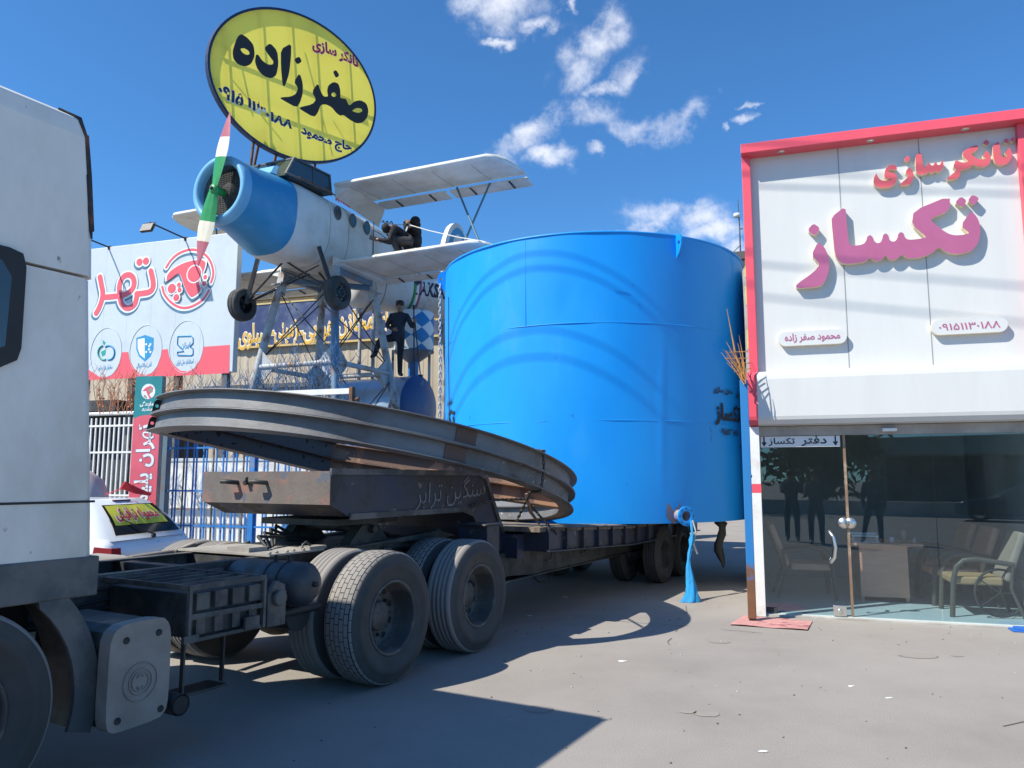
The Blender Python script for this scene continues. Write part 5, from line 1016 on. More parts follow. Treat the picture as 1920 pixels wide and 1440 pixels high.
# ================================================================ people
M['skinp'] = mat('skin', (.30, .17, .11), .6); M['hair'] = mat('black_hair', (.015, .012, .011), .6)
def person(label, loc, J, shirt, trouser, rotz=0, hair='hair', cap=None, grp=None, s=1.0, shoe=None, look=(0, -1, 0), fist=(False, False), beard=False):
    J = {k: V(v) * s for k, v in J.items()}
    ch = [('pelvis', 'spine', .15, .145, 0), ('spine', 'chest', .145, .165, 0), ('chest', 'neck', .165, .062, 0), ('neck', 'chin', .058, .068, 2), ('chin', 'head', .068, .093, 2), ('head', 'crown', .093, .065, 2)]
    for sd in 'LR':
        ch += [('chest', 'sh' + sd, .165, .078, 0), ('sh' + sd, 'el' + sd, .078, .058, 0), ('el' + sd, 'wr' + sd, .058, .040, 0), ('wr' + sd, 'pa' + sd, .030, .034, 2),
               ('pelvis', 'hp' + sd, .15, .112, 1), ('hp' + sd, 'kn' + sd, .112, .076, 1), ('kn' + sd, 'an' + sd, .076, .058, 1), ('an' + sd, 'to' + sd, .046, .036, 3)]
    hd, nk = J['head'], J['neck']; J.setdefault('chin', nk.lerp(hd, .55)); J.setdefault('crown', hd + (hd - J['chin']).normalized() * .07 * s)
    lk_ = V(look).normalized(); up = (hd - nk).normalized(); lk_ = (lk_ - up * lk_.dot(up)).normalized(); sd_ = lk_.cross(up)
    for sd in 'LR':
        d = (J['wr' + sd] - J['el' + sd]).normalized(); J['pa' + sd] = J['wr' + sd] + d * .075 * s
    names = []; idx = {}; vs = []; es = []; rad = []
    for a, b_, ra, rb, k in ch:
        for n_, r in ((a, ra), (b_, rb)):
            if n_ not in idx: idx[n_] = len(vs); vs.append(J[n_]); rad.append(r * s)
        es.append((idx[a], idx[b_]))
    me = bpy.data.meshes.new('body'); me.from_pydata(vs, es, []); o = bpy.data.objects.new('body', me); COL.objects.link(o)
    o.modifiers.new('skin', 'SKIN'); sb = o.modifiers.new('sub', 'SUBSURF'); sb.levels = 1; sb.render_levels = 1
    for i, sv in enumerate(me.skin_vertices[0].data):
        sv.radius = (rad[i], rad[i] * (.72 if i in (idx['spine'], idx['pelvis'], idx['chest']) else 1)); sv.use_root = (i == idx['pelvis'])
    dg = bpy.context.evaluated_depsgraph_get(); dg.update(); m2 = bpy.data.meshes.new_from_object(o.evaluated_get(dg))
    V2 = [v.co.copy() for v in m2.vertices]; F2 = [tuple(p.vertices) for p in m2.polygons]; bpy.data.objects.remove(o); bpy.data.meshes.remove(m2)
    mb = MB(); mb.v = [tuple(p) for p in V2]
    for f in F2:
        c = sum((V2[i] for i in f), V((0, 0, 0))) / len(f); best = (9, 0)
        for a, b_, ra, rb, k in ch:
            A, B = J[a], J[b_]; d = B - A; t = max(0, min(1, (c - A).dot(d) / max(d.length_squared, 1e-9))); dist = (c - (A + d * t)).length - (ra + (rb - ra) * t) * s * .9
            if dist < best[0]: best = (dist, k)
        mb.f.append(list(f)); mb.mi.append(best[1]); mb.sm.append(True)
    for sd, fst in zip('LR', fist):                               # five fingers on each palm
        d = (J['pa' + sd] - J['wr' + sd]).normalized(); sidev = d.cross(V((0, -1, .2))).normalized(); nv = sidev.cross(d)
        for i, ln in enumerate((.068, .078, .074, .058)):
            b0 = J['pa' + sd] + sidev * ((i - 1.5) * .019 * s) - d * .01 * s; cu = .75 if fst else .25
            p1 = b0 + (d * math.cos(cu) - nv * math.sin(cu)) * ln * .45 * s; p2 = p1 + (d * math.cos(cu * 2.6) - nv * math.sin(cu * 2.6)) * ln * .32 * s; p3 = p2 + (d * math.cos(cu * 3.6) - nv * math.sin(cu * 3.6)) * ln * .25 * s
            mb.path([b0 - d * .03 * s, b0, p1, p2, p3], [.010 * s, .010 * s, .009 * s, .008 * s, .006 * s], 6, 2)
        b0 = J['wr' + sd] + d * .025 * s - sidev * .025 * s; mb.path([b0, b0 - sidev * .03 * s + d * .02 * s - nv * .01 * s, b0 - sidev * .035 * s + d * .05 * s - nv * .02 * s], [.012 * s, .010 * s, .007 * s], 6, 2)
    fc = J['head'] + lk_ * .082 * s                               # face: nose, brow sockets, mouth, ears
    hcen = J['head']; 
    mb.path([fc + up * .035 * s - lk_ * .012 * s, fc + lk_ * .012 * s, fc + lk_ * .02 * s - up * .018 * s, fc - up * .03 * s - lk_ * .01 * s], [.006 * s, .009 * s, .013 * s, .007 * s], 6, 2)
    for q in (-1, 1):
        mb.ball(fc + up * .03 * s + sd_ * q * .033 * s - lk_ * .005 * s, .0065 * s, 4, nu=8, nv=6); mb.ball(hcen + sd_ * q * .088 * s + up * .005 * s, .026 * s, 2, nu=8, nv=6, sc=(.6, .6, 1.1))
    mb.path([fc - up * .052 * s + sd_ * .025 * s - lk_ * .008 * s, fc - up * .054 * s, fc - up * .052 * s - sd_ * .025 * s - lk_ * .008 * s], .005 * s, 5, 4)
    ob = mb.build('person', [shirt, trouser, M['skinp'], shoe or M['blackm'], M['hair']], loc=loc, rotz=rotz); tag(ob, label, 'person', grp)
    hb = MB(); hc = hcen + up * .046 * s - lk_ * .022 * s; F = frame(hc, sd_, up)
    pr_ = [(.092, -.045), (.100, -.01), (.100, .025), (.088, .055), (.06, .078), (.0, .088)]
    hb.lathe([(r * s, z * s) for r, z in pr_], 20, 0, F); hb.build('cap' if cap else 'hair', cap or M['hair'], ob)
    if cap:
        bb = MB(); c = hcen + up * .045 * s + lk_ * .085 * s; pts = []
        for i in range(11): t = math.pi * i / 10; pts.append((math.cos(t) * .085 * s, math.sin(t) * .085 * s))
        bb.prism(pts, -.006 * s, .006 * s, 0, frame(c, sd_, up + lk_ * .35) if (up.cross(sd_)).dot(lk_) > 0 else frame(c, -sd_, up + lk_ * .35)); bb.build('cap_brim', cap, ob)
    return ob
M['darkshirt'] = mat('dark_work_shirt', (.022, .028, .045), .85, var=.3, vscale=9, bump=.5, bscale=12); M['blackshirt'] = mat('black_jacket', (.010, .009, .011), .9, var=.3, vscale=8, bump=.5, bscale=12)
M['greytr'] = mat('grey_work_trousers', (.035, .032, .034), .85, var=.25, vscale=9, bump=.5, bscale=12); M['blacktr'] = mat('black_trousers', (.016, .016, .02), .85, var=.25, vscale=9, bump=.5, bscale=12)
M['navyshirt'] = mat('navy_jumper', (.03, .035, .06), .85, var=.2)
# man standing on the silver tank
SP0 = on_plane(748, 707.5, (0, 18.5, 0), (0, 1, 0)); ms = 1.05
PJ = dict(pelvis=(-.06, 0, .95), spine=(-.05, -.01, 1.14), chest=(-.02, 0, 1.36), neck=(-.0, -.02, 1.53), head=(.0, -.05, 1.68), shL=(-.20, .0, 1.45), elL=(-.30, -.04, 1.19), wrL=(-.13, -.16, 1.11), shR=(.17, 0, 1.44), elR=(.30, -.06, 1.16), wrR=(.355, -.16, 1.26),
          hpL=(-.15, 0, .92), knL=(-.44, -.16, .86), anL=(-.56, -.06, .50), toL=(-.64, -.17, .45), hpR=(.04, 0, .92), knR=(.02, -.03, .5), anR=(.02, .0, .07), toR=(.10, -.15, .04))
person('man in dark shirt standing on the silver tank, one foot raised, holding two poles', SP0, PJ, M['darkshirt'], M['blacktr'], s=ms, look=(0, -1, .15), fist=(False, True))
def sp(x, y, z): return SP0 + V((x * ms, y * ms, z * ms))
m_ = MB(); m_.tube(sp(.345, -.20, 1.62), sp(.36, -.05, .0), .018); m_.tube(sp(.342, -.2, 1.66), sp(.345, -.2, 1.55), .03); tag(m_.build('broom_pole', M['blackm']), 'dark pole held upright by the man on the silver tank', 'pole')
m_ = MB(); m_.tube(sp(.37, -.19, 1.30), sp(.50, -.02, .02), .016); m_.box(*[c for pr_ in zip(sp(.45, -.05, .0), sp(.55, .02, .06)) for c in pr_]); tag(m_.build('leaning_pole', M['blackm']), 'slanting dark pole whose foot leans out to the right of the standing man', 'pole')
# two men on the lower wing
W0 = PM @ V((3.0, -2.33, 6.235)); 
k0 = on_plane(742, 469, W0, (0, 1, 0)); W0.x = k0.x; W0.z = 6.225
AJ = dict(pelvis=(.27, .02, .30), spine=(.20, .02, .43), chest=(.06, .0, .56), neck=(-.06, -.02, .615), head=(-.15, -.06, .575), shL=(.0, -.19, .54), elL=(-.10, -.22, .26), wrL=(-.30, -.20, .30), shR=(.02, .19, .56), elR=(-.12, .22, .36), wrR=(-.28, .0, .34),
          hpL=(.28, -.10, .29), knL=(-.06, -.16, .36), anL=(.06, -.12, .07), toL=(-.10, -.14, .03), hpR=(.28, .12, .29), knR=(-.02, .18, .36), anR=(.12, .2, .07), toR=(-.04, .22, .03))
person('man in dark cap crouching on the lower wing, reaching a black tool to the fuselage', W0, AJ, M['blackshirt'], M['greytr'], cap=M['blackshirt'], look=(-.8, -.25, -.45), s=1.04, fist=(True, True))
m_ = MB(); d0 = W0 + V((-.42, -.22, .37)); m_.loft([[d0 + V((-.09, y, .035)) for y in (0,)] + [d0 + V((.09, 0, -.01)), d0 + V((.07, 0, -.09)), d0 + V((-.11, 0, -.04))], [d0 + V((-.09, .05, .035)), d0 + V((.09, .05, -.01)), d0 + V((.07, .05, -.09)), d0 + V((-.11, .05, -.04))]], 0, False)
m_.path([d0 + V((-.06, .02, .03)), d0 + V((-.06, .02, .14)), d0 + V((-.04, .02, .16)), d0 + V((.1, .02, .08)), d0 + V((.26, .05, -.04))], .009, 6); m_.path([d0 + V((-.03, .02, -.06)), d0 + V((-.03, .02, -.36))], .007, 6)
tag(m_.build('power_tool', M['blackm']), 'black boxy hand tool with a looped cord held out by the crouching man', 'tool')
BJ = dict(pelvis=(.38, .38, .42), spine=(.36, .37, .56), chest=(.26, .36, .74), neck=(.27, .32, .84), head=(.34, .25, .82), shL=(.18, .18, .76), elL=(.20, .04, .58), wrL=(.23, -.02, .68), shR=(.38, .5, .76), elR=(.44, .3, .58), wrR=(.30, .06, .66),
          hpL=(.36, .28, .42), knL=(.12, .22, .44), anL=(.24, .26, .07), toL=(.1, .2, .03), hpR=(.40, .48, .42), knR=(.2, .5, .46), anR=(.34, .52, .07), toR=(.2, .5, .03))
person('man in black cap bending behind the crouching man, gripping the white rope', W0, BJ, M['blackshirt'], M['blacktr'], cap=M['blackshirt'], look=(.75, -.5, -.35), s=1.04, fist=(True, True))
m_ = MB(); ra = PM @ V((3.9, -1.05, 7.45)); rb = W0 + V((.26, -.02, .70)); rc = PM @ V((2.75, -4.2, 6.26)); rc2 = PM @ V((2.72, -4.3, 6.2))
m_.path([ra, ra.lerp(rb, .5) + V((0, 0, -.03)), rb, rb.lerp(rc, .3) + V((0, 0, -.03)), rb.lerp(rc, .7) + V((0, 0, -.03)), rc, rc2], .011, 6)
m_.path([rb, rb + V((-.03, -.02, -.12)), rb + V((-.07, -.02, -.25)), rb + V((-.04, -.02, -.12)), rb], .012, 6)
tag(m_.build('white_rope', mat('white_rope', (.65, .64, .62), .8)), 'white rope stretched from the upper wing root to the lower wing tip', 'rope')
m_ = MB(); m_.path([ra + V((.02, 0, 0)) + (rb - ra) * t + V((0, 0, .03 * math.sin(t * 40))) for t in [i * .02 for i in range(22)]], .012, 6); tag(m_.build('knotted_cord', M['blackm']), 'knotted dark cord at the start of the white rope under the upper wing', 'cord')
# ================================================================ billboard, fences, warehouse, tanks, car on the left and behind
WR = R(-18); wt = V((math.cos(WR), math.sin(WR), 0)); wn = V((math.sin(WR), -math.cos(WR), 0))
class Wall:                                                      # a street-parallel wall plane through one measured point
    def __init__(s, px, py, y):
        p = on_plane(px, py, (0, y, 0), (0, 1, 0)); s.o = V((p.x, p.y, 0)); s.M = Matrix.Translation(s.o) @ Matrix.Rotation(WR, 4, 'Z'); s.I = s.M.inverted()
    def at(s, px, py, d=0.0): q = s.I @ on_plane(px, py, s.M @ V((0, -d, 0)), wn); return (q.x, q.z)
BB = Wall(440, 560, 16.75)
M['bboard'] = mat('pale_blue_white_panel', (.52, .575, .615), .4, var=.03, dirt=(.46, .51, .55), damt=.3, dscale=.8)
M['bred'] = mat('coral_red_vinyl', (.74, .10, .13), .45, var=.04); M['bnavy'] = mat('slate_blue_vinyl', (.07, .17, .27), .5); M['bwhite'] = mat('white_vinyl', (.72, .74, .75), .45)
M['icob'] = mat('icon_blue', (.02, .25, .50), .5); M['icot'] = mat('icon_teal', (.02, .30, .26), .5)
bb = thing('billboard', 'big pale showroom billboard with coral lettering and round logo behind the fence', 'billboard', BB.o, WR)
TLx, TRx = -4.45, .025
m_ = MB(); m_.box(TLx, TRx, 0, .16, 3.91, 7.085); m_.build('board', M['bboard'], bb, bevel=.01)
m_ = MB()
for x in (-3.7, -3.0, -2.3, -1.6, -.88): m_.box(x - .004, x + .004, -.001, .01, 4.3, 7.08)
m_.build('board_joint', mat('thin_joint', (.45, .5, .55), .6), bb)
kb = 300 / 1080
def b4(pts, it=0): return [BB.at(160 + x * kb, 360 + y * kb) for x, y in pts] if not it else smooth_loop([BB.at(160 + x * kb, 360 + y * kb) for x, y in pts], it)
band = [(-20, 1150), (10, 1190), (60, 1225), (100, 1245), (140, 1248), (180, 1235), (215, 1190), (240, 1130), (248, 1082), (290, 1080), (298, 1130), (330, 1190), (365, 1225), (405, 1235), (450, 1220), (485, 1175), (508, 1110), (515, 1064), (556, 1060), (565, 1110), (600, 1170), (640, 1205), (690, 1212), (735, 1190), (775, 1130), (790, 1080), (795, 1045), (975, 1032), (972, 1222), (500, 1248), (-20, 1272)]
m_ = MB(); m_.prism(b4(band), -.001, .004, 0, FM); m_.build('red_band', M['bred'], bb)
kc = 270 / 1920
def b5(pts): return [BB.at(160 + x * kc, 460 + y * kc) for x, y in pts]
sc5 = (V(b5([(1000, 500)])[0]) - V(b5([(900, 500)])[0])).length / 100
def cr_(pts, n=5):                                               # smooth curve through measured points
    out = []; P = [V(p) for p in pts]; P = [P[0]] + P + [P[-1]]
    for i in range(1, len(P) - 2):
        for j in range(n):
            t = j / n; a, b_, c, d = P[i - 1:i + 3]; out.append(tuple(.5 * ((2 * b_) + (c - a) * t + (2 * a - 5 * b_ + 4 * c - d) * t * t + (3 * b_ - a - 3 * c + d) * t ** 3)))
    return out + [tuple(P[-2])]
ST5 = [[(200, 425), (222, 540), (238, 640), (222, 740), (190, 830), (150, 905)], [(235, 695), (340, 688), (440, 676)], [(440, 676), (540, 655), (620, 600), (655, 520), (640, 430), (580, 395), (510, 425), (465, 520), (462, 640), (485, 770), (545, 835), (610, 830), (665, 780), (690, 690)], [(690, 650), (780, 640), (860, 622), (905, 570), (908, 480), (880, 345)]]
m_ = MB()
for lay, (w_, z, mi, off) in enumerate(((112, .006, 2, (-.03, -.045)), (104, .010, 1, (0, 0)), (62, .016, 0, (0, 0)))):
    for i, s_ in enumerate(ST5):
        q = cr_([(x + off[0], y + off[1]) for x, y in b5(s_)]); m_.ribbon(q, w_ * sc5, z + i * .0009, mi, FM)
    for j, c in enumerate(((728, 225), (815, 212))): p = b5([c])[0]; m_.disc((p[0] + off[0], p[1] + off[1]), (40 + (w_ - 62) * .5) * sc5, z + .004 + j * .0007, mi, FM)
m_.build('coral_lettering', [M['bred'], M['bwhite'], M['bnavy']], bb)
m_ = MB()
up_ = [(1082, 300), (1150, 200), (1250, 115), (1380, 68), (1500, 75), (1610, 140), (1680, 240), (1710, 380), (1680, 500)]
lo_ = [(1030, 560), (1060, 660), (1140, 760), (1240, 825), (1350, 840), (1470, 800), (1580, 720), (1650, 610)]
for s_ in (up_, lo_):
    for w_, z, mi, off in ((62, .005, 2, (-.02, -.05)), (58, .009, 1, (0, 0)), (26, .013, 0, (0, .01))): m_.ribbon(cr_([(x + off[0], y + off[1]) for x, y in b5(s_)]), w_ * sc5, z, mi, FM)
sl = [(1092, 488), (1098, 410), (1140, 350), (1230, 285), (1340, 232), (1450, 205), (1570, 195), (1612, 228), (1600, 300), (1570, 380), (1520, 500), (1555, 600), (1490, 660), (1420, 700), (1370, 640), (1320, 520), (1270, 370), (1210, 400), (1150, 450)]
for gr, z, mi, off in ((1.10, .017, 2, (-.03, -.05)), (1.09, .021, 1, (0, 0)), (1.0, .026, 0, (0, 0))):
    c = V((1350, 420)); m_.prism(smooth_loop([(x + off[0], y + off[1]) for x, y in b5([tuple(c + (V(p) - c) * gr) for p in sl])], 1), z, z + .001, mi, FM)
for cx_, cy_, r, ring in ((1465, 385, 100, 1), (1165, 580, 66, 1), (1225, 700, 52, 1), (1268, 600, 26, 0), (1260, 528, 24, 0), (1595, 515, 42, 1), (1610, 428, 25, 0)):
    p = b5([(cx_, cy_)])[0]
    if ring: m_.disc(p, r * sc5, .029, 1, FM, 28)
    else: m_.disc(p, (r + 16) * sc5, .0295, 1, FM, 24)
    m_.disc(p, (r - 14 if ring else r) * sc5, .032, 0, FM, 28)
    if ring: m_.disc((p[0] + .012, p[1] + .012), (r - 26) * sc5, .034, 0, FM, 24)
m_.build('round_logo', [M['bred'], M['bwhite'], M['bnavy']], bb)
# three round badges
for (cx_, cy_), r in (((140, 1085), 108), ((408, 1070), 112), ((682, 1045), 118)):
    p = b4([(cx_, cy_)])[0]; m_ = MB(); k = (V(b4([(cx_ + 100, cy_)])[0]) - V(p)).length / 100
    m_.path([(p[0] + r * k * .97 * math.cos(t), -.004, p[1] + r * k * 1.25 * math.sin(t)) for t in [2 * math.pi * i / 40 for i in range(40)]], .006, 4, closed=True); m_.build('badge_outline', M['bboard'], bb)
p = lambda *q: b4(q)
ICO = [M['icob'], M['bwhite'], M['icot']]
m_ = MB(); m_.prism(p((405, 965), (462, 985), (460, 1060), (440, 1110), (402, 1145), (362, 1110), (344, 1060), (345, 985)), .0, .003, 0, FM); m_.prism(p((402, 985), (402, 1125), (370, 1098), (354, 1055), (355, 994)), .003, .005, 1, FM)
for x, y in ((412, 1028), (432, 1040), (412, 1080), (440, 1028), (440, 1080), (430, 1062)): m_.disc(b4([(x, y)])[0], .028, .0052, 1, FM, 12)
m_.build('badge_icon', ICO, bb); m_ = MB()
sq = [(625, 975), (715, 972), (728, 990), (728, 1020), (705, 1045), (728, 1060), (728, 1095), (715, 1104), (625, 1104), (622, 1080), (665, 1075), (640, 1050), (622, 1030)]
m_.path([(x, -.004, z) for x, z in p(*sq)], .016, 4, 0, closed=True); text_fit(m_, fa('ایران'), b4([(645, 1040)])[0], b4([(708, 1036)])[0], .16, -.004, .02, 0)
m_.build('badge_icon', ICO, bb); m_ = MB()
for t0, t1, mi, dx in ((100, 290, 2, -12), (-100, 130, 0, 22)):
    m_.path([(b4([(138 + dx + 38 * math.cos(R(a)), 1085 - 48 * math.sin(R(a)))])[0][0], -.004, b4([(138 + dx + 38 * math.cos(R(a)), 1085 - 48 * math.sin(R(a)))])[0][1]) for a in range(t0, t1 + 1, 10)], .022, 5, mi)
m_.prism(p((118, 1000), (138, 1015), (128, 1035), (118, 1022)), 0, .003, 2, FM); m_.prism(p((105, 1080), (140, 1060), (135, 1100), (115, 1110)), 0, .003, 2, FM)
m_.build('badge_icon', ICO, bb)
for body, a, b_ in ((fa('سازمان غذا و دارو'), (90, 1190), (182, 1182)), (fa('آنتی باکتریال'), (345, 1172), (448, 1165)), (fa('استاندارد ملی ایران'), (615, 1155), (730, 1145))): m_ = MB(); text_fit(m_, body, b4([a])[0], b4([b_])[0], .14, -.004, .01, 0); m_.build('badge_caption', ICO, bb)
m_ = MB()
for x in (-4.2, -2.8, -1.5, -.2): m_ = MB(); m_.box(x - .07, x + .07, .02, .15, 0, 3.91); m_.build('support_column', M['chassis2'], bb)
for px_, py_, nm in ((348, 434, 'right hand floodlight on a long arm above the billboard'), (205, 453, 'left hand floodlight on a long arm above the billboard')):
    x0, z0 = BB.at(px_, py_); lp = thing('floodlight', nm, 'floodlight', BB.M @ V((x0, 0, 7.07)), WR, 'floodlights above the billboard')
    m_ = MB(); m_.tube((0, .08, 0), (-.24, -.84, .14), .019, n=8); m_.box(-.04, .04, 0, .12, -.06, .04); m_.build('arm', M['blackm'], lp)
    m_ = MB(); F = Matrix.Translation((-.26, -.86, .0)) @ Matrix.Rotation(R(-25), 4, 'X'); m_.box(-.15, .15, -.05, .02, -.10, .10, 0, F); m_.path([F @ V((-.165, -.02, 0)), F @ V((-.165, -.02, .14)), F @ V((.165, -.02, .14)), F @ V((.165, -.02, 0))], .010, 5); m_.build('lamp_head', M['blackm'], lp)

# ---------------------------------------------------------------- warehouse with a painted sign board along its top
WH = Wall(440, 600, 24.0)
wh = thing('warehouse', 'tan corrugated warehouse with a long navy sign board lettered in yellow', 'warehouse', WH.o, WR)
m_ = MB(); zz = []; x = -9.0
while x < 7.1: zz += [(x, 0), (x + .14, 0), (x + .17, -.009), (x + .27, -.009), (x + .30, 0)]; x += .30
vs = [(a, b_, z) for a, b_ in zz for z in (0, 7.12)]; m_.add(vs, [(2 * i, 2 * i + 2, 2 * i + 3, 2 * i + 1) for i in range(len(zz) - 1)], 0, False); m_.box(-9, 7.1, .02, 9, 0, 7.1); m_.build('wall', M['tan_wall'], wh)
m_ = MB(); m_.box(-9.1, 7.2, -.12, .1, 7.12, 7.26); m_.box(-9.1, 7.2, .1, 9.2, 7.14, 7.24); m_.build('roof_edge', mat('dark_roof_trim', (.13, .11, .09), .7), wh)
m_ = MB(); m_.box(.0, 7.1, -.14, -.05, 5.66, 6.95); sb_ = m_.build('sign_board', M['navy'], wh)
m_ = MB(); m_.box(.0, 7.1, -.16, -.03, 6.95, 7.0); m_.box(0, 7.1, -.15, -.03, 5.60, 5.66); m_.build('sign_trim', mat('ochre_trim', (.55, .40, .16), .6), sb_)
M['oyel'] = mat('sign_yellow', (.72, .42, .05), .55, var=.08); M['cream2'] = mat('cream_outline', (.75, .70, .58), .6)
def wtxt(mb, body, a, b_, h):
    P0 = WH.at(*a, d=.15); P1 = WH.at(*b_, d=.15); text_fit(mb, body, P0, P1, h * 1.05, -.147, .062, 1); text_fit(mb, body, P0, P1, h, -.155, .016, 0)
for body, a, b_, h in ((fa('مخازن'), (632, 611), (702, 602), .86), ('-' + fa('هوایی'), (560, 624), (628, 615), .78), ('-' + fa('زمینی'), (508, 628), (558, 621), .76), (fa('سیلوی'), (447, 634), (503, 626), .80), (fa('ساخت انواع'), (709, 600), (826, 590), .8)): m_ = MB(); wtxt(m_, body, a, b_, h); m_.build('board_lettering', [M['oyel'], M['cream2']], sb_)
m_ = MB(); m_.box(-1.0, 5.8, -.12, -.04, 4.33, 4.46); m_.box(5.4, 5.8, -.16, -.04, 4.28, 4.5); m_.build('door_rail', M['chassis2'], wh)
fb = Wall(1375, 700, 34.0); far = thing('far_building', 'grey building with yellowish windows far behind the gap between tank and office', 'building', fb.o, WR)
ft = fb.at(1388, 474)[1]
m_ = MB(); m_.box(-4, 5, 0, 8, 0, ft - .35); m_.build('wall', mat('grey_render', (.40, .38, .34), .8, dirt=(.3, .28, .25), damt=.4), far)
m_ = MB(); m_.box(-4.15, 5.15, -.25, 8.1, ft - .35, ft); m_.build('roof_edge', mat('dark_eaves', (.08, .075, .07), .7), far)
M['ypane'] = mat('yellow_pane', (.62, .55, .12), .4)
for r_ in (486, 538, 620, 700):
    for c_ in (-.55, .05, .65, 1.25):
        z_ = fb.at(1388, r_)[1]; m_ = MB(); m_.box(c_, c_ + .42, -.05, .02, z_ - .85, z_); m_.build('window', M['ypane'], far)
a0 = fb.at(1388, 470); ant = thing('roof_antenna', 'slim antenna mast with a small white box on the far grey roof', 'antenna', fb.M @ V((a0[0], .3, ft)), WR); ant.scale = (1.62, 1.62, 1.62)
m_ = MB(); m_.path([(0, 0, 0), (0, 0, .9), (-.02, 0, 1.62)], [.022, .018, .01], 8); m_.tube((-.02, 0, .25), (-.3, 0, 0), .012, n=5); m_.build('mast', M['chassis2'], ant)
m_ = MB(); m_.lathe([(0, 0), (.09, 0), (.09, .1), (0, .1)], 14, M=Matrix.Translation((-.06, 0, 1.1))); m_.build('white_box', M['white'], ant)
m_ = MB(); m_.tube((.0, 0, .75), (.09, 0, .75), .02, n=6); m_.build('clamp', M['chassis2'], ant)

# ---------------------------------------------------------------- tanks in the yard
wc = on_plane(772, 552, (0, 20.5, 0), (0, 1, 0)); wtk = thing('white_tank', 'long white horizontal tank with tricolour ring and dark lettering below the wing', 'tank', (wc.x, wc.y, 5.98), math.atan2(.577, .817))
M['wtank'] = mat('white_tank_paint', (.62, .61, .59), .5, var=.05, dirt=(.48, .38, .30), damt=.28, dscale=1.2, stretch=(1, 1, 1))
TXM = frame((-1.7, 0, .68), (0, -1, 0), (1, 0, 0))
m_ = MB(); m_.lathe([(0, -.2), (.28, -.17), (.5, -.10), (.62, .0), (.66, .12), (.66, 3.5), (.62, 3.62), (.5, 3.7), (0, 3.8)], 44, M=TXM); ws = m_.build('shell', M['wtank'], wtk)
for mm, z in ((M['pgreen'], 1.42), (M['bwhite'], 1.50), (M['pred'], 1.58)): m_ = MB(); m_.lathe([(.655, z), (.664, z), (.664, z + .08), (.655, z + .08)], 44, M=TXM); m_.build('ring_stripe', mm, ws)
m_ = MB()
for z in (.62, 2.75): m_.lathe([(.655, z), (.668, z + .005), (.668, z + .015), (.655, z + .02)], 44, M=TXM)
m_.build('weld_seam', M['rust'], ws)
m_ = MB()
def wcy(p): t = -(p.y) / .67; return (p.x, -.672 * math.cos(t), .68 - .672 * math.sin(t))
m_.text('TAKSAZ', None, .5, 0, .02, fn=lambda p: wcy(V((p.x * .62 + .30, p.y - .10, 0)))); m_.build('tank_lettering', mat('navy_letters', (.012, .02, .06), .6), ws)
m_ = MB()
for x in (-1.3, 1.3):
    m_.box(x - .08, x + .08, -.5, .5, -.04, .2)
    for y in (-.42, .42): m_.tube((x, y, -5.98), (x, y, 0), .05, n=8)
m_.build('saddle_stand', M['lat'], wtk)
dc = on_plane(776, 615, (0, 20.0, 0), (0, 1, 0)); dtk = thing('diamond_tank', 'upright water tank painted in blue and white diamonds on a blue leg', 'tank', (dc.x, dc.y, 0), 0)
def diamond_mat():
    m = bpy.data.materials.new('blue_white_diamonds'); m.use_nodes = True; t = m.node_tree; p = t.nodes['Principled BSDF']; p.inputs['Roughness'].default_value = .5
    tc = N(t, 'ShaderNodeTexCoord'); sp_ = N(t, 'ShaderNodeSeparateXYZ'); lk(t, tc.outputs['Object'], sp_.inputs[0])
    a = mth(t, 'MULTIPLY', mth(t, 'ARCTAN2', sp_.outputs[1], sp_.outputs[0]), 3 / math.pi); z = mth(t, 'MULTIPLY', sp_.outputs[2], 1 / .42)
    u = mth(t, 'FRACT', mth(t, 'ADD', mth(t, 'MULTIPLY', mth(t, 'ADD', a, z), .5), 20)); v_ = mth(t, 'FRACT', mth(t, 'ADD', mth(t, 'MULTIPLY', mth(t, 'SUBTRACT', a, z), .5), 20))
    c = mth(t, 'MULTIPLY', mth(t, 'LESS_THAN', u, .5), mth(t, 'LESS_THAN', v_, .5)); c2 = mth(t, 'MULTIPLY', mth(t, 'GREATER_THAN', u, .5), mth(t, 'GREATER_THAN', v_, .5)); c = mth(t, 'ADD', c, c2)
    mx = N(t, 'ShaderNodeMix', data_type='RGBA'); lk(t, c, mx.inputs[0]); mx.inputs[6].default_value = (.015, .19, .44, 1); mx.inputs[7].default_value = (.66, .68, .68, 1); lk(t, mx.outputs[2], p.inputs['Base Color']); return m
m_ = MB(); m_.lathe([(0, 4.86), (.50, 4.86), (.53, 4.90), (.53, 5.90), (.50, 5.93), (0, 5.95)], 48); m_.build('shell', diamond_mat(), dtk)
m_ = MB(); m_.lathe([(0, 4.56), (.15, 4.60), (.50, 4.855), (.54, 4.86), (.54, 4.90), (.0, 4.90)], 36); m_.build('grey_cone', M['latb'], dtk)
m_ = MB(); m_.lathe([(.14, 0), (.14, 4.6)], 20); m_.build('leg', M['post'], dtk)
m_ = MB()
for a in (20, 160): m_.tube((.5 * math.cos(R(a)), -.45, 0), (.5 * math.cos(R(a)), -.45, 4.86), .035, n=8)
m_.build('side_pole', M['lat'], dtk)
s_c = on_plane(783, 768, (0, 18.3, 0), (0, 1, 0)); zc_ = SP0.z - .745
stk = thing('silver_tank', 'shiny horizontal silver tank with dark blue end cap, a man standing on it', 'tank', (s_c.x, s_c.y, 0), math.atan2(-.47, .88))
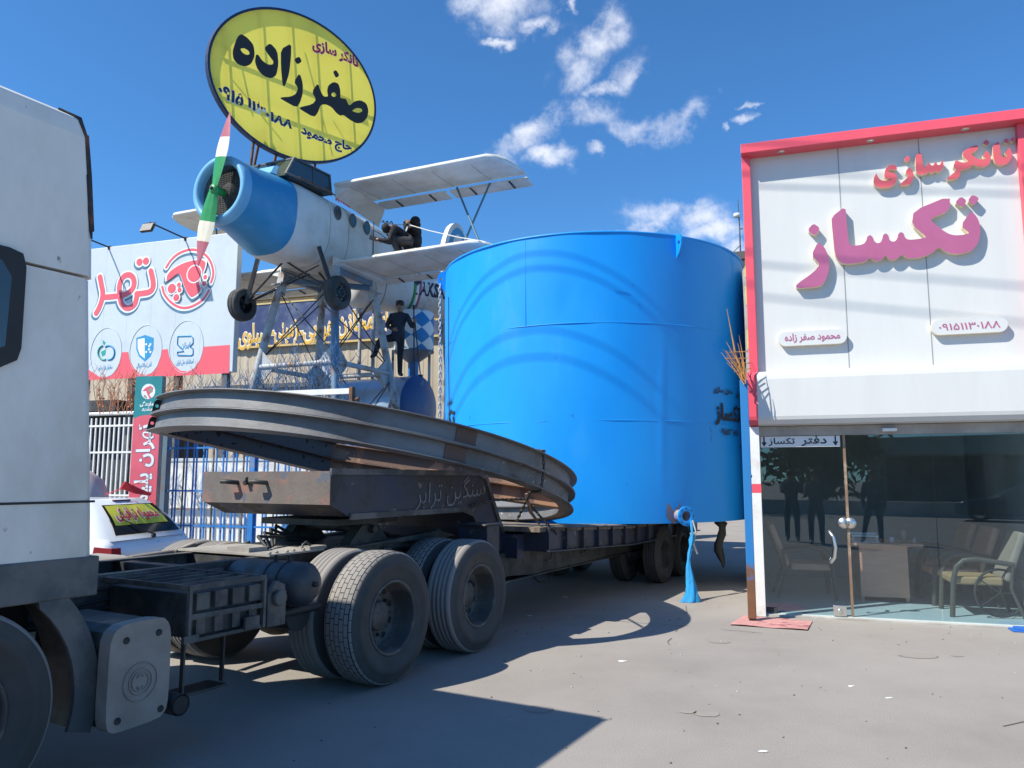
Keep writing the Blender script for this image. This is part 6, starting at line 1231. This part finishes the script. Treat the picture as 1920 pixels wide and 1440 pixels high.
M['silver'] = mat('galvanised_sheet', (.36, .45, .56), .33, metal=.5, var=.2, vscale=2, dirt=(.42, .47, .54), damt=.3, dscale=2); M['capblue'] = mat('dark_blue_cap', (.01, .05, .17), .4, var=.1, dirt=(.35, .33, .22), damt=.2, dscale=2.2, dsharp=.03)
SXM = frame((-2.15, 0, zc_), (0, 1, 0), (1, 0, 0))
m_ = MB(); m_.lathe([(.75, .02), (.752, .7), (.748, 1.4), (.75, 2.18)], 56, M=SXM); ss_ = m_.build('shell', M['silver'], stk)
m_ = MB(); m_.lathe([(0, 2.34), (.3, 2.32), (.55, 2.26), (.70, 2.2), (.757, 2.17)], 48, M=SXM); m_.build('end_cap', M['capblue'], stk)
m_ = MB(); m_.lathe([(0, -.12), (.4, -.09), (.65, -.02), (.757, .05)], 48, M=SXM); m_.build('end_cap', M['capblue'], stk)
m_ = MB(); m_.lathe([(.748, 1.02), (.758, 1.03), (.758, 1.05), (.748, 1.06)], 48, M=SXM); m_.build('seam', M['silver'], ss_)
m_ = MB(); m_.path([(-.35, -.70, zc_ - .25), (-.3, -.78, zc_ - .1), (-.2, -.80, zc_ + .12)], .03, 8); m_.build('nozzle', M['silver'], stk)
m_ = MB()
for x in (-1.8, -.3):
    for y in (-.5, .5): m_.box(x - .05, x + .05, y - .05, y + .05, 0, zc_ - .5)
    m_.box(x - .06, x + .06, -.6, .6, zc_ - .8, zc_ - .66)
m_.build('trestle', M['latb'], stk)

# ---------------------------------------------------------------- blue yard fence with twig-like spikes, white gate, banner pylon
F0 = on_plane(310, 900, (0, 13.8, 0), (0, 1, 0)); F0.z = 0
M['fblue'] = mat('fence_blue', (.02, .17, .48), .5, var=.15, dirt=(.22, .20, .19), damt=.2, dscale=3); M['fwhite'] = mat('fence_white', (.68, .68, .67), .5, dirt=(.5, .45, .4), damt=.2)
M['copper'] = mat('copper_paint', (.45, .19, .09), .5, metal=.2, var=.2); M['fblue2'] = mat('twig_blue', (.04, .15, .32), .6, var=.5, vscale=2, dirt=(.10, .11, .13), damt=.4, dscale=3)
FL = 3.65
fen = thing('blue_fence', 'tall blue steel bar fence topped with twig shaped blue spikes', 'fence', F0, WR)
m_ = MB(); n = int(FL / .105)
for i in range(n):
    x = .03 + i * .105; dark = i % 2; z0 = .52 - .08 * dark; m_.box(x - .011, x + .011, -.011 + .05 * dark, .011 + .05 * dark, z0 + .06, 2.8, 1 if dark and i % 3 == 0 else 0); m_.add([(x - .011, -.011 + .05 * dark, z0 + .06), (x + .011, -.011 + .05 * dark, z0 + .06), (x + .011, .011 + .05 * dark, z0 + .06), (x - .011, .011 + .05 * dark, z0 + .06), (x, .05 * dark, z0 - .06)], [(1, 0, 4), (2, 1, 4), (3, 2, 4), (0, 3, 4)])
m_.build('bars', [M['fblue'], M['chassis2']], fen)
m_ = MB()
for z in (.75, 1.35, 2.1, 2.78): m_.box(0, FL, -.03, -.012, z, z + .03)
m_.build('rail', M['fblue'], fen)
m_ = MB(); m_.box(-.06, .05, -.06, .06, 0, 2.95); m_.build('end_post', M['latb'], fen)
m_ = MB(); m_.box(1.8, 1.9, -.05, .06, 0, 2.9); m_.build('post', M['fblue'], fen); m_ = MB(); m_.box(FL, FL + .1, -.05, .06, 0, 2.9); m_.build('post', M['fblue'], fen)
m_ = MB(); m_.box(0, FL, .02, .2, 0, .45); m_.build('kerb_wall', M['white'], fen)
def twigs(mb, x0, x1, z0, hmax, nst, rnd, r=.011):
    for i in range(nst):
        x = rnd.uniform(x0, x1); h = rnd.uniform(.55, 1.0) * hmax(x); y = rnd.uniform(-.08, .08); p = V((x, y, z0)); pts = [p]; d = V((rnd.uniform(-.3, .3), rnd.uniform(-.15, .15), 1)).normalized()
        k = 5
        for j in range(k):
            d = (d + V((rnd.uniform(-.35, .35), rnd.uniform(-.2, .2), .15))).normalized(); p = p + d * h / k; pts.append(p)
            if j >= 1 or rnd.random() < .4:
                for q in range(rnd.choice((1, 2))):
                    e = (d + V((rnd.choice((-1, 1)) * rnd.uniform(.5, 1.1), rnd.uniform(-.5, .5), rnd.uniform(.0, .4)))).normalized(); ln = rnd.uniform(.10, .28); mid = p + e * ln * .5; mb.path([p, mid, mid + (e + V((0, 0, .5))).normalized() * ln * .5], [r * .7, r * .55, r * .25], 4)
        mb.path(pts, [r * (1 - .14 * j) for j in range(len(pts))], 5)
rnd = random.Random(11); m_ = MB()
twigs(m_, .4, FL + .1, 2.75, lambda x: .62 + .62 * math.exp(-((x - 3.0) / .9) ** 2), 72, rnd, .0075); m_.build('twig_spikes', M['fblue2'], fen)
m_ = MB(); x0 = 1.9; m_.box(x0, FL + .15, -.16, -.07, 2.96, 3.05); m_.build('white_head_beam', M['fwhite'], fen)
m_ = MB(); m_.box(FL + .10, FL + .16, -.17, -.06, 2.6, 3.07); m_.tube((FL + .16, -.11, 2.86), (FL + .26, -.11, 2.88), .03, n=8); m_.tube((FL - .2, -.06, 2.7), (FL + .1, -.06, 2.7), .03); m_.build('rusty_hinge_post', M['rust'], fen)
# white gate left of the pylon, copper twigs above
gt = thing('white_gate', 'white barred steel gate at far left, crowned by copper coloured twigs', 'gate', F0 - wt * .75 + wn * -.25, WR)
m_ = MB()
for i in range(24): x = -.05 - i * .112; m_.box(x - .013, x + .013, -.012, .012, .15, 2.72)
m_.build('bars', M['fwhite'], gt)
m_ = MB()
for z in (.3, 1.25, 2.05, 2.55): m_.box(-2.75, .05, -.02, .02, z, z + .035)
m_.path([(.1, 0, 0), (.1, 0, 2.7), (-.0, 0, 2.80), (-1.5, 0, 2.80), (-2.75, 0, 2.80)], .035, 8); m_.build('frame', M['fwhite'], gt)
m_ = MB(); twigs(m_, -2.7, .9, 2.8, lambda x: .85, 48, rnd, .0075)
for i in range(14):
    x = rnd.uniform(-2.6, .8); z = rnd.uniform(2.85, 3.05)
    for q in range(9): m_.ball((x + rnd.uniform(-.07, .07), rnd.uniform(-.05, .05), z + rnd.uniform(-.08, .3)), .022, 0, nu=6, nv=4)
m_.build('copper_twigs', M['copper'], gt)
# pylon
pc_ = on_plane(273, 830, (0, 13.35, 0), (0, 1, 0)); py_ = thing('banner_pylon', 'narrow teal and coral banner pylon with white sideways lettering', 'banner', (pc_.x, pc_.y, 0), R(-10))
M['teal'] = mat('teal_vinyl', (.01, .20, .22), .5); M['pinkred'] = mat('coral_pink_vinyl', (.62, .10, .14), .5)
m_ = MB(); m_.box(-.26, .26, 0, .10, 0, 3.36); m_.build('post_box', M['plate'], py_)
m_ = MB(); m_.prism([(-.26, 2.62), (-.13, 2.665), (0, 2.68), (.13, 2.665), (.26, 2.62), (.26, 3.36), (-.26, 3.36)], 0, .006, 0, FM); m_.build('teal_field', M['teal'], py_)
m_ = MB(); m_.prism([(-.26, .6), (.26, .6), (.26, 2.62), (.13, 2.665), (0, 2.68), (-.13, 2.665), (-.26, 2.62)], 0, .0055, 0, FM); m_.build('coral_field', M['pinkred'], py_)
m_ = MB(); m_.disc((.0, 3.09), .135, .008, 0, FM, 30)
m_.prism([(-.11, 3.10), (-.05, 3.16), (.04, 3.19), (.10, 3.15), (.06, 3.09), (.02, 3.03), (.07, 2.98), (.03, 2.965), (-.02, 3.05), (-.04, 3.10)], .008, .010, 1, FM)
for x, z, r in ((.045, 3.11, .04), (-.06, 3.01, .022), (-.03, 2.985, .015)): m_.disc((x, z), r, .0115, 2, FM, 16)
m_.build('round_emblem', [M['bwhite'], M['pinkred'], M['plate'], M['bnavy']], py_); m_ = MB()
m_.text(fa('نمایندگی'), face_m(.0, -.009, 2.87), .085, 0, .004, 0); m_.text(fa('مشهد'), face_m(0, -.009, 2.78), .085, 0, .004, 0)
m_.build('banner_print', [M['bwhite'], M['pinkred'], M['plate'], M['bnavy']], py_)
m_ = MB(); text_fit(m_, fa('تهران پلیمر'), (.02, .98), (.02, 2.52), .40, -.0085, .045, 3); text_fit(m_, fa('تهران پلیمر'), (.02, .98), (.02, 2.52), .385, -.0105, .026, 0)
m_.build('banner_print', [M['bwhite'], M['pinkred'], M['plate'], M['bnavy']], py_)

# ---------------------------------------------------------------- things standing behind the fence
def at(px, py, y): return on_plane(px, py, (0, y, 0), (0, 1, 0))
a = at(335, 900, 15.6); o = thing('boundary_wall', 'low white wall of smooth panels just behind the blue fence', 'wall', (a.x - .2, a.y, 0), WR)
m_ = MB(); m_.box(0, 4.6, 0, .15, 0, 1.92); m_.build('wall_panel', M['white'], o)
m_ = MB(); m_.box(-.02, 4.62, -.02, .17, 1.92, 1.98); m_.build('coping', M['bboard'], o)
m_ = MB()
for x in (.95, 1.9, 2.85, 3.8): m_.box(x - .006, x + .006, -.003, .01, 0, 1.92)
m_.box(0, 4.6, -.012, .0, .96, 1.0); m_.build('panel_joint', M['lat'], o)
rk = at(470, 860, 15.1); rk = thing('pipe_rack', 'blue rack with stacked blue pipes and pale boxes behind the fence', 'rack', (rk.x, rk.y, 0), WR)
m_ = MB()
for x in (0, 1.3, 2.6):
    for y in (0, .3): m_.box(x - .04, x + .04, y - .04, y + .04, 0, 2.75)
for z in (2.0, 2.38, 2.7): m_.box(-.1, 2.7, -.03, .33, z, z + .05)
m_.build('rack_frame', M['post'], rk)
for i in range(7): m_ = MB(); m_.tube((-.3 + .05 * i, .04 + .04 * i, 2.10 + .08 * (i % 2)), (2.5 + .07 * i, .04 + .04 * i, 2.10 + .08 * (i % 2)), .04, n=8); m_.build('blue_pipe', M['fblue'], rk)
for i in range(4): m_ = MB(); m_.box(.1 + .62 * i, .55 + .62 * i, .02, .3, 2.44, 2.62); m_.build('pale_box', M['bboard'], rk)
sh_ = at(200, 850, 18.5); o = thing('dark_shed', 'dark open shed behind the white gate at far left', 'shed', (sh_.x - 1.6, sh_.y, 0), WR)
m_ = MB(); m_.box(-2, 2.4, .3, 3, 0, 3.1); m_.build('shed_wall', M['dark'], o); m_ = MB(); m_.box(-2.2, 2.6, -.4, 3.2, 3.1, 3.35); m_.build('shed_roof', M['chassis'], o)
for i, (px_, py__, sx_, l_) in enumerate(((222, 905, .5, 'white sack leaning behind the gate bars beside the pylon'), (200, 920, .4, 'small pale sack at the foot of the white gate'))):
    q = at(px_, py__, 16.6); m_ = MB(); m_.ball((0, 0, .55), .55, 0, nu=16, nv=10, sc=(sx_ * 1.1, .6, 1.0)); m_.ball((.25, -.1, .4), .42, 0, nu=14, nv=8, sc=(.7, .7, .9)); q.z = 0; o = m_.build('sack', M['white'], loc=q); tag(o, l_, 'sack', 'sacks behind the gate')
bg_ = at(166, 905, 12.6); m_ = MB(); rg = []
for z, r in ((0, .55), (.3, .62), (.8, .60), (1.3, .56), (1.55, .45), (1.7, .25), (1.78, .05)): rg.append([(r * (1 + .07 * math.sin(4 * t + 3 * z)) * math.cos(t), r * .8 * (1 + .07 * math.cos(5 * t + 2 * z)) * math.sin(t), z) for t in [2 * math.pi * i / 24 for i in range(24)]])
m_.loft(rg); o = m_.build('bulk_bag', mat('pinkish_woven_bag', (.58, .47, .45), .85, var=.12, vscale=3, dirt=(.45, .32, .3), damt=.4), loc=(bg_.x - .25, bg_.y, 0)); tag(o, 'tall pinkish woven bulk bag at the far left by the cab', 'bag')

# ---------------------------------------------------------------- white hatchback with a yellow banner in its rear window
def make_car(loc, rot, label, paint, banner):
    t = thing('hatchback_car', label, 'car', loc, rot)
    body = [(0.02, .74, .28, .66), (.0, .78, .30, .80), (.10, .80, .26, .90), (.5, .81, .24, .93), (1.6, .82, .24, .92), (2.7, .81, .24, .90), (3.5, .78, .25, .80), (3.8, .70, .28, .66), (3.86, .6, .32, .55)]
    rg = []
    for x, w_, z0, z1 in body: rg.append([(x, -w_ * .92, z0), (x, -w_, z0 + .1), (x, -w_, (z0 + z1) / 2), (x, -w_ * .97, z1 - .04), (x, -w_ * .90, z1), (x, w_ * .90, z1), (x, w_ * .97, z1 - .04), (x, w_, (z0 + z1) / 2), (x, w_, z0 + .1), (x, w_ * .92, z0)])
    m_ = MB(); m_.loft(rg[::-1], 0, True); b_ = m_.build('body', paint, t); 
    base = [(.06, -.70), (.06, .70), (.3, .76), (2.2, .75), (2.75, .66), (2.75, -.66), (2.2, -.75), (.3, -.76)]; roof = [(.50, -.50), (.50, .50), (.62, .56), (1.7, .56), (1.9, .48), (1.9, -.48), (1.7, -.56), (.62, -.56)]
    mid = [(x * .5 + X * .5 - (.02 if x < 1 else -.06), (y + Y) * .515) for (x, y), (X, Y) in zip(base, roof)]; crown = [(1.2 + (X - 1.2) * .86, Y * .86) for X, Y in roof]
    m_ = MB(); m_.loft([[(x, y, .88) for x, y in base][::-1], [(x, y, 1.13) for x, y in mid][::-1], [(x, y, 1.345) for x, y in roof][::-1], [(x, y, 1.39) for x, y in crown][::-1]], 0, True); cabin = m_.build('cabin', paint, t)
    def rear(u, v, off=.0):                                       # u across (left +), v up the hatch
        w_ = .66 - .17 * v; x = .07 + .40 * v - .03 * math.sin(math.pi * v); z = .90 + .44 * v; return V((x - off * .74, u * w_, z + off * .67))
    def patch(mb, u0, u1, v0, v1, off, mi=0, nu=10, nv=5, tap=0.0):
        vs = []; fs = []
        for j in range(nv + 1):
            for i in range(nu + 1): v = v0 + (v1 - v0) * j / nv; vs.append(rear((u0 + (u1 - u0) * i / nu) * (1 - tap * j / nv), v, off + (.004 * math.sin(i * 1.3 + j) if mi == 1 else 0)))
        for j in range(nv):
            for i in range(nu): a = j * (nu + 1) + i; fs.append((a, a + nu + 1, a + nu + 2, a + 1))
        mb.add(vs, fs, mi, True)
    m_ = MB(); patch(m_, -.95, .93, .08, .93, .012); gl = m_.build('rear_window', M['carglass'], cabin)
    if banner:
        m_ = MB(); patch(m_, -.78, .86, .34, .90, .020, 1); 
        vs, fs = text_mesh(fa('محموله ترافیکی'), 1, 0, .07, 'CENTER', 2, 1, 0); xs = [v[0] for v in vs]; ys = [v[1] for v in vs]; w0 = max(xs) - min(xs); h0 = max(ys) - min(ys); cx0 = (max(xs) + min(xs)) / 2; cy0 = (max(ys) + min(ys)) / 2
        for off, k, mi in ((.0285, 1.03, 2), (.0325, 1.0, 3)):
            if mi == 3: vs2, fs2 = text_mesh(fa('محموله ترافیکی'), 1, 0, .035, 'CENTER', 2, 1, 0)
            else: vs2, fs2 = vs, fs
            m_.add([rear(.04 - (x - cx0) / w0 * 1.42 * k, .62 + (y - cy0) / h0 * .44 * k, off) for x, y, _ in vs2], fs2, mi)
        m_.build('yellow_banner', [M['yellow'], mat('yellow_banner_cloth', (.68, .62, .05), .7), M['bwhite'], mat('red_letters', (.50, .015, .03), .6)], gl)
    m_ = MB(); m_.path([rear(-.05, -.02, .02), rear(-.05, -.02, .05), rear(.1, .05, .05), rear(.62, .50, .035)], [.016, .014, .010, .006], 6); m_.lathe([(0, 0), (.03, 0), (.03, .03), (0, .03)], 12, M=Matrix.Translation(rear(-.05, -.02, .01)) @ Matrix.Rotation(R(-70), 4, 'Y')); m_.build('rear_wiper', M['blackm'], gl)
    m_ = MB(); m_.box(.515, .53, -.16, .16, 1.35, 1.375); m_.build('brake_light', mat('red_lens', (.25, .01, .015), .2) if 'red_lens' not in bpy.data.materials else bpy.data.materials['red_lens'], cabin)
    for s_ in (1, -1):
        m_ = MB(); m_.loft([[(-.015, s_ * .60, .64), (-.015, s_ * .775, .64), (-.01, s_ * .775, .80), (-.01, s_ * .62, .80)], [(.22, s_ * .60, .64), (.22, s_ * .822, .64), (.2, s_ * .812, .82), (.2, s_ * .62, .82)]], 0, False); m_.build('tail_light', bpy.data.materials['red_lens'], b_)
        m_ = MB(); m_.add([(.42, s_ * .735, .93), (1.25, s_ * .775, .93), (1.2, s_ * .62, 1.28), (.72, s_ * .615, 1.28)], [(0, 1, 2, 3)]); m_.add([(1.32, s_ * .775, .93), (2.2, s_ * .765, .93), (1.75, s_ * .62, 1.27), (1.27, s_ * .62, 1.28)], [(0, 1, 2, 3)]); m_.build('side_window', M['carglass'], cabin)
        for x in (.62, 3.05):
            w_ = MB(); w_.lathe([(0, .03), (.1, .03), (.17, .05), (.2, .02)], 20); o = w_.build('wheel', M['chrome'], t); o.matrix_local = frame((x, s_ * .70, .29), (1, 0, 0), (0, s_, 0))
            w_ = MB(); w_.lathe([(.19, -.07), (.25, -.09), (.285, -.07), (.29, 0), (.285, .09), (.25, .115), (.19, .10)], 32); w_.build('tyre', bpy.data.materials['black_tyre'], o)
    m_ = MB(); m_.disc((0, 0), .03, .0, 0, Matrix.Translation((.018, -.10, .80)) @ Matrix.Rotation(R(-90), 4, 'Y'), 16); m_.build('blue_badge', M['icob'], b_)
    m_ = MB(); m_.box(-.022, .06, -.66, .66, .42, .56); m_.build('bumper_strip', M['skirt'], b_)
    t.scale = (1, 1, .955); return t
M['carwhite'] = mat('white_car_paint', (.68, .71, .75), .22, var=.03, spec=.6, coat=.4); M['carblack'] = mat('black_car_paint', (.012, .013, .016), .2, coat=.6)
CR = math.atan2(.214, -.977); CP_ = V((-4.55, 9.95, 0))
make_car(CP_, CR, 'white hatchback with a yellow banner of red lettering in its rear window', M['carwhite'], True)
CMm = Matrix.Translation(CP_) @ Matrix.Rotation(CR, 4, 'Z')
bc = thing('warning_beacon', 'orange warning beacon on the roof of the white hatchback', 'beacon', CMm @ V((1.02, .25, 1.33)), CR)
m_ = MB(); m_.lathe([(0, 0), (.09, 0), (.09, .03), (0, .03)], 18); m_.build('base', M['blackm'], bc); m_ = MB(); m_.lathe([(.075, .03), (.075, .09), (.06, .13), (0, .15)], 18); m_.build('orange_dome', mat('orange_dome', (.75, .20, .02), .2), bc)
m_ = MB(); f0 = CMm @ V((.6, -.1, 1.375)); m_.path([f0 + V((-.22, 0, .0)), f0 + V((.2, .1, .17))], .006, 5); m_.loft([[f0 + V((-.05, .02, .08)), f0 + V((.0, .03, .17)), f0 + V((.02, .03, .17)), f0 + V((-.03, .02, .08))], [f0 + V((.12, .1, .01)), f0 + V((.16, .15, .07)), f0 + V((.17, .15, .07)), f0 + V((.13, .1, .01))], [f0 + V((.26, .2, -.02)), f0 + V((.28, .22, .01)), f0 + V((.29, .22, .01)), f0 + V((.27, .2, -.02))]], 0, False)
tag(m_.build('red_flag', mat('red_flag_cloth', (.62, .03, .04), .7)), 'small red flag on a stick lying on the white hatchback roof', 'flag')

# ---------------------------------------------------------------- what the shop glass reflects: people, trees and a building across the road
STD = dict(pelvis=(0, 0, .94), spine=(0, 0, 1.12), chest=(0, 0, 1.35), neck=(0, 0, 1.51), head=(0, .02, 1.66), shL=(-.19, 0, 1.43), elL=(-.25, .02, 1.15), wrL=(-.23, .08, .90), shR=(.19, 0, 1.43), elR=(.25, .02, 1.15), wrR=(.23, .08, .90),
           hpL=(-.1, 0, .92), knL=(-.12, .02, .5), anL=(-.12, 0, .08), toL=(-.14, .16, .04), hpR=(.1, 0, .92), knR=(.12, .02, .5), anR=(.12, 0, .08), toR=(.14, .16, .04))
ph = dict(STD, elL=(-.22, .2, 1.22), wrL=(-.06, .34, 1.50), elR=(.22, .2, 1.22), wrR=(.08, .34, 1.50))
for pos, pose, l_, rz in (((.15, -1.65, 0), ph, 'man with raised hands, the left one of the figures reflected in the door', R(-18)), ((.92, -.95, 0), ph, 'man lifting a phone with both hands, reflected in the door', R(-18)), ((1.95, -2.35, 0), dict(STD, knL=(-.2, .1, .5), anL=(-.28, .1, .08), toL=(-.32, .25, .04)), 'man standing with arms hanging, reflected beside the desk', R(-10))):
    person(l_, pos, pose, M['navyshirt'], M['blacktr'], rotz=rz, look=(0, 1, 0))
def tree(loc, h, r, label, seed):
    rn_ = random.Random(seed); t = thing('street_tree', label, 'tree', loc, 0, 'trees across the road')
    m_ = MB(); m_.path([(0, 0, 0), (.05, 0, h * .25), (-.05, .05, h * .5), (0, 0, h * .8)], [.2, .15, .11, .04], 8)
    for i in range(7): a = rn_.uniform(0, 6.28); z = h * rn_.uniform(.3, .6); m_.path([(0, 0, z), (r * .4 * math.cos(a), r * .4 * math.sin(a), z + h * .15), (r * .75 * math.cos(a), r * .75 * math.sin(a), z + h * .22)], [.08, .05, .02], 5)
    m_.build('trunk', M['bark'], t); m_ = MB()
    cl = [(rn_.gauss(0, r * .45), rn_.gauss(0, r * .4), h * .52 + rn_.gauss(0, h * .2)) for _ in range(26)]
    for i in range(2600):
        c = rn_.choice(cl); p = V((rn_.gauss(c[0], r * .22), rn_.gauss(c[1], r * .22), max(rn_.gauss(c[2], h * .10), h * .12))); d1 = V((rn_.uniform(-1, 1), rn_.uniform(-1, 1), rn_.uniform(-1, 1))).normalized(); d2 = d1.orthogonal().normalized(); s_ = rn_.uniform(.18, .34)
        m_.add([p - d1 * s_, p + d2 * s_ * .5, p + d1 * s_, p - d2 * s_ * .5], [(0, 1, 2, 3)])
    m_.build('crown', M['leaf'], t)
for i, (x, y, h, r, l_) in enumerate(((-9.5, -19, 6.5, 3.0, 'broad dark tree across the road, largest in the door reflection'), (-4.2, -22, 6.0, 2.6, 'dark rounded tree across the road beside the broadest one'), (-14.5, -20, 7, 3, 'tall dark tree at the far end of the road row'), (8.5, -24, 5.5, 2.4, 'small dark tree across the road by the low building'), (14, -22, 6.5, 2.8, 'dark tree across the road beyond the low building'))): tree((x, y, 0), h, r, l_, 20 + i)
o = thing('roadside_building', 'low building with green fascia and dark shutter across the road', 'building', (2, -24, 0), 0)
m_ = MB(); m_.box(-4.5, 4.5, -6, 0, 0, 3.6); m_.build('wall', M['tan_wall'], o); m_ = MB(); m_.box(-4.6, 4.6, -.1, .25, 2.7, 3.5); m_.build('fascia', mat('pale_green_fascia', (.30, .42, .36), .6), o); m_ = MB(); m_.box(-3.6, .6, .0, .04, 0, 2.6); m_.box(1.4, 3.8, 0, .04, 0, 2.6); m_.build('shutter', M['dark'], o)
make_car((6.2, -15, 0), R(180), 'black hatchback parked across the road, dim in the glass reflection', M['carblack'], False)
m_ = MB(); m_.box(-40, 40, -.15, .15, 0, .55); m_.box(-40, 40, -.18, .18, .55, .6); o = m_.build('kerb_wall', M['concrete'], loc=(0, -17, 0)); tag(o, 'long low concrete wall along the far side of the road', 'wall')

# ---------------------------------------------------------------- overhead cables behind the photographer: their shadows cross tank, shop and billboard
def cable(mean, d, r, label, z=11.0):
    m_ = MB(); P = []
    for i in range(61): s_ = -45 + 1.3 * i; P.append((mean[0] + d[0] * s_, mean[1] + d[1] * s_, z + .00035 * s_ * s_))
    m_.path(P, r, 6); o = m_.build('power_cable', M['blackm']); tag(o, label, 'cable', 'overhead cables')
for mean, d, r_, l_ in (((-4.97, 8.49), (.907, -.4215), .011, 'first overhead power cable, the farthest from the road'), ((-5.03, 8.34), (.910, -.414), .0125, 'second overhead power cable, close beside the first'), ((-5.86, 8.0), (.902, -.431), .0125, 'third overhead power cable'), ((-6.19, 7.84), (.901, -.434), .0125, 'fourth overhead power cable, nearest the road')): cable(mean, V(d).normalized(), r_, l_)
